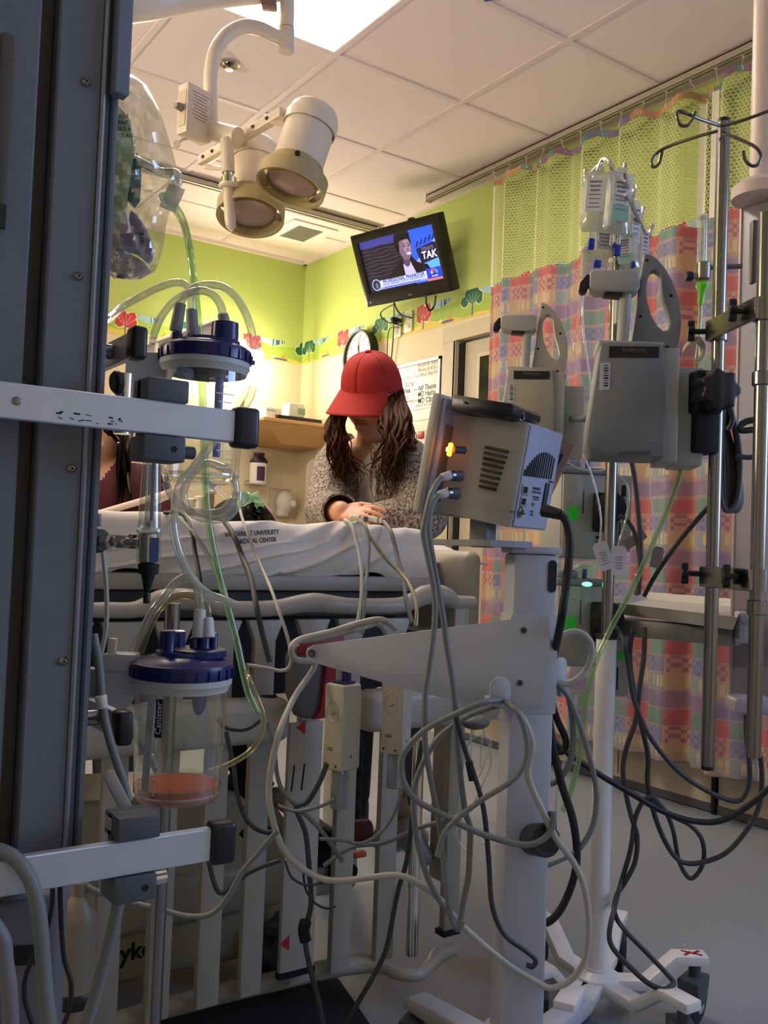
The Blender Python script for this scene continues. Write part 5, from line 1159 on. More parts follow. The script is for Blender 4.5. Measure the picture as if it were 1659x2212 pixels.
for i in range(11):
    zz_ = -0.052-0.0105*i; b = B(); b.box(0.020 if i % 2 else 0.027, 0.0006, 0.0013, CUv @ T(0.036, -0.0405, zz_) @ RZ(40)); obj('scale_mark', b, mat('white_print2', '#e3e6e2', 0.6), bdU)
br = mat('bracket_grey_white', '#b9bcc2', 0.45)
BR = fr(uc, HR, HF, ZU)
b = B(); b.prism([(-0.105, 0.006), (-0.045, 0.006), (-0.040, -0.012), (-0.058, -0.045), (-0.082, -0.080), (-0.105, -0.080)], 0.022, BR @ T(0, 0.005, 0), 0.002); obj('bracket', b, br, tU)
# lower
lc = P(394, 1452, 1.14); rl_ = 0.0618
tL, CLm, lidL, bdL = canister('lower clear suction canister with navy lid holding a little amber fluid', lc.x, lc.y, lc.z, rl_, 0.152, True)
CLv = fr(lc, HR, HF, ZU)
for nm, x, y, r, h, z in (('filter_cap', -0.020, 0.028, 0.0165, 0.032, 0.016), ('port', -0.014, -0.018, 0.007, 0.034, 0.018), ('port', 0.012, 0.008, 0.006, 0.016, 0.026), ('port', 0.024, 0.006, 0.007, 0.022, 0.026), ('port', 0.034, 0.014, 0.005, 0.024, 0.024)):
    spout(CLv, lidL, x, y, r, h, NAVY, nm, z)
b = B(); b.lathe([(0.034, 0), (0.034, 0.008), (0.030, 0.010)], CLv @ T(0.018, 0.006, 0.020), 28); obj('lid_step', b, NAVY, lidL)
for (x0, y0_, x1, y1_, r) in ((430, 1378, 432, 1316, 0.0085), (450, 1378, 449, 1334, 0.008)):
    b = B(); b.cyl(P(x0, y0_, 1.145), P(x1, y1_, 1.15), r*1.05, r*0.85, bev=0.001); obj('tube_sleeve', b, mat('white_sleeve', '#c9cbc9', 0.45), lidL)
b = B(); b.ell((0.022, 0.0, -0.030), (0.009, 0.006, 0.022), CLv); obj('float_valve', b, mat('violet_float', '#2a2a86', 0.4), tL)
LABW = mat('label_strip', '#aeb3b3', 0.6)
b = B(); b.box(0.011, 0.0006, 0.112, CLv @ T(-0.026, -0.0475, -0.078) @ RZ(-28) @ RY(2)); obj('scale_strip', b, LABW, bdL)
b = B(); b.box(0.009, 0.0006, 0.045, CLv @ T(-0.014, -0.0530, -0.047) @ RZ(-15)); bl = obj('dark_label', b, BLACK, bdL)
text('Canister', 0.011, TF(CLv @ V((-0.014, -0.0536, -0.047)), ZU, CLv.to_3x3() @ V((-0.26, -0.97, 0))), mat('white_print', '#cfd4d6', 0.6), bl, 'lettering', 0.0002)
text('MEDI-VAC GUARDIAN', 0.0065, TF(CLv @ V((-0.016, -0.0525, -0.105)), ZU, CLv.to_3x3() @ V((-0.26, -0.97, 0))), mat('white_print', '#cfd4d6', 0.6), bdL, 'lettering', 0.0002)
b = B(); b.prism([(-0.098, 0.004), (-0.046, 0.004), (-0.044, -0.012), (-0.062, -0.040), (-0.082, -0.066), (-0.098, -0.066)], 0.024, CLv @ T(0, 0.0, 0), 0.002); b.box(0.040, 0.03, 0.022, CLv @ T(-0.075, 0.0, 0.010), 0.003); obj('bracket', b, br, tL)
b = B(); b.box(0.010, 0.008, 0.034, CLv @ T(-0.086, -0.006, 0.022) @ RY(4), 0.0015); obj('bracket_tab', b, mat('ivory_tab', '#cfcab8', 0.5), tL)
b = B(); b.box(0.030, 0.02, 0.07, CLv @ T(-0.118, 0.01, -0.035), 0.003); obj('rail_bracket', b, mat('blue_grey_plastic', '#7e8794', 0.5), tL)

MATS['amber_fluid'].node_tree.nodes['Principled BSDF'].inputs['Specular IOR Level'].default_value = 0.08
# ================================================================ OXYGEN FLOWMETER (left)
fm = thing('flowmeter', 'clear oxygen flowmeter with chrome body and black barbed nozzle on the column', 'flowmeter', P(325, 1290, 1.08))
fd0 = 1.08
A_, B__ = P(328, 985, fd0), P(322, 1142, fd0)
b = B(); b.tube([A_, B__], [0.0098, 0.0135], 20); b.v = b.v; obj('outer_tube', b, CANI, fm)
b = B(); b.cyl(A_, B__, 0.0055, 0.0055); obj('inner_tube', b, CLEAR, fm)
b = B(); b.box(0.004, 0.0004, 0.075, fr(P(330, 1055, fd0-0.007), HR, HF, ZU)); obj('scale_band', b, mat('blue_print', '#6a86b0', 0.6), fm)
for i in range(10):
    b = B(); b.box(0.0028, 0.0004, 0.0008, fr(P(330, 1000+i*12, fd0-0.0075), HR, HF, ZU)); obj('scale_tick', b, INK, fm)
b = B(); b.ell(tuple(P(323, 1132, fd0)), 0.0038, None, 12, 8); obj('float_ball', b, BLACK, fm)
b = B(); b.cyl(P(323, 1140, fd0), P(323, 1152, fd0), 0.0155, bev=0.002); obj('top_collar', b, CLEAR, fm)
b = B(); b.cyl(P(322, 1150, fd0), P(321, 1216, fd0), 0.0115, bev=0.002); bd_ = obj('chrome_body', b, CHROME, fm)
b = B(); b.cyl(P(322, 1152, fd0), P(321, 1214, fd0), 0.0145); obj('clear_shroud', b, CANI, fm)
b = B(); b.box(0.010, 0.001, 0.028, fr(P(333, 1188, fd0-0.012), HR, HF, ZU) @ RZ(25)); obj('blue_label', b, mat('blue_label', '#2f4a78', 0.5), fm)
b = B(); b.cyl(P(215, 1168, fd0+0.02), P(302, 1172, fd0), 0.0055); obj('inlet_pipe', b, CHROME, fm)
for (a, c_, r) in ((228, 246, 0.0105), (256, 276, 0.0085), (284, 300, 0.0095)):
    b = B(); b.lathe([(r, 0), (r, (P(c_, 1171, fd0)-P(a, 1170, fd0)).length)], axis(P(a, 1169.5, fd0+0.01), P(c_, 1171, fd0+0.003)), 6); obj('hex_nut', b, CHROME, fm)
b = B(); b.cyl(P(206, 1166, fd0+0.025), P(222, 1168, fd0+0.02), 0.016, 0.014, bev=0.002); obj('green_outlet', b, mat('oxygen_green', '#0e4a34', 0.4), fm)
b = B(); b.cyl(P(321, 1217, fd0), P(320, 1240, fd0), 0.0125, 0.0115, bev=0.001); b.lathe([(0.0118, 0), (0.0118, 0.008)], axis(P(321, 1222, fd0), P(320, 1240, fd0)), 10)
pr = []; 
for i in range(6): pr += [(0.0088-0.0008*i, 0.0036*i), (0.0072-0.0008*i, 0.0036*i+0.0034)]
pr += [(0.0045, 0.024), (0.0038, 0.034)]
b.lathe(pr, axis(P(320, 1240, fd0), P(317, 1290, fd0)), 14); obj('barbed_nozzle', b, mat('nozzle_dark_green', '#0a1a14', 0.45), fm)

# ================================================================ PLASTIC BAG OF SUPPLIES
bag = thing('plastic_bag', 'crinkled clear plastic bag of wrapped supplies hanging beside the column', 'bag', P(300, 600, 1.12))
rb = random.Random(11)
out = [(252, 165), (285, 160), (318, 185), (345, 240), (368, 310), (384, 370), (388, 405), (372, 440), (360, 480), (352, 540), (338, 585), (300, 607), (262, 604), (238, 600)]
cen = (285, 380)
def bagpt(a, ring, sgn):
    n_ = len(out); k = a*(n_-1); i_ = min(int(k), n_-2); u_ = k-i_; x = out[i_][0]*(1-u_)+out[i_+1][0]*u_; y = out[i_][1]*(1-u_)+out[i_+1][1]*u_
    cx0, cy0 = 238, y*0.75+380*0.25
    px = cx0+(x-cx0)*ring; py = cy0+(y-cy0)*ring
    dd = 0.055*math.sqrt(max(0, 1-ring**2.2))*sgn+0.006*math.sin(a*37+ring*9)+0.005*math.sin(a*71-ring*17)+rb.uniform(-0.003, 0.003)
    return P(px, py, 1.12+dd)
for sg, nm in ((-1, 'front_film'), (1, 'back_film')):
    b = B(); b.grid(lambda s, t: bagpt(s, t, sg), 40, 16); obj(nm, b, clear('bag_film', haze=0.06, gloss=0.11, rough=0.15), bag, ang=25)
def packet(name, pts, d, m, th=0.006):
    o3 = P(*pts[0], d); M = fr(o3, HR, HF, ZU); poly = []
    for (x, y) in pts: q_ = M.inverted() @ P(x, y, d); poly.append((q_.x, q_.z))
    b = B(); b.prism(poly, th, M, 0.001); return obj(name, b, m, bag)
pk = packet('green_packet', [(238, 225), (262, 235), (284, 262), (292, 330), (284, 400), (276, 450), (262, 470), (238, 470)], 1.10, mat('green_print_film', '#c4d8a2', 0.4, var=0.35, scale=70))
for i in range(13):
    c = P(258, 250+i*14, 1.0955); text('STERILE ADULT MASK'[:7+i % 9], 0.0065, TF(c, HR, -HF), mat('dark_green_ink', '#2c4a34', 0.7), pk, 'lettering', 0.0002)
packet('teal_pouch', [(284, 350), (298, 348), (302, 375), (299, 430), (288, 446), (280, 440), (282, 400)], 1.105, mat('teal_plastic', '#0f5c50', 0.45), 0.02)
pp = packet('lilac_packet', [(284, 455), (300, 468), (318, 498), (332, 535), (330, 560), (322, 572), (296, 550), (258, 540), (262, 508), (286, 505), (280, 475)], 1.10, mat('lilac_print', '#a898ba', 0.5), 0.008)
text('AIRLIFE', 0.010, TF(P(310, 530, 1.0945), (HR*0.2-UPV), -HF), mat('dark_violet_ink', '#3f3358', 0.7), pp, 'lettering', 0.0002)
packet('white_gauze', [(240, 470), (276, 460), (284, 500), (262, 540), (318, 572), (326, 585), (300, 600), (240, 598)], 1.115, mat('soft_white_film', '#ead9d0', 0.6, var=0.2), 0.02)
packet('blue_tip', [(250, 592), (266, 595), (270, 602), (252, 600)], 1.095, mat('blue_tip', '#4a5688', 0.5), 0.006)
b = B(); b.box(0.02, 0.002, 0.03, vf(372, 428, 1.10, 0, 0, 20)); obj('paper_tag', b, clear('tag_film', haze=0.55), bag)
cable('suction_tube', 'clear corrugated tube inside the plastic bag reaching out to its right', [P(246, 330, 1.13), P(300, 350, 1.12), P(345, 372, 1.12), P(378, 375, 1.12), P(384, 392, 1.12), P(372, 408, 1.12)], 0.006, CLEAR, 'tube')
# ================================================================ MONITOR ON ITS ROLL STAND
def onp(px, py, M):
    """local (x, z) where the sight line of a picture point meets the local xz plane of M"""
    r = _ray(px, py); n = M.col[1].xyz; o = M.col[3].xyz
    p = EYE + r*((o-EYE).dot(n)/r.dot(n)); q_ = M.inverted() @ p; return (q_.x, q_.z)
def pp(pts, M): return [onp(x, y, M) for x, y in pts]
BLUEW = mat('stand_enamel', '#b2b5be', 0.45, bump=0.05, bscale=900)
ca = P(1140, 1420, 1.52); stand = thing('monitor_stand', 'grey roll stand with a tapered side arm carrying the patient monitor', 'monitor stand', (ca.x, ca.y, 0))
SM = fr(ca, HR, HF, ZU) @ RZ(8)
ztop = P(1140, 1196, 1.52).z-ca.z
b = B(); b.box(0.074, 0.060, ztop+ca.z-0.13, SM, 0.006, c=(0, 0, (ztop-(ca.z-0.13))/2)); colm = obj('column', b, BLUEW, stand)
b = B(); b.prism(rrect(0.014, 0.052, 0.0069), 0.002, SM @ T(0.027, -0.0305, ztop-0.035)); obj('column_slot', b, mat('slot_navy', '#141a2c', 0.6), colm)
b = B(); b.box(0.084, 0.066, 0.012, SM @ T(0, 0, ztop+0.006), 0.003); obj('top_cap', b, BLUEW, colm)
# sleeve with tapered arm (sheet metal)
AM = fr(P(1180, 1430, 1.462), P(1180, 1430, 1.462)-P(662, 1412, 1.53), HF, ZU); AM = fr(AM.col[3].xyz, (AM.col[0].xyz*V((1, 1, 0))), ZU.cross(AM.col[0].xyz*V((1, 1, 0))), ZU)
poly = pp([(674, 1430), (664, 1422), (661, 1411), (664, 1400), (675, 1394), (700, 1390), (1186, 1327), (1188, 1420), (1176, 1500), (1172, 1527), (1090, 1533), (1000, 1518), (840, 1478)], AM)
b = B(); b.prism(poly, 0.003, AM, 0.0008); arm = obj('side_arm', b, BLUEW, stand)
b = B(); b.box(0.080, 0.064, 0.158, SM @ T(0, 0, P(1140, 1430, 1.52).z-ca.z), 0.003); obj('sleeve', b, BLUEW, stand)
for (px, py) in ((1131, 1361), (1123, 1475)):
    x, z = onp(px, py, AM); b = B(); b.lathe([(0.0001, 0), (0.0052, 0), (0.0048, 0.0025), (0.0025, 0.003), (0.0024, 0.0012), (0.0001, 0.0012)], AM @ T(x, -0.0015, z) @ RX(90), 14, cap=False); obj('bolt', b, DGREY, arm)
x, z = onp(674, 1411, AM); b = B(); b.lathe([(0.0001, 0), (0.0068, 0), (0.0064, 0.002), (0.003, 0.0022), (0.0001, 0.001)], AM @ T(x, -0.0015, z) @ RX(90), 18, cap=False); obj('pivot_bolt', b, STEEL, arm)
for (cxp, d, lab) in ((1081, 1.44, 0), (1213, 1.60, 1)):
    y0p, y1p, w_ = (1462, 1528, 0.033) if not lab else (1420, 1505, 0.026)
    top, bot = P(cxp, y0p, d), P(cxp-2, y1p, d); h_ = top.z-bot.z; mid = (top+bot)/2
    M = fr(mid, HR, HF, ZU) @ RZ(8 if not lab else 40); b = B(); b.prism(rrect(w_, h_, w_*0.48, 5), 0.004, M, 0.0012); b.box(w_*0.9, 0.05, 0.006, M @ T(0, 0.027, -h_/2+0.010), 0.001); obj('cable_hook', b, BLUEW, stand)
# cord boss and base
bp_ = P(1165, 1800, 1.50); b = B(); b.cyl(P(1142, 1812, 1.50), P(1180, 1815, 1.44), 0.024, 0.026, bev=0.003); b.tube([P(1178, 1830, 1.44), P(1190, 1790, 1.44), P(1192, 1755, 1.44)], [0.012, 0.009, 0.007], 10); obj('cord_peg', b, mat('slate_plastic', '#2f333a', 0.5), stand)
hub = V((ca.x, ca.y, 0.115)); b = B(); b.lathe([(0.075, -0.02), (0.075, 0.004), (0.055, 0.025), (0.052, 0.05)], T(*hub), 28); obj('base_hub', b, BLUEW, stand)
for k in range(5):
    a = math.radians(20+72*k); e = hub+V((math.cos(a)*0.25, math.sin(a)*0.25, -0.01)); b = B(); b.prism([(0.04, -0.02), (0.04, 0.02), (0.25, 0.005), (0.265, -0.005), (0.265, -0.02)], 0.045, T(*hub) @ RZ(math.degrees(a)), 0.005); lg = obj('base_leg', b, BLUEW, stand)
    castor(e.x, e.y, 0.035, 30*k, 'castor', stand, BLACK, 0.10)
# mount plate and neck
t_ = stand
pl0 = pp([(914, 1142), (1022, 1146), (1128, 1180), (1124, 1189), (1060, 1184), (985, 1168)], fr(P(1040, 1165, 1.50), HR, HF, ZU))
zp = P(1040, 1172, 1.50).z
b = B(); 
cs = [PZ(914, 1143, zp+0.012), PZ(1022, 1140, zp+0.012), PZ(1150, 1176, zp+0.012), PZ(1058, 1186, zp+0.012)]
cs = [P(916, 1142, 1.66), P(1035, 1148, 1.74), P(1150, 1176, 1.50), P(1060, 1184, 1.42)]
vs = [tuple(V((p.x, p.y, zp+0.004))) for p in cs]+[tuple(V((p.x, p.y, zp-0.006))) for p in cs]
b.add(vs, [(0, 1, 2, 3), (7, 6, 5, 4), (0, 4, 5, 1), (1, 5, 6, 2), (2, 6, 7, 3), (3, 7, 4, 0)]); obj('mount_plate', b, mat('mount_grey', '#7c7d80', 0.4), stand)

mon = thing('patient_monitor', 'beige patient monitor seen from behind with vents and glowing orange plug', 'monitor', P(1043, 1168, 1.52))
bh = (HR*0.85-HF*0.53).normalized(); sh_ = (HR*0.53+HF*0.85).normalized(); tt = math.radians(9)
ux = bh*math.cos(tt)-ZU*math.sin(tt); uz = ZU*math.cos(tt)+bh*math.sin(tt)
MM = fr(P(911, 977, 1.50), ux, sh_, uz)     # near edge of the front bezel
BEI = mat('monitor_beige', '#a9a69b', 0.5, bump=0.05, bscale=900); BLU = mat('monitor_back_blue', '#9fa4b8', 0.5, bump=0.05, bscale=900)
b = B(); b.box(0.016, 0.27, 0.196, MM, 0.005, 3, c=(0.008, 0.135, 0)); bz = obj('front_bezel', b, BEI, mon)
b = B(); b.box(0.010, 0.255, 0.186, MM, 0.003, 2, c=(0.020, 0.135, 0)); obj('back_shell', b, BLU, mon)
b = B(); b.box(0.002, 0.22, 0.16, MM, c=(-0.0005, 0.135, 0.005)); obj('screen', b, mat('screen_dark', '#0c1012', 0.1), mon)
X0, X1, Y0, Y1, Z0_, Z1_ = 0.024, 0.150, 0.052, 0.200, -0.094, 0.074
b = B(); b.add([(X0, Y0-0.012, Z0_+0.004), (X1-0.006, Y0, Z0_), (X1, Y0+0.006, Z0_), (X1, Y1, Z0_), (X0, Y1, Z0_+0.004), (X0, Y0-0.012, Z1_-0.004), (X1-0.006, Y0, Z1_), (X1, Y0+0.006, Z1_), (X1, Y1, Z1_), (X0, Y1, Z1_-0.004)], [(0, 1, 6, 5), (1, 2, 7, 6), (2, 3, 8, 7), (3, 4, 9, 8), (4, 0, 5, 9), (0, 4, 3, 2, 1), (5, 6, 7, 8, 9)], MM); cas = obj('rear_case', b, BEI, mon)
b = B(); b.box(0.004, Y1-Y0-0.012, Z1_-Z0_-0.004, MM, 0.0015, 1, c=(X1+0.001, (Y0+Y1)/2+0.004, (Z0_+Z1_)/2)); rp_ = obj('rear_panel', b, BLU, mon)
NF = MM @ T(0, Y0-0.004, 0)
for i in range(8):
    (xa, za), (xb, zb) = onp(1050-1.9*i, 966+12.0*i, NF), onp(1098-3.7*i, 976+11.7*i, NF)
    b = B(); b.box(math.hypot(xb-xa, zb-za), 0.010, 0.0046, NF @ T((xa+xb)/2, 0.000, (za+zb)/2) @ RY(-math.degrees(math.atan2(zb-za, xb-xa)))); obj('vent_slot', b, mat('slot_brown', '#2e2c28', 0.8), cas)
# socket recess with plugs on the back shell
RF = MM @ T(0.026, 0, 0)
b = B(); b.box(0.003, 0.030, 0.125, RF @ T(0, 0.032, -0.012), 0.001, 1); obj('socket_recess', b, mat('recess_grey', '#6b6862', 0.6), mon)
def plug(px, py, d, m, r=0.006, l=0.03, emis=False):
    c = P(px, py, d); dd = (ux*0.9-sh_*0.4).normalized(); b = B(); b.cyl(c, c-dd*l, r, r*0.9, bev=0.001); return b, c, dd
b = B(); b.box(0.006, 0.010, 0.022, fr(P(972, 971, 1.475), ux, sh_, uz), 0.003, 3); obj('orange_lamp', b, mat('orange_glow', '#ff5a10', 0.3, emis=(1.0, 0.16, 0.01), es=9.0), mon)
b = B(); b.box(0.004, 0.010, 0.008, fr(P(968, 971, 1.472), ux, sh_, uz), 0.002, 2); obj('lamp_core', b, mat('yellow_glow', '#ffc030', 0.3, emis=(1.0, 0.5, 0.04), es=12.0), mon)
b = B(); b.cyl(P(980, 971, 1.475), P(1005, 973, 1.485), 0.006, bev=0.001); obj('lamp_plug', b, DGREY, mon)
for (px, py) in ((958, 1028), (951, 1066)):
    b = B(); b.cyl(P(px-4, py+3, 1.45), P(px+14, py-1, 1.46), 0.0062, 0.0075, bev=0.0015); pg = obj('cable_plug', b, mat('plug_white', '#c9cbd0', 0.4), mon)
    b = B(); b.cyl(P(px+13, py-1, 1.46), P(px+22, py-1, 1.465), 0.0085, bev=0.001); obj('plug_collar', b, STEEL, pg)
    b = B(); b.cyl(P(px+21, py-1, 1.466), P(px+38, py, 1.475), 0.0095, bev=0.001); obj('socket', b, DGREY, pg)
# rear panel details
RP = fr(MM @ V((X1+0.0035, 0, 0)), sh_, -ux, uz)      # local x across the panel, y inward
def rpp(px, py): return onp(px, py, RP)
gp = [(1160, 972), (1172, 970), (1184, 978), (1192, 1000), (1192, 1037), (1133, 1028), (1140, 1005), (1149, 985)]
for i in range(14):
    u_ = i/13; xa = 1133+u_*60; top = 1028-58*math.sin(math.pi*min(1, (u_*0.62+0.08)))+8*u_; bot = 1028+9*u_
    (x1_, z1_), (x2_, z2_) = rpp(xa, top), rpp(xa, bot); b = B(); b.box(0.0026, 0.002, max(0.004, z1_-z2_), RP @ T((x1_+x2_)/2, -0.0002, (z1_+z2_)/2)); obj('grille_slot', b, mat('slot_brown', '#2e2c28', 0.8), rp_)
for (px, py) in ((1134, 1058), (1130, 1083)):
    x, z = rpp(px, py); b = B(); b.box(0.030, 0.004, 0.016, RP @ T(x+0.003, -0.0005, z), 0.002); s_ = obj('data_port', b, GREYP, rp_); b = B(); b.box(0.012, 0.004, 0.010, RP @ T(x-0.004, -0.002, z)); obj('port_opening', b, MATTE, s_)
x, z = rpp(1123, 1106); b = B(); b.lathe([(0.009, 0), (0.009, 0.002), (0.0035, 0.003), (0.003, 0.009), (0.001, 0.010)], RP @ T(x, 0, z) @ RX(90), 18); obj('ground_post', b, STEEL, rp_)
for (s, px, py, sz) in (('GRANDEX', 1159, 1056, 0.006), ('PATIENT MONITOR', 1159, 1064, 0.0035), ('100-240V 50/60Hz', 1157, 1074, 0.0032), ('1.2A T2A 250V', 1157, 1079, 0.0032), ('O I', 1151, 1090, 0.008), ('~ 100', 1147, 1105, 0.005), ('+ 240', 1147, 1112, 0.005), ('E A V', 1104, 1106, 0.006), ('SERIAL NO.', 1190, 1041, 0.004)):
    x, z = rpp(px, py); text(s, sz*1.15, TF(RP @ V((x, -0.0005, z)), sh_, ux), INK, rp_, 'lettering', 0.0002)
x, z = rpp(1177, 1075); b = B(); b.box(0.016, 0.004, 0.05, RP @ T(x, -0.0005, z), 0.002); obj('inlet_cover', b, mat('navy_dark', '#121626', 0.5), rp_)
b = B(); b.cyl(P(1172, 1102, 1.46), P(1212, 1112, 1.44), 0.0105, 0.0085, bev=0.002); obj('power_plug', b, BLACK, mon)
# holder on top, keys, document sleeve
TT = fr(MM @ V((0.075, 0.06, 0.105)), ux, sh_, uz)
b = B(); b.prism([(-0.052, 0.011), (0.050, 0.011), (0.056, 0.006), (0.056, -0.004), (0.040, -0.014), (-0.052, -0.014)], 0.11, MM @ T(0.088, 0.06, 0.086) @ RY(2), 0.002); tr__ = obj('navy_holder', b, mat('navy_holder', '#0b0e22', 0.3), mon)
x_ = MM @ V((0.06, 0.004, 0.088)); b = B(); b.cyl(x_, x_-sh_*0.003, 0.002); obj('holder_screw', b, STEEL, tr__)
for k in range(5):
    c = P(1098+k*7, 898-(k % 2)*6, 1.46); b = B(); b.tube([c+V((0.006*math.cos(a), 0.004*math.sin(a), 0.007*math.sin(a+k))) for a in [i*0.785 for i in range(8)]], 0.0011, 5, 3, closed=True); obj('key_ring', b, CHROME, tr__)
DM = fr(MM @ V((X1-0.018, Y1+0.012, 0.0)), ux*0.92+sh_*0.3, sh_, uz) @ RY(14)
b = B(); b.box(0.066, 0.002, 0.155, DM @ T(-0.012, 0, -0.010)); ds = obj('document_sleeve', b, clear('pink_sleeve', '#e8d0cc', 0.5, '#a08c90'), mon)
b = B(); b.prism([(-0.038, 0.05), (0.016, 0.056), (0.014, -0.05), (-0.012, -0.02)], 0.001, DM @ T(-0.005, -0.0018, -0.012)); obj('navy_card', b, mat('navy_card', '#23204a', 0.5), ds)
b = B(); b.cyl(P(1020, 1125, 1.52), P(1046, 1176, 1.52), 0.020, 0.024); b = B(); b.box(0.034, 0.034, 0.05, T(*P(1043, 1150, 1.53)) @ RZ(20), 0.004); obj('neck', b, mat('mount_grey', '#7c7d80', 0.4), mon)

# ---------------- transducer pods hanging from the arm
POD = mat('pod_cream', '#b5b09c', 0.45)
def pod(lab, px, py, d, yaw, h):
    M = vf(px, py, d, yaw); t = thing('transducer_pod', lab, 'transducer', M.col[3].xyz-V((0, 0, h/2)), 'transducer pods under the arm'); w_ = 0.046
    b = B(); b.prism([(-w_/2, -h/2+0.006), (-w_/2+0.005, -h/2), (w_/2-0.003, -h/2), (w_/2, -h/2+0.004), (w_/2, h*0.30), (w_/2-0.002, h/2-0.003), (w_/2-0.006, h/2), (-w_/2+0.003, h/2), (-w_/2, h/2-0.004), (-w_/2+0.003, 0.0)], 0.044, M, 0.003); bd = obj('case', b, POD, t)
    b = B(); b.lathe([(0.0135, 0.0), (0.0135, 0.0012), (0.011, -0.001), (0.0001, -0.002)], M @ T(-0.002, -0.0215, h*0.17) @ RX(90) @ Matrix.Diagonal((1, 1.35, 1, 1)), 24, cap=False); dl = obj('dial_recess', b, mat('pod_shadow', '#8f8a78', 0.5), bd)
    b = B(); b.box(0.010, 0.004, 0.002, M @ T(-0.001, -0.023, h*0.165) @ RY(-15)); obj('dial_lever', b, POD, dl)
    for dz, w2 in ((-0.24, 0.012), (-0.265, 0.012)):
        b = B(); b.box(w2, 0.0006, 0.0012, M @ T(-0.004, -0.0223, h*dz)); obj('mark_line', b, INK, bd)
    for (x, z) in ((-0.014, -0.43), (0.010, -0.44)):
        b = B(); b.cyl(M @ V((x, -0.0225, h*z)), M @ V((x, -0.0218, h*z)), 0.0025); obj('screw', b, DGREY, bd)
    b = B(); b.cyl(M @ V((w_/2+0.0005, 0.0, -h*0.33)), M @ V((w_/2-0.001, 0.0, -h*0.33)), 0.0018); obj('side_pin', b, MATTE, bd)
    b = B(); b.box(0.026, 0.03, 0.004, M @ T(0, 0, h/2+0.002), 0.001); b.box(0.012, 0.012, 0.030, M @ T(0.006, 0, h/2+0.016), 0.002); obj('navy_mount', b, NAVY, t)
    b = B(); b.cyl(M @ V((-0.008, -0.004, h/2+0.003)), M @ V((-0.008, -0.004, h/2+0.028)), 0.0055); obj('luer_stem', b, CLEAR, t)
    b = B(); b.box(0.024, 0.022, 0.065, M @ T(0.0, 0.0, -h/2-0.034), 0.004); obj('clear_boot', b, clear('boot_clear', '#cfd4d8', 0.45, '#9ba2a8'), t)
    return t
pod('larger cream transducer pod hanging under the left of the arm', 739, 1568, 1.555, -42, 0.142)
pod('smaller cream transducer pod half hidden behind the arm', 856, 1545, 1.74, -24, 0.138)
# ================================================================ IV STAND
hc = PZ(1289, 2108, 0.085); ivs = thing('iv_stand', 'white rolling IV stand with six castor legs and stacked pumps', 'IV stand', (hc.x, hc.y, 0))
b = B(); b.lathe([(0.045, 0.06), (0.048, 0.066), (0.045, 0.09), (0.026, 0.10), (0.0255, 0.105)], T(hc.x, hc.y, 0), 24); obj('hub', b, WPAINT, ivs)
ends = [(1150, 1962), (1338, 1966), (1526, 2062), (1500, 2168), (1218, 2168), (1140, 2096)]
for k, (px, py) in enumerate(ends):
    e = PZ(px, py, 0.135); d = (e-hc); d.z = 0; L_ = min(d.length, 0.30); M = fr((hc.x, hc.y, 0), d, ZU.cross(d), ZU)
    b = B(); b.prism([(0.0, 0.066), (L_*0.48, 0.066), (L_*0.74, 0.118), (L_, 0.118), (L_, 0.137), (L_*0.70, 0.137), (L_*0.44, 0.086), (0.0, 0.086)], 0.040, M, 0.003); lg = obj('leg', b, WPAINT, ivs)
    p = M @ V((L_-0.025, 0, 0)); castor(p.x, p.y, 0.040, math.degrees(math.atan2(d.y, d.x))+40*(k % 3)-30, 'castor', ivs, BLACK, 0.118)
    if k == 2:
        for (dx, dy) in ((0, 0), (0.012, 0.006), (0.012, -0.006), (-0.012, 0.006), (-0.012, -0.006)):
            b = B(); b.box(0.016, 0.006, 0.0006, M @ T(L_-0.03+dx, dy, 0.1374) @ RZ(40 if dx*dy > 0 else -40)); obj('red_mark', b, RED, lg)
zt1 = P(1316, 1382, 1.86).z
b = B(); b.cyl((hc.x, hc.y, 0.09), (hc.x, hc.y, zt1), 0.0205, bev=0.001); obj('lower_tube', b, WPAINT, ivs)
b = B(); b.cyl((hc.x, hc.y, zt1-0.002), (hc.x, hc.y, zt1+0.008), 0.0215); obj('tube_collar', b, BLACK, ivs)
zt2 = P(1350, 365, 1.86).z
b = B(); b.cyl((hc.x, hc.y, zt1), (hc.x, hc.y, zt2), 0.0120); obj('upper_pole', b, STEEL, ivs)
hk = [[(1277, 388, 1.93), (1283, 384, 1.93), (1292, 366, 1.92), (1300, 347, 1.92), (1308, 344, 1.91), (1316, 350, 1.90), (1326, 372, 1.90), (1334, 382, 1.90), (1342, 380, 1.90), (1347, 370, 1.90), (1350, 353, 1.90)],
      [(1350, 372, 1.86), (1358, 430, 1.9), (1364, 428, 1.93), (1370, 414, 1.95), (1371, 400, 1.95)], [(1350, 390, 1.86), (1378, 475, 1.95), (1386, 466, 1.97), (1390, 450, 1.98), (1391, 445, 1.98)],
      [(1350, 420, 1.86), (1398, 508, 1.98), (1405, 502, 2.0), (1409, 488, 2.0), (1410, 484, 2.0)], [(1300, 352, 1.92), (1280, 372, 1.95), (1268, 388, 1.97), (1264, 380, 1.97), (1264, 366, 1.97)]]
for h_ in hk:
    b = B(); b.tube([P(*q_) for q_ in h_], 0.0042, 8); obj('bag_hook', b, CHROME, ivs)

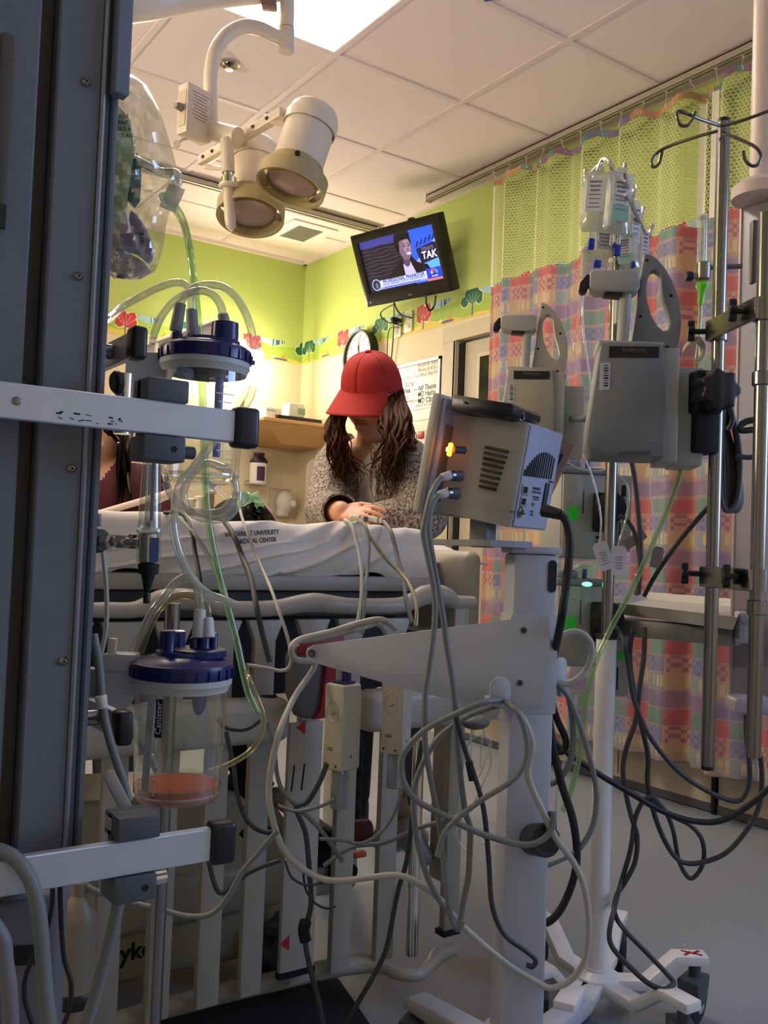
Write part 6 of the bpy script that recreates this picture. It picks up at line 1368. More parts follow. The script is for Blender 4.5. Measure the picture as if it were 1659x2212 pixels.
# ================================================================ PUMPS
PG = mat('pump_grey', '#74787c', 0.5, bump=0.05, bscale=900); PGL = mat('pump_light_grey', '#a2a29c', 0.5, bump=0.05, bscale=900)
def pump(lab, px, py, d, yaw, mf, ms):
    """syringe pump: px,py is the middle of the dark label strip"""
    M = vf(px, py, d, yaw); BM = vf(1370, 760, 1.62, -8)      # outlines were read on this plane
    t = thing('syringe_pump', lab, 'syringe pump', (M @ V((0, 0.05, -0.19)))[:], 'syringe pumps'); q_ = lambda pts: pp(pts, BM)
    def pr(nm, pts, th, off, m, bev=0.0015, par_=None, holes=None):
        b = B(); b.prism(q_(pts), th, M @ T(0, off+th/2, 0), bev, holes=[q_(h) for h in holes] if holes else None); return obj(nm, b, m, par_ or t)
    cs = pr('case', [(1299, 738), (1432, 742), (1436, 790), (1437, 988), (1278, 984), (1269, 960), (1274, 900)], 0.115, 0, mf, 0.004)
    pr('top_edge', [(1293, 733), (1436, 738), (1432, 748), (1297, 744)], 0.11, 0.004, ms, 0.001)
    b = B(); x0, z0_ = q_([(1437, 745)])[0]; x1, z1_ = q_([(1472, 1000)])[0]
    b.box(0.030, 0.12, 0.20, M @ T(x0+0.012, 0.07, -0.090), 0.003); sd_ = obj('side_panel', b, ms, t)
    b = B(); b.box(0.050, 0.10, 0.175, M @ T(x0+0.050, 0.09, -0.105), 0.004); obj('rear_module', b, ms, t)
    st = pr('label_strip', [(1316, 748), (1424, 749), (1423, 773), (1315, 772)], 0.001, -0.0012, BLACK, 0)
    text('Medfusion', 0.0095, TF(M @ V((q_([(1369, 756)])[0][0], -0.0016, q_([(1369, 756)])[0][1])), M.col[0].xyz, -M.col[1].xyz), mat('dim_silver', '#6e6e6c', 0.5), st, 'lettering', 0.0002)
    hd_ = [(1398, 532), (1412, 536), (1428, 546), (1445, 566), (1460, 592), (1472, 622), (1479, 655), (1480, 690), (1476, 720), (1466, 765), (1460, 800), (1456, 830), (1446, 838), (1440, 820), (1436, 744), (1378, 738), (1368, 738), (1382, 650), (1392, 570)]
    ho = [(1414, 572), (1422, 570), (1432, 576), (1436, 590), (1437, 610), (1442, 640), (1452, 670), (1455, 690), (1450, 702), (1440, 704), (1428, 694), (1414, 670), (1405, 640), (1402, 610), (1406, 586)]
    hdl = pr('carry_handle', hd_, 0.026, 0.035, mf, 0.003, None, [ho])
    for (a, c_) in ((1404, 549), (1457, 627), (1389, 673), (1382, 733), (1449, 740), (1444, 795)):
        x, z = q_([(a, c_)])[0]; b = B(); b.cyl(M @ V((x, 0.0345, z)), M @ V((x, 0.036, z)), 0.0028); obj('screw', b, MATTE, hdl)
    pr('plunger_head', [(1276, 584), (1282, 577), (1376, 578), (1385, 584), (1384, 616), (1374, 627), (1290, 624), (1275, 616)], 0.05, 0.01, ms, 0.004)
    pr('plunger_lever', [(1276, 584), (1268, 586), (1255, 602), (1252, 620), (1258, 627), (1268, 624), (1276, 608)], 0.02, 0.02, BLACK, 0.002)
    pr('plunger_grip', [(1312, 624), (1348, 626), (1344, 634), (1306, 631)], 0.03, 0.015, BLACK, 0.001)
    b = B(); (xa, za), (xb, zb) = q_([(1356, 626)])[0], q_([(1348, 742)])[0]; b.cyl(M @ V((xa, 0.03, za)), M @ V((xb, 0.03, zb)), 0.0105); obj('plunger_rod', b, ms, t)
    pr('barcode_sticker', [(1296, 784), (1319, 783), (1317, 842), (1294, 843)], 0.0006, -0.0008, mat('sticker_white', '#b9bdc0', 0.6), 0)
    for i in range(9):
        x, z = q_([(1309, 790+i*5.4)])[0]; b = B(); b.box(0.008, 0.0004, 0.0011+0.0008*(i % 3), M @ T(x, -0.0011, z)); obj('barcode_bar', b, INK, cs)
    pr('bottom_plate', [(1336, 976), (1405, 974), (1403, 982), (1334, 983)], 0.002, -0.002, DGREY, 0); pr('door_mark', [(1398, 946), (1427, 946), (1426, 957), (1397, 956)], 0.0008, -0.001, PG, 0)
    sx = x0+0.028
    for (dy, dz, w_, h_, m) in ((0.03, -0.075, 0.026, 0.030, GREEN_ST), (0.075, -0.05, 0.026, 0.028, GREEN_ST)):
        if 'nearest' in lab: dy, dz, w_, h_ = dy-0.01, dz-0.02, 0.012, 0.04
        b = B(); b.box(0.0006, w_, h_, M @ T(sx, dy, dz)); obj('green_sticker', b, m, sd_)
    for (dy, dz) in ((0.02, 0.0), (0.09, 0.005), (0.09, -0.13), (0.02, -0.15)):
        b = B(); b.lathe([(0.006, 0), (0.005, 0.001)], M @ T(sx, dy, dz) @ RY(90), 12); obj('port_dot', b, DGREY, sd_)
    return t, M
pump('big dark grey syringe pump with carry handle, nearest the camera', 1370, 760, 1.62, -8, PG, PGL)
pump('beige syringe pump with carry handle behind the monitor', 1149, 810, 2.22, -8, mat('pump_beige', '#a09a8a', 0.5, bump=0.05, bscale=900), PGL)
pbk = V((hc.x, hc.y, P(1240, 900, 2.1).z)); b = B(); b.tube([pbk, P(1262, 905, 2.05), P(1236, 905, 2.24)], 0.007, 8, smooth=False); b.cyl(pbk-V((0, 0, 0.03)), pbk+V((0, 0, 0.03)), 0.020); obj('pump_bracket', b, DGREY, ivs)
def module(lab, px, py, d, yaw, h):
    M = vf(px, py, d, yaw); t = thing('infusion_module', lab, 'infusion pump', (M @ V((0, 0.05, -h/2)))[:], 'lower infusion pumps')
    b = B(); b.box(0.115, 0.11, h, M @ T(0, 0.055, 0), 0.004); c = obj('case', b, PGL, t); b = B(); b.box(0.045, 0.006, h*0.96, M @ T(-0.032, -0.003, 0), 0.001); dr = obj('door', b, mat('pump_beige', '#a09a8a', 0.5), t)
    b = B(); b.box(0.125, 0.12, 0.014, M @ T(0, 0.055, h/2+0.006), 0.003); b.box(0.05, 0.05, 0.022, M @ T(-0.03, 0.04, h/2+0.02), 0.008, 3); obj('top_cover', b, PG, t)
    b = B(); b.box(0.024, 0.0006, 0.030, M @ T(-0.030, -0.0065, 0.005)); obj('green_sticker', b, GREEN_ST, dr)
    for (x, z) in ((-0.045, 0.065), (-0.022, 0.06), (-0.04, 0.035)):
        b = B(); b.lathe([(0.005, 0), (0.004, 0.002)], M @ T(x, -0.006, z) @ RX(90), 12); obj('button', b, GREYP, dr)
    b = B(); b.box(0.004, 0.001, 0.05, M @ T(-0.006, -0.0005, 0.03)); obj('door_seam', b, DGREY, c)
    for sx_ in (-0.02, 0.015): b = B(); b.cyl(M @ V((sx_, 0.03, h/2+0.01)), M @ V((sx_, 0.03, h/2+0.034)), 0.005); obj('blue_luer', b, mat('luer_blue', '#1c4a8c', 0.4), t)
    b = B(); b.lathe([(0.030, 0), (0.034, 0.006), (0.034, 0.03), (0.028, 0.036)], M @ T(0.048, -0.002, 0.02) @ RX(90), 10); b.box(0.045, 0.03, 0.085, M @ T(0.040, 0.0, 0.01), 0.006); obj('pole_clamp', b, MATTE, t)
    for i in range(4): b = B(); b.box(0.008, 0.004, 0.006, M @ T(0.030, -0.001, -0.045-i*0.012)); obj('port_slot', b, MATTE, c)
    return t
module('infusion pump with green sticker clamped below the upper pumps', 1264, 1115, 2.02, 12, 0.185)
module('lower infusion pump with a glowing green light on top', 1258, 1352, 2.0, 12, 0.175)
b = B(); b.ell(tuple(P(1268, 1262, 1.94)), (0.012, 0.010, 0.005), None, 14, 8); obj('status_light', b, mat('green_glow', '#60ff80', 0.3, emis=(0.1, 1.0, 0.3), es=4.0), None, 'glowing green status light on the lowest pump', 'light')
# slim end pieces seen right of the pole
for (px, py, lab) in ((1345, 1110, 'grey pump end with green sticker right of the IV pole, upper'), (1340, 1420, 'grey pump end right of the IV pole, below the tray')):
    M = vf(px, py, 2.06, 12); t = thing('pump_end', lab, 'infusion pump', (M @ V((0, 0, -0.09)))[:]); b = B(); b.box(0.034, 0.08, 0.17, M @ T(0, 0.03, 0), 0.004); c = obj('case', b, PGL, t)
    b = B(); b.prism(rrect(0.010, 0.026, 0.004), 0.002, M @ T(-0.004, -0.0105, 0.05)); obj('handle_slot', b, MATTE, c); b = B(); b.box(0.016, 0.0006, 0.016, M @ T(-0.004, -0.0105, 0.005)); obj('green_sticker', b, GREEN_ST, c); b = B(); b.box(0.003, 0.001, 0.05, M @ T(-0.011, -0.0105, -0.045)); obj('seam', b, MATTE, c)

# ================================================================ IV BAGS
FILM = clear('iv_bag_film', '#f0f2ea', 0.42, '#d8dad0', 0.12); LABI = mat('iv_label', '#cfcfd4', 0.6)
def ivbag(lab, px, py, d, w_, h_, yaw, green=False, lean=0):
    M = vf(px, py, d, yaw, 0, lean); t = thing('iv_bag', lab, 'IV bag', (M @ V((0, 0, -h_/2)))[:], 'IV bags on the hooks'); b = B()
    def fn(s, v, sg):
        x = (s-0.5)*w_; z = (v-0.5)*h_; th = 0.016*(max(0, 1-abs(2*s-1)**3))*(max(0, 1-abs(2*v-1)**4))*(0.6+0.7*(1-v))
        ins = 0.12*w_*max(0, (0.12-v)/0.12) ; x *= 1-ins/w_*1.6
        return M @ V((x, sg*th, z))
    b.grid(lambda s, v: fn(s, v, -1), 12, 18); b.grid(lambda s, v: fn(s, v, 1), 12, 18); bd = obj('pouch', b, FILM, t, ang=60)
    b = B(); b.box(w_*0.62, 0.0006, h_*0.55, M @ T(-w_*0.02, -0.0175, h_*0.06)); lb = obj('label_sheet', b, LABI, t)
    for i in range(7): b = B(); b.box(w_*(0.42-0.05*(i % 3)), 0.0004, 0.004 if i < 3 else 0.002, M @ T(-w_*0.03, -0.0180, h_*(0.28-0.07*i))); obj('print_line', b, mat('grey_ink', '#77777a', 0.7), lb)
    if green: b = B(); b.box(w_*0.6, 0.0005, h_*0.26, M @ T(0.0, -0.0178, -h_*0.2)); obj('green_print', b, mat('pale_green_print', '#8fb8a4', 0.6), lb)
    b = B(); b.cyl(M @ V((-w_*0.12, 0, -h_/2)), M @ V((-w_*0.12, 0, -h_/2-0.022)), 0.004); b.cyl(M @ V((w_*0.14, 0, -h_/2)), M @ V((w_*0.14, 0, -h_/2-0.018)), 0.004); obj('port_stem', b, CLEAR, t)
    b = B(); b.box(w_*0.4, 0.004, 0.012, M @ T(0, 0, h_/2+0.004), 0.001); obj('hang_tab', b, FILM, t)
    return t
ivbag('left IV bag with black printed label on the double hook', 1287, 436, 1.91, 0.058, 0.125, -15, False, 3)
ivbag('front IV bag with green print on the double hook', 1336, 440, 1.89, 0.056, 0.130, 5, True, 4)
ivbag('IV bag hanging behind the front bag on the second hook', 1364, 500, 1.95, 0.034, 0.14, 20, False, 2)
ivbag('narrow IV bag on the third hook down', 1382, 545, 1.98, 0.030, 0.12, 25, False, 2)
ivbag('lower empty IV bag below the left bag', 1302, 520, 1.96, 0.062, 0.11, 10, False, 0)
ivbag('small drug bag tucked above the plunger of the nearest pump', 1352, 548, 1.93, 0.05, 0.08, -20, True, -5)
def drip(lab, px, py, d):
    a, c_ = P(px, py, d), P(px-3, py+70, d); t = thing('drip_chamber', lab, 'drip chamber', c_, 'drip chambers'); b = B(); b.cyl(a, a+(c_-a)*0.85, 0.008, 0.0075); obj('chamber', b, CLEAR, t); b = B(); b.cyl(a-(c_-a)*0.10, a+(c_-a)*0.06, 0.0098, bev=0.002); obj('spike_cap', b, WHITE, t)
drip('clear drip chamber under the left IV bag', 1263, 540, 1.95); drip('clear drip chamber right of the blue clamps', 1325, 565, 1.93); drip('clear drip chamber behind the plunger rod', 1336, 640, 1.90)
BLC = mat('blue_clamp', '#102a9a', 0.4)
for (px, py, sx, sz, lab) in ((1277, 527, 13, 24, 'blue tubing clamp under the left IV bag'), (1333, 541, 14, 24, 'blue tubing clamp under the front IV bag'), (1290, 570, 16, 16, 'blue tubing clamp just above the plunger head'), (1367, 572, 9, 14, 'blue tubing clamp beside the pump handle'), (1326, 529, 5, 8, 'tiny blue clip between two IV bags')):
    k = 1.88/FPX; b = B(); b.prism(rrect(sx*k, sz*k, 0.002), 0.008, vf(px, py, 1.88, 10, 0, 4), 0.001); b.box(sx*k*0.5, 0.012, sz*k*0.25, vf(px, py, 1.88, 10, 0, 4), 0.001); obj('roller_clamp', b, BLC, None, lab, 'clamp', 'blue clamps')

# ================================================================ RIGHT BOOM
boom = thing('equipment_boom', 'white ceiling equipment boom column with steel poles at the right edge', 'equipment column', P(1650, 1540, 2.0))
PINKW = mat('boom_enamel', '#cbbab0', 0.4)
bc0 = P(1660, 900, 2.0); BMx = fr(bc0, HR, HF, ZU) @ RZ(-25)
ztp, zbt = P(1640, 435, 2.0).z, P(1605, 1530, 2.0).z
b = B(); b.box(0.14, 0.14, ztp-zbt, T(bc0.x, bc0.y, (ztp+zbt)/2) @ fr((0, 0, 0), HR, HF, ZU) @ RZ(-62) @ T(0.02, 0.03, 0), 0.006); obj('housing', b, mat('boom_body', '#9b96a0', 0.45), boom)
Bq = T(bc0.x, bc0.y, 0) @ fr((0, 0, 0), HR, HF, ZU) @ RZ(-62) @ T(0.02, 0.03, 0)
b = B(); b.box(0.006, 0.014, ztp-zbt, Bq @ T(-0.07, -0.066, (ztp+zbt)/2), 0.002); obj('corner_trim', b, PINKW, boom)
tp = P(1655, 20, 2.0); b = B(); b.cyl((tp.x, tp.y, ztp+0.02), (tp.x, tp.y, ZC), 0.026); obj('ceiling_tube', b, PINKW, boom)
b = B(); b.lathe([(0.062, ztp-0.002), (0.062, ztp+0.022), (0.05, ztp+0.034), (0.034, ztp+0.04)], T(tp.x, tp.y, 0), 28); obj('tube_flange', b, PINKW, boom)
b = B(); b.box(0.012, 0.02, 0.13, vf(1627, 545, 1.90, 0), 0.004); obj('grip_recess', b, mat('boom_recess', '#4b4540', 0.5), boom)
b = B(); b.prism([(-0.028, 0), (0.05, 0), (0.05, 0.03), (-0.022, 0.03), (-0.028, 0.022)], 0.06, vf(1606, 1536, 1.86, 0), 0.002); obj('foot_ledge', b, mat('boom_body', '#9b96a0', 0.45), boom)
b = B(); b.box(0.034, 0.03, 0.062, vf(1609, 1355, 1.86, 0), 0.003); b.cyl(P(1612, 1337, 1.84), P(1612, 1337, 1.855), 0.010); obj('tray_hinge', b, mat('boom_body', '#9b96a0', 0.45), boom)
# poles
p1 = P(1546, 950, 1.65); p2 = P(1643, 950, 1.50)
def vz(px, py, p, d): return P(px, py, d).z
b = B(); b.cyl((p1.x, p1.y, vz(1537, 1650, p1, 1.65)), (p1.x, p1.y, vz(1557, 252, p1, 1.65)), 0.0118, bev=0.001); po1 = obj('steel_pole', b, STEEL, boom)
b = B(); b.cyl((p1.x, p1.y, vz(1557, 250, p1, 1.65)-0.002), (p1.x, p1.y, vz(1557, 247, p1, 1.65)+0.002), 0.0112); obj('pole_plug', b, BLACK, po1); b = B(); b.cyl((p1.x, p1.y, vz(1537, 1653, p1, 1.65)-0.003), (p1.x, p1.y, vz(1537, 1650, p1, 1.65)), 0.0112); obj('pole_plug', b, BLACK, po1)
b = B(); b.cyl((p2.x, p2.y, vz(1640, 1630, p2, 1.5)), (p2.x, p2.y, vz(1650, 452, p2, 1.5)), 0.0118, bev=0.001); po2 = obj('steel_pole', b, STEEL, boom)
for y_ in (1300, 805): b = B(); b.cyl((p2.x, p2.y, vz(1643, y_+28, p2, 1.5)), (p2.x, p2.y, vz(1643, y_-4, p2, 1.5)), 0.0155, bev=0.002); obj('pole_sleeve', b, STEEL, po2)
KNOB = mat('knob_black', '#0a0a0c', 0.35)
def starknob(M, par_):
    b = B(); b.prism([(0.016*(1+0.28*math.cos(5*a))*math.cos(a), 0.016*(1+0.28*math.cos(5*a))*math.sin(a)) for a in [2*math.pi*i/40 for i in range(40)]], 0.012, M, 0.002); b.cyl(M @ V((0, 0.006, 0)), M @ V((0, 0.03, 0)), 0.005); obj('star_knob', b, KNOB, par_)
for (ya, yb, hh) in ((712, 662, 0.037), (1246, 1252, 0.036)):
    za = P(1546, ya, 1.65).z; d_ = p2-p1; d_.z = 0; M = fr(((p1.x+p2.x)/2, (p1.y+p2.y)/2, za), d_, ZU.cross(d_), ZU)
    b = B(); b.box(d_.length+0.02, 0.008, hh, M, 0.0015, 1, c=(0, -0.016, 0)); br_ = obj('cross_bracket', b, STEEL, boom)
    for e_ in (-1, 1):
        b = B(); b.lathe([(0.0122, -hh/2), (0.0165, -hh/2), (0.0165, hh/2), (0.0122, hh/2)], M @ T(e_*d_.length/2, 0, 0), 20, cap=False); obj('pole_clamp', b, STEEL, br_)
        starknob(M @ T(e_*d_.length/2-0.035, -0.035, 0.004) @ RZ(-20), br_)
# hooks on the tall pole
for pts in ([(1557, 272, 1.65), (1515, 258, 1.62), (1480, 244, 1.60), (1466, 240, 1.60), (1461, 250, 1.60), (1468, 268, 1.60), (1482, 272, 1.60), (1494, 262, 1.60), (1502, 241, 1.60)],
            [(1550, 283, 1.65), (1500, 297, 1.68), (1440, 318, 1.72), (1418, 332, 1.73), (1407, 350, 1.73), (1412, 361, 1.73), (1424, 352, 1.73), (1431, 322, 1.73)],
            [(1560, 272, 1.65), (1610, 258, 1.62), (1670, 236, 1.60)], [(1562, 286, 1.65), (1600, 302, 1.62), (1632, 318, 1.60), (1643, 335, 1.60), (1638, 354, 1.60), (1624, 358, 1.60), (1610, 346, 1.60), (1606, 326, 1.60)]):
    b = B(); b.tube([P(*q_) for q_ in pts], 0.0030, 8); obj('hook_rod', b, mat('dark_steel', '#6d675e', 0.3, 1.0), boom)
# tray
zt3 = 0.822; tray = thing('boom_tray', 'shallow white tray with upturned lip bracketed to the right boom', 'tray', PZ(1450, 1330, zt3))
c4 = [PZ(1300, 1302, zt3), PZ(1592, 1338, zt3), PZ(1600, 1298, zt3), PZ(1392, 1281, zt3)]
TRW = mat('tray_enamel', '#aaa79c', 0.4)
b = B(); q4 = [V(p) for p in c4]; ce = sum(q4, V((0, 0, 0)))/4
inn = [p+(ce-p)*0.07-V((0, 0, 0.016)) for p in q4]; lip = [p+V((0, 0, 0.004)) for p in q4]; und = [p+(ce-p)*0.05-V((0, 0, 0.022)) for p in q4]
vs = [tuple(p) for p in inn+lip+[p+(p-ce)*0.012 for p in lip]+und]
fs = [(0, 1, 2, 3)]+[(i, (i+1) % 4, 4+(i+1) % 4, 4+i) for i in range(4)]+[(4+i, 4+(i+1) % 4, 8+(i+1) % 4, 8+i) for i in range(4)]+[(8+i, 8+(i+1) % 4, 12+(i+1) % 4, 12+i) for i in range(4)]+[(15, 14, 13, 12)]
b.add(vs, fs); obj('pan', b, TRW, tray)
b = B(); b.tube([c4[0]+V((0, 0, -0.004)), c4[0]+(c4[0]-c4[1]).normalized()*0.02+V((0, 0, -0.008)), c4[0]+(c4[0]-c4[1]).normalized()*0.028+V((0, 0, 0.006))], 0.004, 6); obj('lip_curl', b, TRW, tray)
bA, bB = PZ(1325, 1352, zt3-0.045), PZ(1592, 1376, zt3-0.045); M = fr((bA+bB)/2+V((0, 0, 0.0)), bB-bA, ZU.cross(bB-bA), ZU); b = B(); b.box((bB-bA).length, 0.05, 0.036, M, 0.003); obj('support_bar', b, mat('tray_bar', '#6f6f6c', 0.45), tray)
# right flowmeter with green nozzle
f2 = thing('flowmeter', 'slim clear flowmeter with bright green nozzle left of the tall steel pole', 'flowmeter', P(1517, 690, 1.85)); D2 = 1.85
b = B(); b.cyl(P(1518, 470, D2), P(1516, 568, D2), 0.0098, 0.0105); obj('outer_tube', b, CANI, f2); b = B(); b.cyl(P(1518, 474, D2), P(1516, 566, D2), 0.005); obj('inner_tube', b, CLEAR, f2); b = B(); b.cyl(P(1518, 466, D2), P(1518, 473, D2), 0.0098); obj('top_plug', b, CLEAR, f2)
b = B(); b.cyl(P(1519, 567, D2), P(1518, 604, D2), 0.0145, bev=0.002); obj('metal_body', b, mat('nickel', '#8d8d80', 0.3, 0.8), f2); b = B(); b.cyl(P(1480, 597, D2), P(1496, 597, D2), 0.010, bev=0.002); obj('black_knob', b, BLACK, f2); b = B(); b.cyl(P(1496, 597, D2), P(1508, 596, D2), 0.006); obj('knob_stem', b, STEEL, f2); b = B(); b.cyl(P(1530, 578, D2), P(1602, 575, D2), 0.005); obj('inlet_pipe', b, mat('dark_steel', '#6d675e', 0.3, 1.0), f2)
LIME = mat('lime_plastic', '#6cc92c', 0.35)
b = B(); b.lathe([(0.006, 0), (0.0135, 0.006), (0.0135, 0.012), (0.008, 0.020), (0.007, 0.042), (0.005, 0.048)], axis(P(1518, 606, D2), P(1514, 652, D2)), 8); obj('green_nozzle', b, LIME, f2)
cable('oxygen_tube', 'pale green oxygen tube dropping straight from the lime nozzle', [P(1514, 650, D2), P(1512, 690, D2), P(1509, 735, D2), P(1506, 775, D2), P(1503, 840, 1.9)], 0.004, CLEARG, 'tube')
b = B(); b.tube([P(1478, 758, 1.72), P(1490, 742, 1.70), P(1508, 735, 1.70), P(1520, 750, 1.70), P(1516, 772, 1.70), P(1500, 782, 1.70)], [0.006, 0.012, 0.014, 0.012, 0.010, 0.006], 10, flat=0.5); obj('wrapped_gauze', b, mat('gauze_cream', '#cbbd9c', 0.8, var=0.2), None, 'loose cream wrapped dressing tied to the tall steel pole', 'dressing')
# black clamp of the big pump on the tall pole
kc = thing('pole_clamp', 'big black knob clamp holding the nearest pump to the tall pole', 'clamp', P(1540, 960, 1.63))
b = B(); M = vf(1545, 845, 1.60, 8); b.prism([(0.034*(1+0.10*math.cos(7*a))*math.cos(a), 0.034*(1+0.10*math.cos(7*a))*math.sin(a)) for a in [2*math.pi*i/56 for i in range(56)]], 0.05, M, 0.006); obj('knob', b, KNOB, kc)
b = B(); b.box(0.05, 0.05, 0.075, vf(1520, 850, 1.64, 8), 0.006); b.box(0.045, 0.05, 0.10, vf(1515, 920, 1.65, 8), 0.004); obj('clamp_body', b, MATTE, kc)
# ================================================================ CABLES AND TUBES
def W_(pts, d): return [P(p[0], p[1], p[2] if len(p) > 2 else d) for p in pts]
def cab(name, label, cat, m, r, d, pts, n=8):
    b = B(); b.tube(W_(pts, d), r, n, 6); return obj(name, b, m, None, label, cat, ang=60)
# --- monitor leads
cab('monitor_lead', 'long pale lead from the arm tip sweeping low across to the stand hook', 'cable', RUBL, 0.0052, 1.46, [(857, 1362, 1.6), (845, 1350, 1.6), (822, 1338, 1.58), (776, 1346, 1.56), (714, 1365, 1.54), (649, 1381, 1.52), (629, 1400, 1.5), (640, 1425, 1.53), (680, 1436, 1.56), (637, 1504, 1.52), (606, 1574), (587, 1651), (581, 1710), (589, 1768), (615, 1839), (671, 1888), (727, 1903), (802, 1895), (858, 1891), (899, 1906), (951, 1944), (988, 1989), (1044, 2041), (1101, 2086), (1160, 2121), (1189, 2134), (1230, 2119), (1260, 2081), (1271, 2029), (1271, 1973), (1260, 1910), (1238, 1861), (1200, 1809, 1.42), (1171, 1749, 1.42), (1141, 1675, 1.42), (1150, 1610, 1.42), (1131, 1555, 1.42), (1095, 1515, 1.45)])
cab('monitor_lead', 'second pale lead looped over the arm tip above the red pad', 'cable', RUBL, 0.0048, 1.56, [(835, 1368, 1.62), (815, 1348, 1.6), (776, 1358), (714, 1374), (660, 1384), (646, 1382)])
cab('monitor_lead', 'grey lead dropping from the upper white plug of the monitor to the floor', 'cable', RUBG, 0.0048, 1.42, [(954, 1031, 1.45), (940, 1050, 1.44), (928, 1080), (917, 1130), (915, 1157), (925, 1207), (936, 1265), (940, 1327), (934, 1389), (926, 1446), (919, 1497), (917, 1562), (920, 1620), (936, 1712), (947, 1768), (955, 1832), (962, 1899), (973, 1974), (988, 2007), (1000, 1990)])
cab('monitor_lead', 'grey lead dropping from the lower white plug of the monitor', 'cable', RUBG, 0.0048, 1.43, [(947, 1069, 1.45), (932, 1095, 1.44), (926, 1146), (942, 1246), (957, 1331), (965, 1396), (977, 1466), (984, 1535), (988, 1612), (1003, 1742), (1015, 1787), (1014, 1850), (1011, 1899), (1000, 1950), (992, 2004)])
cab('monitor_lead', 'grey loop swinging left from the stand hook and round to the cord peg', 'cable', RUBG, 0.0048, 1.41, [(1095, 1512, 1.45), (1050, 1516), (985, 1542), (920, 1575), (880, 1615), (866, 1650), (873, 1690), (899, 1728), (951, 1757), (1007, 1787), (1063, 1809), (1123, 1824), (1160, 1820), (1190, 1795), (1196, 1755)])
cab('monitor_lead', 'grey lead curling from the hook down the left of the loop', 'cable', RUBG, 0.0046, 1.45, [(1090, 1520), (1040, 1535), (1000, 1553), (950, 1590), (918, 1640), (897, 1693), (893, 1749), (903, 1824), (925, 1899), (951, 1947), (985, 1990)])
cab('monitor_lead', 'grey loop falling right of the hook and crossing back to the left', 'cable', RUBG, 0.0046, 1.40, [(1088, 1514, 1.44), (1110, 1528), (1131, 1566), (1139, 1620), (1128, 1660), (1101, 1690), (1045, 1725), (988, 1768), (959, 1802), (945, 1850)])
cab('monitor_lead', 'thin grey lead running down the stand column to a small floor loop', 'cable', RUBD, 0.004, 1.42, [(985, 1545), (996, 1590), (1008, 1630), (1022, 1667), (1045, 1749), (1056, 1862), (1063, 1955), (1089, 2018), (1138, 2056), (1157, 2074), (1150, 2088), (1138, 2084)])
b = B(); b.cyl(P(1013, 1645, 1.42), P(1021, 1685, 1.42), 0.006); obj('inline_connector', b, BLACK, None, 'small black in-line connector on the thin grey lead', 'connector')
cab('power_cable', 'thick black power cable curving from the monitor down behind the stand', 'cable', RUB, 0.0068, 1.44, [(1208, 1111), (1222, 1125), (1230, 1160), (1229, 1210), (1222, 1270), (1212, 1340), (1200, 1400, 1.5), (1190, 1450, 1.55), (1186, 1510, 1.58), (1188, 1570, 1.58), (1200, 1640, 1.58), (1215, 1700, 1.58), (1236, 1765, 1.58), (1246, 1835, 1.58), (1240, 1895, 1.58), (1215, 1958, 1.58), (1187, 1990, 1.58), (1165, 1990, 1.6), (1148, 1972, 1.62)])
cab('power_cable', 'black cable loop tied behind the stand column', 'cable', RUB, 0.006, 1.60, [(1183, 1468), (1190, 1510), (1204, 1555), (1220, 1590), (1222, 1612), (1210, 1624), (1192, 1606), (1180, 1570), (1172, 1530)])
cab('power_cable', 'black cable hanging vertically right behind the stand column', 'cable', RUB, 0.006, 1.62, [(1180, 1480), (1174, 1540), (1170, 1600), (1168, 1660), (1172, 1720)])
cab('power_cable', 'long black cable sagging across the floor to the right edge', 'cable', RUB, 0.0058, 1.75, [(1172, 1548), (1190, 1590), (1220, 1622), (1290, 1670), (1360, 1712), (1430, 1752), (1500, 1774), (1560, 1772), (1620, 1738), (1668, 1696)])
cab('grey_lead', 'pale grey loop standing out right of the stand column', 'cable', RUBL, 0.0055, 1.56, [(1180, 1412, 1.6), (1187, 1404), (1207, 1378), (1238, 1364), (1266, 1374), (1279, 1400), (1274, 1432), (1254, 1461), (1222, 1477), (1191, 1467), (1183, 1464)])
cab('grey_lead', 'grey lead arching from the side hook down in front of the IV stand', 'cable', RUBG, 0.005, 1.58, [(1188, 1468), (1222, 1497), (1246, 1549), (1268, 1615), (1284, 1680), (1289, 1731), (1279, 1787), (1249, 1835), (1200, 1861), (1152, 1880)])
cab('grey_lead', 'shorter grey lead looping under the side hook', 'cable', RUBG, 0.0055, 1.59, [(1195, 1474), (1214, 1484), (1230, 1512), (1238, 1576), (1234, 1636), (1214, 1676), (1191, 1692), (1163, 1684)])
# --- cables round the tray and the right boom
DK = RUBD
cab('pump_cable', 'dark cord rising from the tray along the left of the black knob', 'cord', DK, 0.0052, 1.95, [(1362, 985), (1372, 1040), (1380, 1120), (1384, 1200), (1379, 1284)])
cab('pump_cable', 'dark cord curving from the pump clamp down to the tray', 'cord', DK, 0.0048, 1.97, [(1338, 1115), (1352, 1122), (1369, 1147), (1380, 1190), (1383, 1240), (1374, 1286)])
cab('pump_cable', 'dark cord slanting from the tall pole down to the tray', 'cord', DK, 0.005, 1.80, [(1530, 1096, 1.7), (1485, 1147), (1445, 1199, 1.9), (1413, 1247, 1.95), (1392, 1286, 2.0)])
cab('pump_cable', 'dark cord dropping under the tray into a wide floor loop to the right', 'cord', DK, 0.0052, 1.9, [(1368, 1354), (1360, 1418), (1370, 1497), (1388, 1577), (1400, 1636), (1399, 1693), (1413, 1757), (1436, 1816), (1465, 1857), (1503, 1865), (1562, 1846), (1607, 1801), (1637, 1749), (1646, 1690), (1643, 1634)])
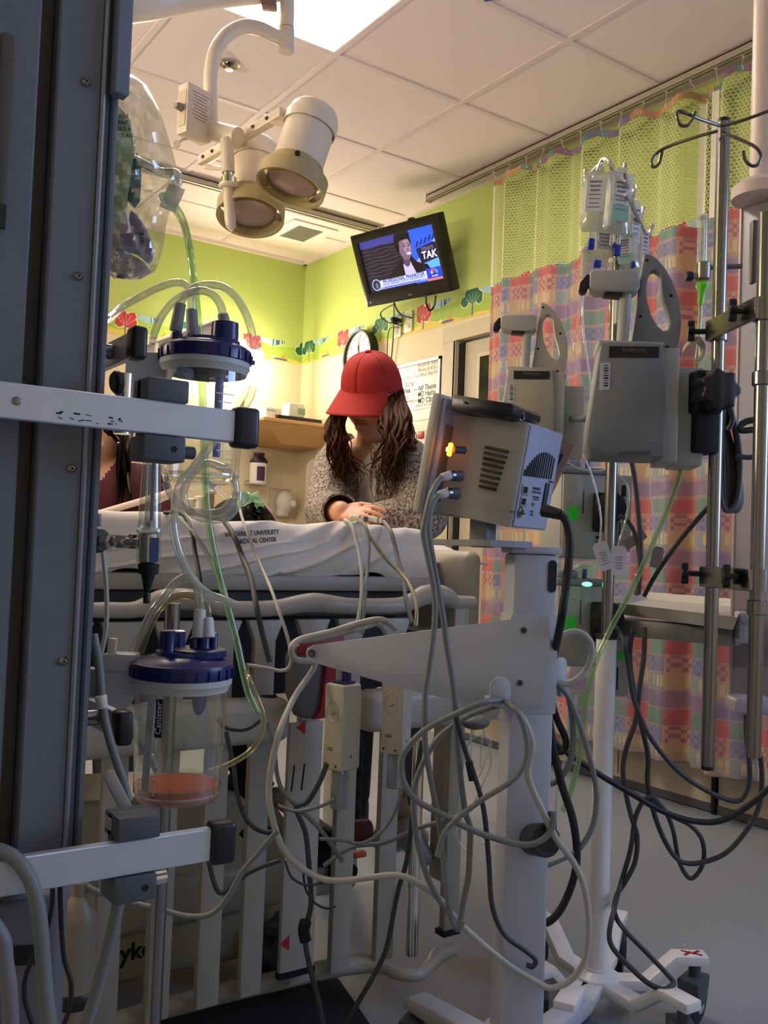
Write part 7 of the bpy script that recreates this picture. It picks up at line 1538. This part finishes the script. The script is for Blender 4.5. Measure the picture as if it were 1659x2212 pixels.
cab('pump_cable', 'dark cord under the tray falling to a twisted loop on the IV base', 'cord', DK, 0.0050, 1.88, [(1392, 1354), (1391, 1418), (1383, 1477), (1373, 1557), (1353, 1616), (1346, 1675), (1362, 1758), (1376, 1805), (1372, 1861), (1350, 1906), (1331, 1936), (1328, 1973, 1.82), (1350, 2010, 1.78), (1398, 2059, 1.76), (1447, 2111, 1.74), (1454, 2126, 1.73), (1432, 2137, 1.72), (1398, 2122, 1.73), (1357, 2085, 1.75), (1324, 2048, 1.77), (1316, 2018, 1.78), (1324, 1973, 1.80), (1340, 1912), (1362, 1835), (1372, 1768), (1390, 1730), (1410, 1722), (1430, 1745)])
cab('pump_cable', 'dark cord hanging in a narrow teardrop loop above the floor', 'cord', DK, 0.0048, 1.92, [(1410, 1728), (1435, 1749), (1454, 1794), (1465, 1854), (1480, 1887), (1495, 1897), (1514, 1876), (1521, 1843), (1514, 1809), (1491, 1783), (1462, 1768), (1430, 1752)])
cab('pump_cable', 'dark cord swinging from the IV pole out under the boom foot', 'cord', DK, 0.0050, 1.86, [(1326, 1350, 1.95), (1346, 1382), (1357, 1437), (1369, 1509), (1397, 1580), (1437, 1636), (1477, 1676), (1532, 1711), (1588, 1731), (1612, 1712), (1620, 1668), (1613, 1596), (1612, 1545)])
t = thing('cable_coil', 'hank of dark grey cable hanging behind the tall steel pole', 'cable', P(1580, 1110, 1.72))
for k in range(6):
    x0 = 1558+7*k; b = B(); b.tube(W_([(1566+4*k, 880+6*k), (1560+2*k, 920), (x0-2, 1000), (x0, 1070), (1570+4*k, 1104), (1592+2*k, 1080), (1600+2*k-k*3, 1000), (1592-k, 930), (1578, 890)], 1.74+0.008*k), 0.0046, 8, 6, closed=True); obj('cable_turn', b, mat('coil_grey', '#4a4c4a', 0.5), t)
b = B(); b.tube(W_([(1556, 872), (1570, 874), (1580, 888), (1582, 910), (1572, 930)], 1.72), 0.005, 8); obj('cable_tail', b, RUBD, t)
b = B(); b.tube(W_([(1659, 910), (1620, 908), (1598, 920), (1604, 930), (1640, 928), (1665, 935)], 1.7), 0.006, 8); obj('black_loop', b, RUB, t)
b = B(); b.tube(W_([(1590, 985), (1620, 988), (1640, 982)], 1.72), 0.005, 8); obj('side_loop', b, RUBD, t)
# --- green and clear tubing
cab('oxygen_tube', 'pale green tube slanting from the nearest pump down past the tray to the floor', 'tube', CLEARG, 0.0052, 1.72, [(1474, 996), (1468, 1030), (1446, 1090), (1416, 1160), (1386, 1228), (1350, 1300), (1318, 1360), (1292, 1415), (1276, 1465), (1266, 1510), (1262, 1560), (1252, 1630), (1236, 1700), (1216, 1752)])
iv = [('clear IV line looping left of the nearest pump down to the module below', [(1263, 606), (1258, 660), (1262, 730), (1270, 790), (1276, 850), (1268, 920), (1262, 980), (1276, 1020), (1290, 1070), (1298, 1120), (1296, 1165), (1290, 1185)], 0.0022, 1.90),
      ('clear IV line hanging in a long bend left of the plunger head', [(1276, 590), (1262, 640), (1250, 690), (1240, 740), (1246, 790), (1256, 830)], 0.002, 1.95),
      ('clear IV line passing behind the plunger rod', [(1330, 560), (1326, 600), (1318, 650), (1320, 700), (1316, 730)], 0.0022, 1.93),
      ('clear IV line draping between the pump and the right of the pole', [(1315, 1010), (1340, 1030), (1358, 1060), (1352, 1120), (1340, 1160), (1335, 1182)], 0.0022, 1.93),
      ('clear IV line crossing under the upper infusion pump', [(1190, 1232), (1230, 1228), (1270, 1214), (1310, 1222), (1340, 1215), (1365, 1218)], 0.0024, 1.93),
      ('clear IV line looping below the two upper pumps', [(1225, 998), (1250, 1012), (1290, 1018), (1315, 1012), (1330, 1002)], 0.002, 1.92),
      ('thin clear line right of the dark cords by the curtain', [(1405, 990), (1404, 1060), (1412, 1130), (1414, 1160)], 0.0016, 1.95),
      ('thin clear line curling on the floor left of the stand', [(1030, 1562), (1005, 1640), (1030, 1680), (1050, 1640), (1060, 1600), (1030, 1590), (1000, 1620)], 0.0018, 1.82),
      ('thin clear line looping on the floor beyond the guide rod', [(1022, 1565), (1000, 1660), (985, 1790), (1000, 1830), (1030, 1850), (1055, 1870), (1060, 1845), (1030, 1800), (1000, 1760), (990, 1720)], 0.0018, 1.83),
      ('clear line slanting across the floor behind the stand', [(980, 1800), (1010, 1760), (1040, 1700), (1062, 1640), (1040, 1565)], 0.0018, 1.81),
      ('clear tube dropping through the green tube by the IV stand', [(1246, 1500), (1238, 1560), (1220, 1640), (1206, 1700), (1200, 1760)], 0.0028, 1.8),
      ]
for lb, pts, r, d in iv: cab('iv_line', lb, 'IV line', CLEAR, r, d, pts, 7)
# swivel head under the pods
t = thing('sensor_pod', 'grey rounded sensor hanging beside the stand column', 'sensor', P(1030, 1580, 1.8)); b = B(); b.ell(tuple(P(1027, 1560, 1.8)), (0.030, 0.025, 0.014), None); obj('shell', b, mat('slate_grey', '#5b5f5c', 0.5), t)
for k, (a, c_) in enumerate(((1019, 1018), (1045, 1040))): b = B(); b.tube(W_([(a, 1572), (c_, 1610), (c_-2, 1660)], 1.8), 0.002, 6); obj('lead', b, CLEAR, t)
# tags
for i, (px, py, rl, lab) in enumerate(((1304, 1202, -35, 'white paper tag hanging left of the IV pole'), (1337, 1212, -22, 'white paper tag overlapping the IV pole on its right'), (1419, 1205, -35, 'dim grey tag near the slanting green tube'), (1372, 1165, 10, 'dim clear tag above the white tags'))):
    M = vf(px, py, 1.84 if i < 2 else 1.98, 0, 0, -rl); t = thing('paper_tag', lab, 'tag', M.col[3].xyz, 'tags by the IV pole'); sc_ = 1.0 if i < 2 else 0.8
    b = B(); b.prism([(-0.012, -0.022), (0.012, -0.022), (0.012, 0.018), (0.007, 0.024), (-0.007, 0.024), (-0.012, 0.018)] if i != 3 else rrect(0.05, 0.022, 0.003), 0.0008, M @ Matrix.Scale(sc_*1.25, 4) @ RY(-55 if i == 0 else -25)); tg = obj('card', b, mat('tag_white', '#c6c3c8', 0.6) if i < 2 else mat('tag_dim', '#7a736c', 0.6), t)
    for k in range(5): b = B(); b.box(0.014-0.002*(k % 2), 0.0003, 0.0014, M @ RY(-55 if i == 0 else -25) @ T(0, -0.0009, 0.008-k*0.0055)); obj('print_line', b, mat('faint_red_print', '#a0766a', 0.7), tg)
# --- suction tubing, left
cab('suction_tube', 'clear suction tube arching from the column into the middle sleeve', 'tube', CLEAR, 0.0055, 1.26, [(232, 690, 1.2), (262, 664), (300, 642), (340, 622), (376, 611), (400, 615), (412, 636), (414, 668)], 12)
cab('suction_tube', 'clear suction tube making the widest arch over the upper lid', 'tube', CLEAR, 0.0055, 1.25, [(390, 656), (402, 634), (425, 619), (455, 615), (485, 622), (512, 645), (535, 688), (548, 740), (552, 800), (543, 850), (528, 878), (510, 900)], 12)
cab('suction_tube', 'clear suction tube rising from the bracket over to the right sleeve', 'tube', CLEAR, 0.0055, 1.23, [(327, 742), (336, 712), (352, 678), (376, 650), (405, 634), (435, 628), (460, 637), (476, 658), (481, 680)], 12)
cab('oxygen_tube', 'long green oxygen tube hanging from the plastic bag behind the canister', 'tube', CLEARG, 0.0058, 1.38, [(352, 425, 1.15), (375, 444, 1.2), (396, 480, 1.3), (408, 530), (418, 600), (427, 680), (432, 760), (437, 850), (440, 940), (444, 1040), (450, 1120), (468, 1220), (489, 1300), (510, 1380), (524, 1445), (538, 1500), (556, 1540)], 10)
cab('suction_tube', 'clear tube crossing in front of the upper canister and down over the sheet', 'tube', CLEAR, 0.0055, 1.16, [(468, 945), (419, 1008), (388, 1045), (379, 1095), (375, 1139), (388, 1196), (413, 1246), (444, 1280), (488, 1298), (520, 1312)], 12)
cab('suction_tube', 'clear tube coiled in a ring below the upper canister', 'tube', CLEAR, 0.0055, 1.24, [(357, 1042), (375, 1077), (400, 1099), (438, 1108), (476, 1105), (501, 1083), (509, 1058), (498, 1023), (466, 1005), (438, 1003), (410, 1030), (396, 1070), (413, 1108), (451, 1122), (488, 1118), (512, 1092), (514, 1062)], 12)
cab('suction_tube', 'clear tube arching highest over the lower canister lid', 'tube', CLEAR, 0.0055, 1.16, [(434, 1318), (430, 1283), (416, 1256), (399, 1248), (377, 1261), (355, 1289), (330, 1322), (305, 1368), (288, 1408), (280, 1440)], 12)
cab('suction_tube', 'yellowed clear tube arching second over the lower canister lid', 'tube', clear('yellow_clear', '#efe9c4', 0.2, '#c9bf8c'), 0.0055, 1.17, [(449, 1336), (446, 1312), (430, 1293), (400, 1285), (370, 1292), (345, 1312), (326, 1345), (310, 1385), (300, 1420)], 12)
cab('suction_tube', 'yellowish tube bending round right of the lower canister base', 'tube', clear('yellow_clear', '#efe9c4', 0.2, '#c9bf8c'), 0.0042, 1.3, [(454, 1666), (497, 1650), (537, 1625), (561, 1593), (569, 1549), (553, 1502), (536, 1462), (533, 1445, 1.45), (532, 1437, 1.54)], 10)
cab('thin_cable', 'white cord hanging beside the column edge past the flowmeter', 'cord', RUBL, 0.0032, 1.2, [(214, 1110), (217, 1152), (223, 1199), (230, 1279), (229, 1358), (214, 1430)])
cab('drain_hose', 'grey hose with white joint hanging along the column by the side rail', 'hose', RUBG, 0.0048, 1.0, [(202, 1370), (214, 1438), (219, 1498), (227, 1557), (243, 1617), (263, 1677), (278, 1730)])
b = B(); b.cyl(P(217, 1502, 0.995), P(222, 1530, 0.995), 0.0066, 0.0056, bev=0.001); obj('hose_joint', b, WHITE, None, 'small white joint on the grey hose by the side rail', 'connector')
cab('drain_hose', 'second grey hose slanting behind the lower canister', 'hose', RUBG, 0.005, 1.28, [(250, 1500), (275, 1557), (294, 1593), (318, 1629), (345, 1675)])
# --- cords over the sheet and rail
S_ = [('black cord lying over the sheet left of the stamp', RUB, 0.004, [(355, 1107, 1.75), (394, 1111, 1.72), (413, 1146, 1.66), (422, 1196, 1.64), (432, 1252, 1.6), (436, 1310, 1.58)]),
      ('grey cord falling over the sheet beside the black cord', RUBG, 0.0042, [(378, 1112, 1.72), (413, 1146, 1.66), (444, 1190, 1.64), (466, 1233, 1.62), (482, 1271, 1.6), (491, 1300, 1.56), (505, 1350, 1.55)]),
      ('dark grey cord crossing just left of the stamp', RUBD, 0.005, [(478, 1118, 1.78), (504, 1155, 1.70), (523, 1202, 1.68), (542, 1252, 1.62), (554, 1311, 1.57), (566, 1366, 1.57), (582, 1430, 1.57)]),
      ('thin white lead looping from the bow over the sheet to the rail', RUBL, 0.003, [(514, 1078, 1.95), (518, 1100, 1.85), (529, 1136, 1.74), (557, 1208, 1.70), (583, 1266, 1.6), (602, 1319, 1.55), (619, 1369, 1.54), (629, 1416, 1.54), (624, 1441, 1.54), (607, 1449, 1.54), (582, 1444, 1.54), (532, 1436, 1.54)]),
      ('white tube running over the sheet near the middle', RUBL, 0.0042, [(745, 1124, 1.98), (760, 1135, 1.92), (775, 1190, 1.88), (781, 1240, 1.84), (780, 1300, 1.8), (772, 1345, 1.78)]),
      ('grey cord running over the sheet below the hand', RUBG, 0.0042, [(775, 1122, 2.0), (790, 1140, 1.95), (797, 1180, 1.92), (793, 1230, 1.88), (787, 1300, 1.8), (780, 1370, 1.78)]),
      ('yellowish tube sweeping over the sheet to the right rail', clear('yellow_clear2', '#ddd9b0', 0.5, '#b5b088'), 0.0042, [(760, 1120, 2.02), (785, 1132, 1.97), (800, 1160, 1.94), (835, 1208, 1.92), (868, 1240, 1.9), (888, 1270, 1.86), (900, 1310, 1.82), (898, 1352, 1.8)]),
      ('grey cord falling over the sheet right of the hand', RUBG, 0.0046, [(828, 1125, 2.05), (845, 1150, 2.0), (858, 1200, 1.97), (870, 1250, 1.93), (878, 1300, 1.88), (890, 1345, 1.85)])]
for lb, m, r, pts in S_: cab('bedside_cable', lb, 'cord', m, r, 1.7, pts)
for (px, py, lab) in ((772, 1119, 'white lead connector on the sheet edge below the hand'), (812, 1122, 'white lead connector on the sheet edge right of the hand')):
    M = vf(px, py, 2.06, -20, 0, 8); t = thing('lead_connector', lab, 'connector', M.col[3].xyz, 'lead connectors on the sheet'); b = B(); b.box(0.034, 0.016, 0.012, M, 0.003); obj('shell', b, WHITE, t)
    for k in range(2): b = B(); b.box(0.004, 0.0165, 0.0125, M @ T(0.008+k*0.012, 0, 0), 0.001); obj('grip_band', b, DGREY, t)
# --- dark cables among the bed slats
D_ = [('grey cord sagging in a long bow below the lower rail', [(161, 1899), (209, 1925), (262, 1944), (336, 1962), (404, 1979), (456, 1974), (493, 1936), (523, 1884), (561, 1839), (600, 1794)], 0.0042, 1.35),
      ('dark cord pinched in a V right of the lower rail cap', [(448, 1840), (460, 1899), (478, 1929), (516, 1899), (553, 1877), (605, 1858)], 0.004, 1.42),
      ('dark cord hanging inside the slats beside the bellows', [(488, 1580), (505, 1656), (512, 1712), (531, 1768), (561, 1794), (592, 1798)], 0.004, 1.5),
      ('dark teal cord looped under the cross housing', [(470, 1552), (482, 1568), (505, 1576), (535, 1574), (562, 1556)], 0.0035, 1.45),
      ('dark cord running down the label plate to the floor', [(706, 1650), (690, 1690), (664, 1732), (640, 1745), (660, 1800), (668, 1880), (672, 1950), (662, 2000), (660, 2040), (672, 2100), (690, 2170), (700, 2230)], 0.0045, 1.52),
      ('thin black cable falling past the guide rod to the floor', [(912, 1600), (898, 1690), (888, 1787), (878, 1862), (861, 1920), (850, 1974), (835, 2048), (809, 2104), (772, 2168), (740, 2225)], 0.0042, 1.55),
      ('grey cord strung from slat to slat behind the pods', [(600, 1740), (640, 1752), (690, 1742), (722, 1726)], 0.003, 1.5),
      ('pale cord hanging below the second pod', [(870, 1700), (850, 1760), (820, 1800), (780, 1822), (740, 1815), (690, 1812)], 0.003, 1.52),
      ('thin wire bowed across the label plate', [(616, 1860), (630, 1895), (660, 1912), (690, 1908), (712, 1900)], 0.002, 1.5),
      ('thin wire hanging low behind the label plate', [(655, 1880), (660, 1920), (680, 1950), (705, 1962), (725, 1958)], 0.002, 1.52),
      ('green-grey tube threading behind the second slat', [(575, 1560), (592, 1620), (600, 1680), (620, 1720), (690, 1790), (740, 1860)], 0.004, 1.55),
      ('grey cord rising behind the larger pod to the right', [(700, 1870), (760, 1830), (830, 1820), (900, 1790), (950, 1775), (1000, 1760)], 0.004, 1.6)]
for lb, pts, r, d in D_: cab('bed_cable', lb, 'cable', RUBD if 'pale' not in lb and 'grey' not in lb else RUBG, r, d, pts)
t = cab('cable_lump', 'dark taped lump on the cord in front of the label plate', 'connector', MATTE, 0.010, 1.515, [(660, 1990), (656, 2010), (660, 2032)])
# --- lower left corner
cab('suction_hose', 'thick grey hose curving down at the lower left edge', 'hose', RUBG, 0.0065, 0.80, [(-30, 1836), (0, 1838), (34, 1856), (64, 1899), (82, 1959), (90, 2034), (97, 2123), (108, 2230)], 10)
cab('thin_cable', 'black cord hanging below the lower rail, left of the pair', 'cord', RUB, 0.0024, 0.85, [(112, 1880), (112, 1955), (93, 2030), (60, 2093), (52, 2153), (74, 2225)])
cab('thin_cable', 'black cord hanging below the lower rail, right of the pair', 'cord', RUB, 0.0024, 0.86, [(129, 1880), (131, 1974), (138, 2067), (153, 2123), (150, 2179), (132, 2225)])
cab('strap_tube', 'flat grey tube hanging from the lower rail clamp', 'tube', RUBG, 0.006, 0.90, [(260, 1925), (243, 2011), (224, 2086), (202, 2161), (180, 2230)], 10)
cab('suction_hose', 'white hose end at the very left of the lower edge', 'hose', mat('dull_lilac_hose', '#77747c', 0.5), 0.007, 0.78, [(-20, 1990), (6, 2030), (12, 2080), (20, 2140), (24, 2230)], 10)
jg = P(165, 2060, 1.35); t = thing('suction_jar', 'cream plastic jar with black band low behind the rail', 'jar', (jg.x, jg.y, 0.0)); k = 1.35/FPX
prf = [(0.018, 2220), (0.021, 2160), (0.021, 2085), (0.020, 2040), (0.021, 1990), (0.020, 1975), (0.012, 1945), (0.008, 1935), (0.009, 1925), (0.010, 1905), (0.004, 1900)]
b = B(); b.lathe([(r*1.3, P(165, y, 1.35).z) for r, y in prf], T(jg.x, jg.y, 0), 24); obj('body', b, mat('jar_cream', '#857c68', 0.45), t)
b = B(); b.lathe([(0.029, P(165, 2165, 1.35).z), (0.030, P(165, 2160, 1.35).z), (0.030, P(165, 2138, 1.35).z), (0.028, P(165, 2134, 1.35).z)], T(jg.x, jg.y, 0), 24); obj('band', b, BLACK, t)
b = B(); b.cyl((jg.x, jg.y, 0), (jg.x, jg.y, P(165, 2215, 1.35).z), 0.03, 0.024); obj('foot', b, WHITE, t)
for (px, py, d, sx, sy, sz, yaw, m, nm, lab) in ((118, 1985, 1.5, 0.06, 0.05, 0.13, 20, mat('lavender_plastic', '#8d86a0', 0.5), 'lavender_case', 'lavender plastic case behind the cream jar'), (30, 2120, 1.0, 0.10, 0.06, 0.20, 15, mat('suction_unit_white', '#66626a', 0.5), 'suction_unit', 'white suction unit at the lower left corner')):
    c = P(px, py, d); zb = max(0.0, c.z-sz/2); t = thing(nm, lab, 'medical device', (c.x, c.y, zb)); b = B(); b.box(sx, sy, sz, T(c.x, c.y, c.z) @ RZ(yaw-35), 0.014, 4); cs_ = obj('case', b, m, t)
    b = B(); b.cyl((c.x-0.01, c.y-0.02, c.z+sz/2-0.004), (c.x-0.01, c.y-0.02, c.z+sz/2+0.012), 0.014, bev=0.003); obj('cap', b, DGREY, t)
    b = B(); b.box(sx*0.6, 0.004, 0.02, T(c.x, c.y, c.z) @ RZ(yaw-35) @ T(0, -sy/2-0.001, sz*0.2), 0.001); obj('vent', b, MATTE, cs_)
    b = B(); b.box(sx*0.8, sy*0.8, max(0.01, zb), T(c.x, c.y, zb/2) @ RZ(yaw-35), 0.004); obj('pedestal', b, DGREY, t)
# --- red and grey pad between arm tip and slats
t = thing('red_pad', 'grey bottle-shaped pad with dark red cover behind the arm tip', 'pad', R_(660, 1540, 1.50)); M = fr(R_(665, 1470, 1.49), (1, 0, 0), (0, 1, 0), (0, 0, 1))
b = B(); b.prism([tuple(x) for x in pp([(622, 1420), (632, 1395), (650, 1385), (680, 1392), (692, 1430), (690, 1520), (676, 1552), (640, 1548), (622, 1500)], M)], 0.03, M, 0.006, seg=3); obj('grey_body', b, mat('pad_grey', '#55534f', 0.6), t)
b = B(); b.prism(pp([(638, 1384), (660, 1372), (730, 1368), (730, 1420), (716, 1440), (712, 1500), (700, 1545), (665, 1550), (680, 1530), (692, 1440), (680, 1410), (636, 1412)], M), 0.008, M @ T(0, -0.018, 0), 0.001); obj('red_cover', b, mat('red_vinyl', '#8a1016', 0.5), t)
# --- things seen behind the upper canister
t = thing('overhead_hood', 'pale slanted hood edge behind the upper canister', 'hood', P(380, 760, 3.3)); hA, hB = P(300, 748, 3.4), P(452, 694, 3.1); M = fr((hA+hB)/2, hB-hA, ZU.cross(hB-hA), ZU)
b = B(); b.box((hB-hA).length, 0.035, 0.012, M @ T(0, 0.018, 0), 0.003); obj('hood_plate', b, mat('hood_white', '#e4ddd2', 0.4), t); b = B(); b.box((hB-hA).length, 0.012, 0.04, M @ T(0, 0.020, -0.024), 0.002); obj('hood_lip', b, mat('hood_grey', '#9a949c', 0.5), t)
hp = M @ V((-0.12, 0.03, 0)); b = B(); b.cyl((hp.x, hp.y, 0), (hp.x, hp.y, hp.z), 0.02); obj('hood_post', b, WHITE, t)
t = thing('circuit_arm', 'pale pink ventilator arm slanting above the sheet at left', 'ventilator arm', P(250, 1098, 2.3)); b = B(); b.tube(W_([(150, 1130), (222, 1107), (300, 1084), (360, 1066), (400, 1052)], 2.35), 0.0085, 12); obj('tube_arm', b, mat('arm_pink', '#d9c2b6', 0.4), t)
b = B(); b.tube(W_([(330, 1090), (370, 1072), (410, 1058), (440, 1050)], 2.34), 0.0045, 8); obj('second_tube', b, CLEAR, t); b = B(); b.box(0.05, 0.03, 0.016, vf(455, 1046, 2.34, 0, 0, 30), 0.004); obj('blue_joint', b, mat('lilac_joint', '#8c86b8', 0.4), t)
b = B(); b.tube(W_([(465, 1052), (485, 1072), (500, 1090)], 2.3), 0.006, 8); obj('elbow_tube', b, WHITE, t)
for (px, py, lab) in ((410, 1095, 'small white bottle left of the dark-haired child'), (432, 1090, 'white feeding cup beside the small white bottle'), (453, 1078, 'tan cup with ring behind the feeding cup')):
    c = P(px, py, 2.2); t = thing('bedside_bottle', lab, 'bottle', c-V((0, 0, 0.03)), 'bottles in the crib'); b = B(); b.lathe([(0.009, -0.09), (0.011, 0.0), (0.010, 0.010), (0.013, 0.012), (0.014, 0.018), (0.006, 0.02)], T(*c), 16); obj('body', b, WHITE if 'tan' not in lab else mat('tan_cup', '#9a8468', 0.5), t)
    b = B(); b.lathe([(0.0148, 0.013), (0.0148, 0.017)], T(*c), 16); obj('rim', b, mat('rim_cream', '#d8c8b0', 0.4), t)
# --- dark floor mat below the crib
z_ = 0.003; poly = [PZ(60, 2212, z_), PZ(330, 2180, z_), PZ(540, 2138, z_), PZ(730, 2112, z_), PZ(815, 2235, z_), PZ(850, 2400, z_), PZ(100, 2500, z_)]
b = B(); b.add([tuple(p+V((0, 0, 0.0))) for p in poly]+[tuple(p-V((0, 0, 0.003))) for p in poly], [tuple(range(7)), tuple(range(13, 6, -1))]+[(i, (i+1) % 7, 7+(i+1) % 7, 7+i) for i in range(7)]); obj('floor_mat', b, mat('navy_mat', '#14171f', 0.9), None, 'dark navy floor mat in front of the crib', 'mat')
b = B(); b.box(0.004, 0.003, 0.001, T(*PZ(1478, 2040, 0.0008))); obj('paper_scrap', b, mat('white_card', '#eae6dc', 0.7), None, 'tiny white scrap on the floor beyond the IV base', 'scrap')

c = PZ(1048, 2, ZC-0.004); b = B(); b.box(0.02, 0.06, 0.001, T(c.x, c.y-0.01, c.z) @ RZ(20) @ RX(8)); obj('blue_tape', b, mat('blue_tape', '#2c3a9c', 0.5), None, 'strip of blue tape on a ceiling tile at the top of the picture', 'tape')
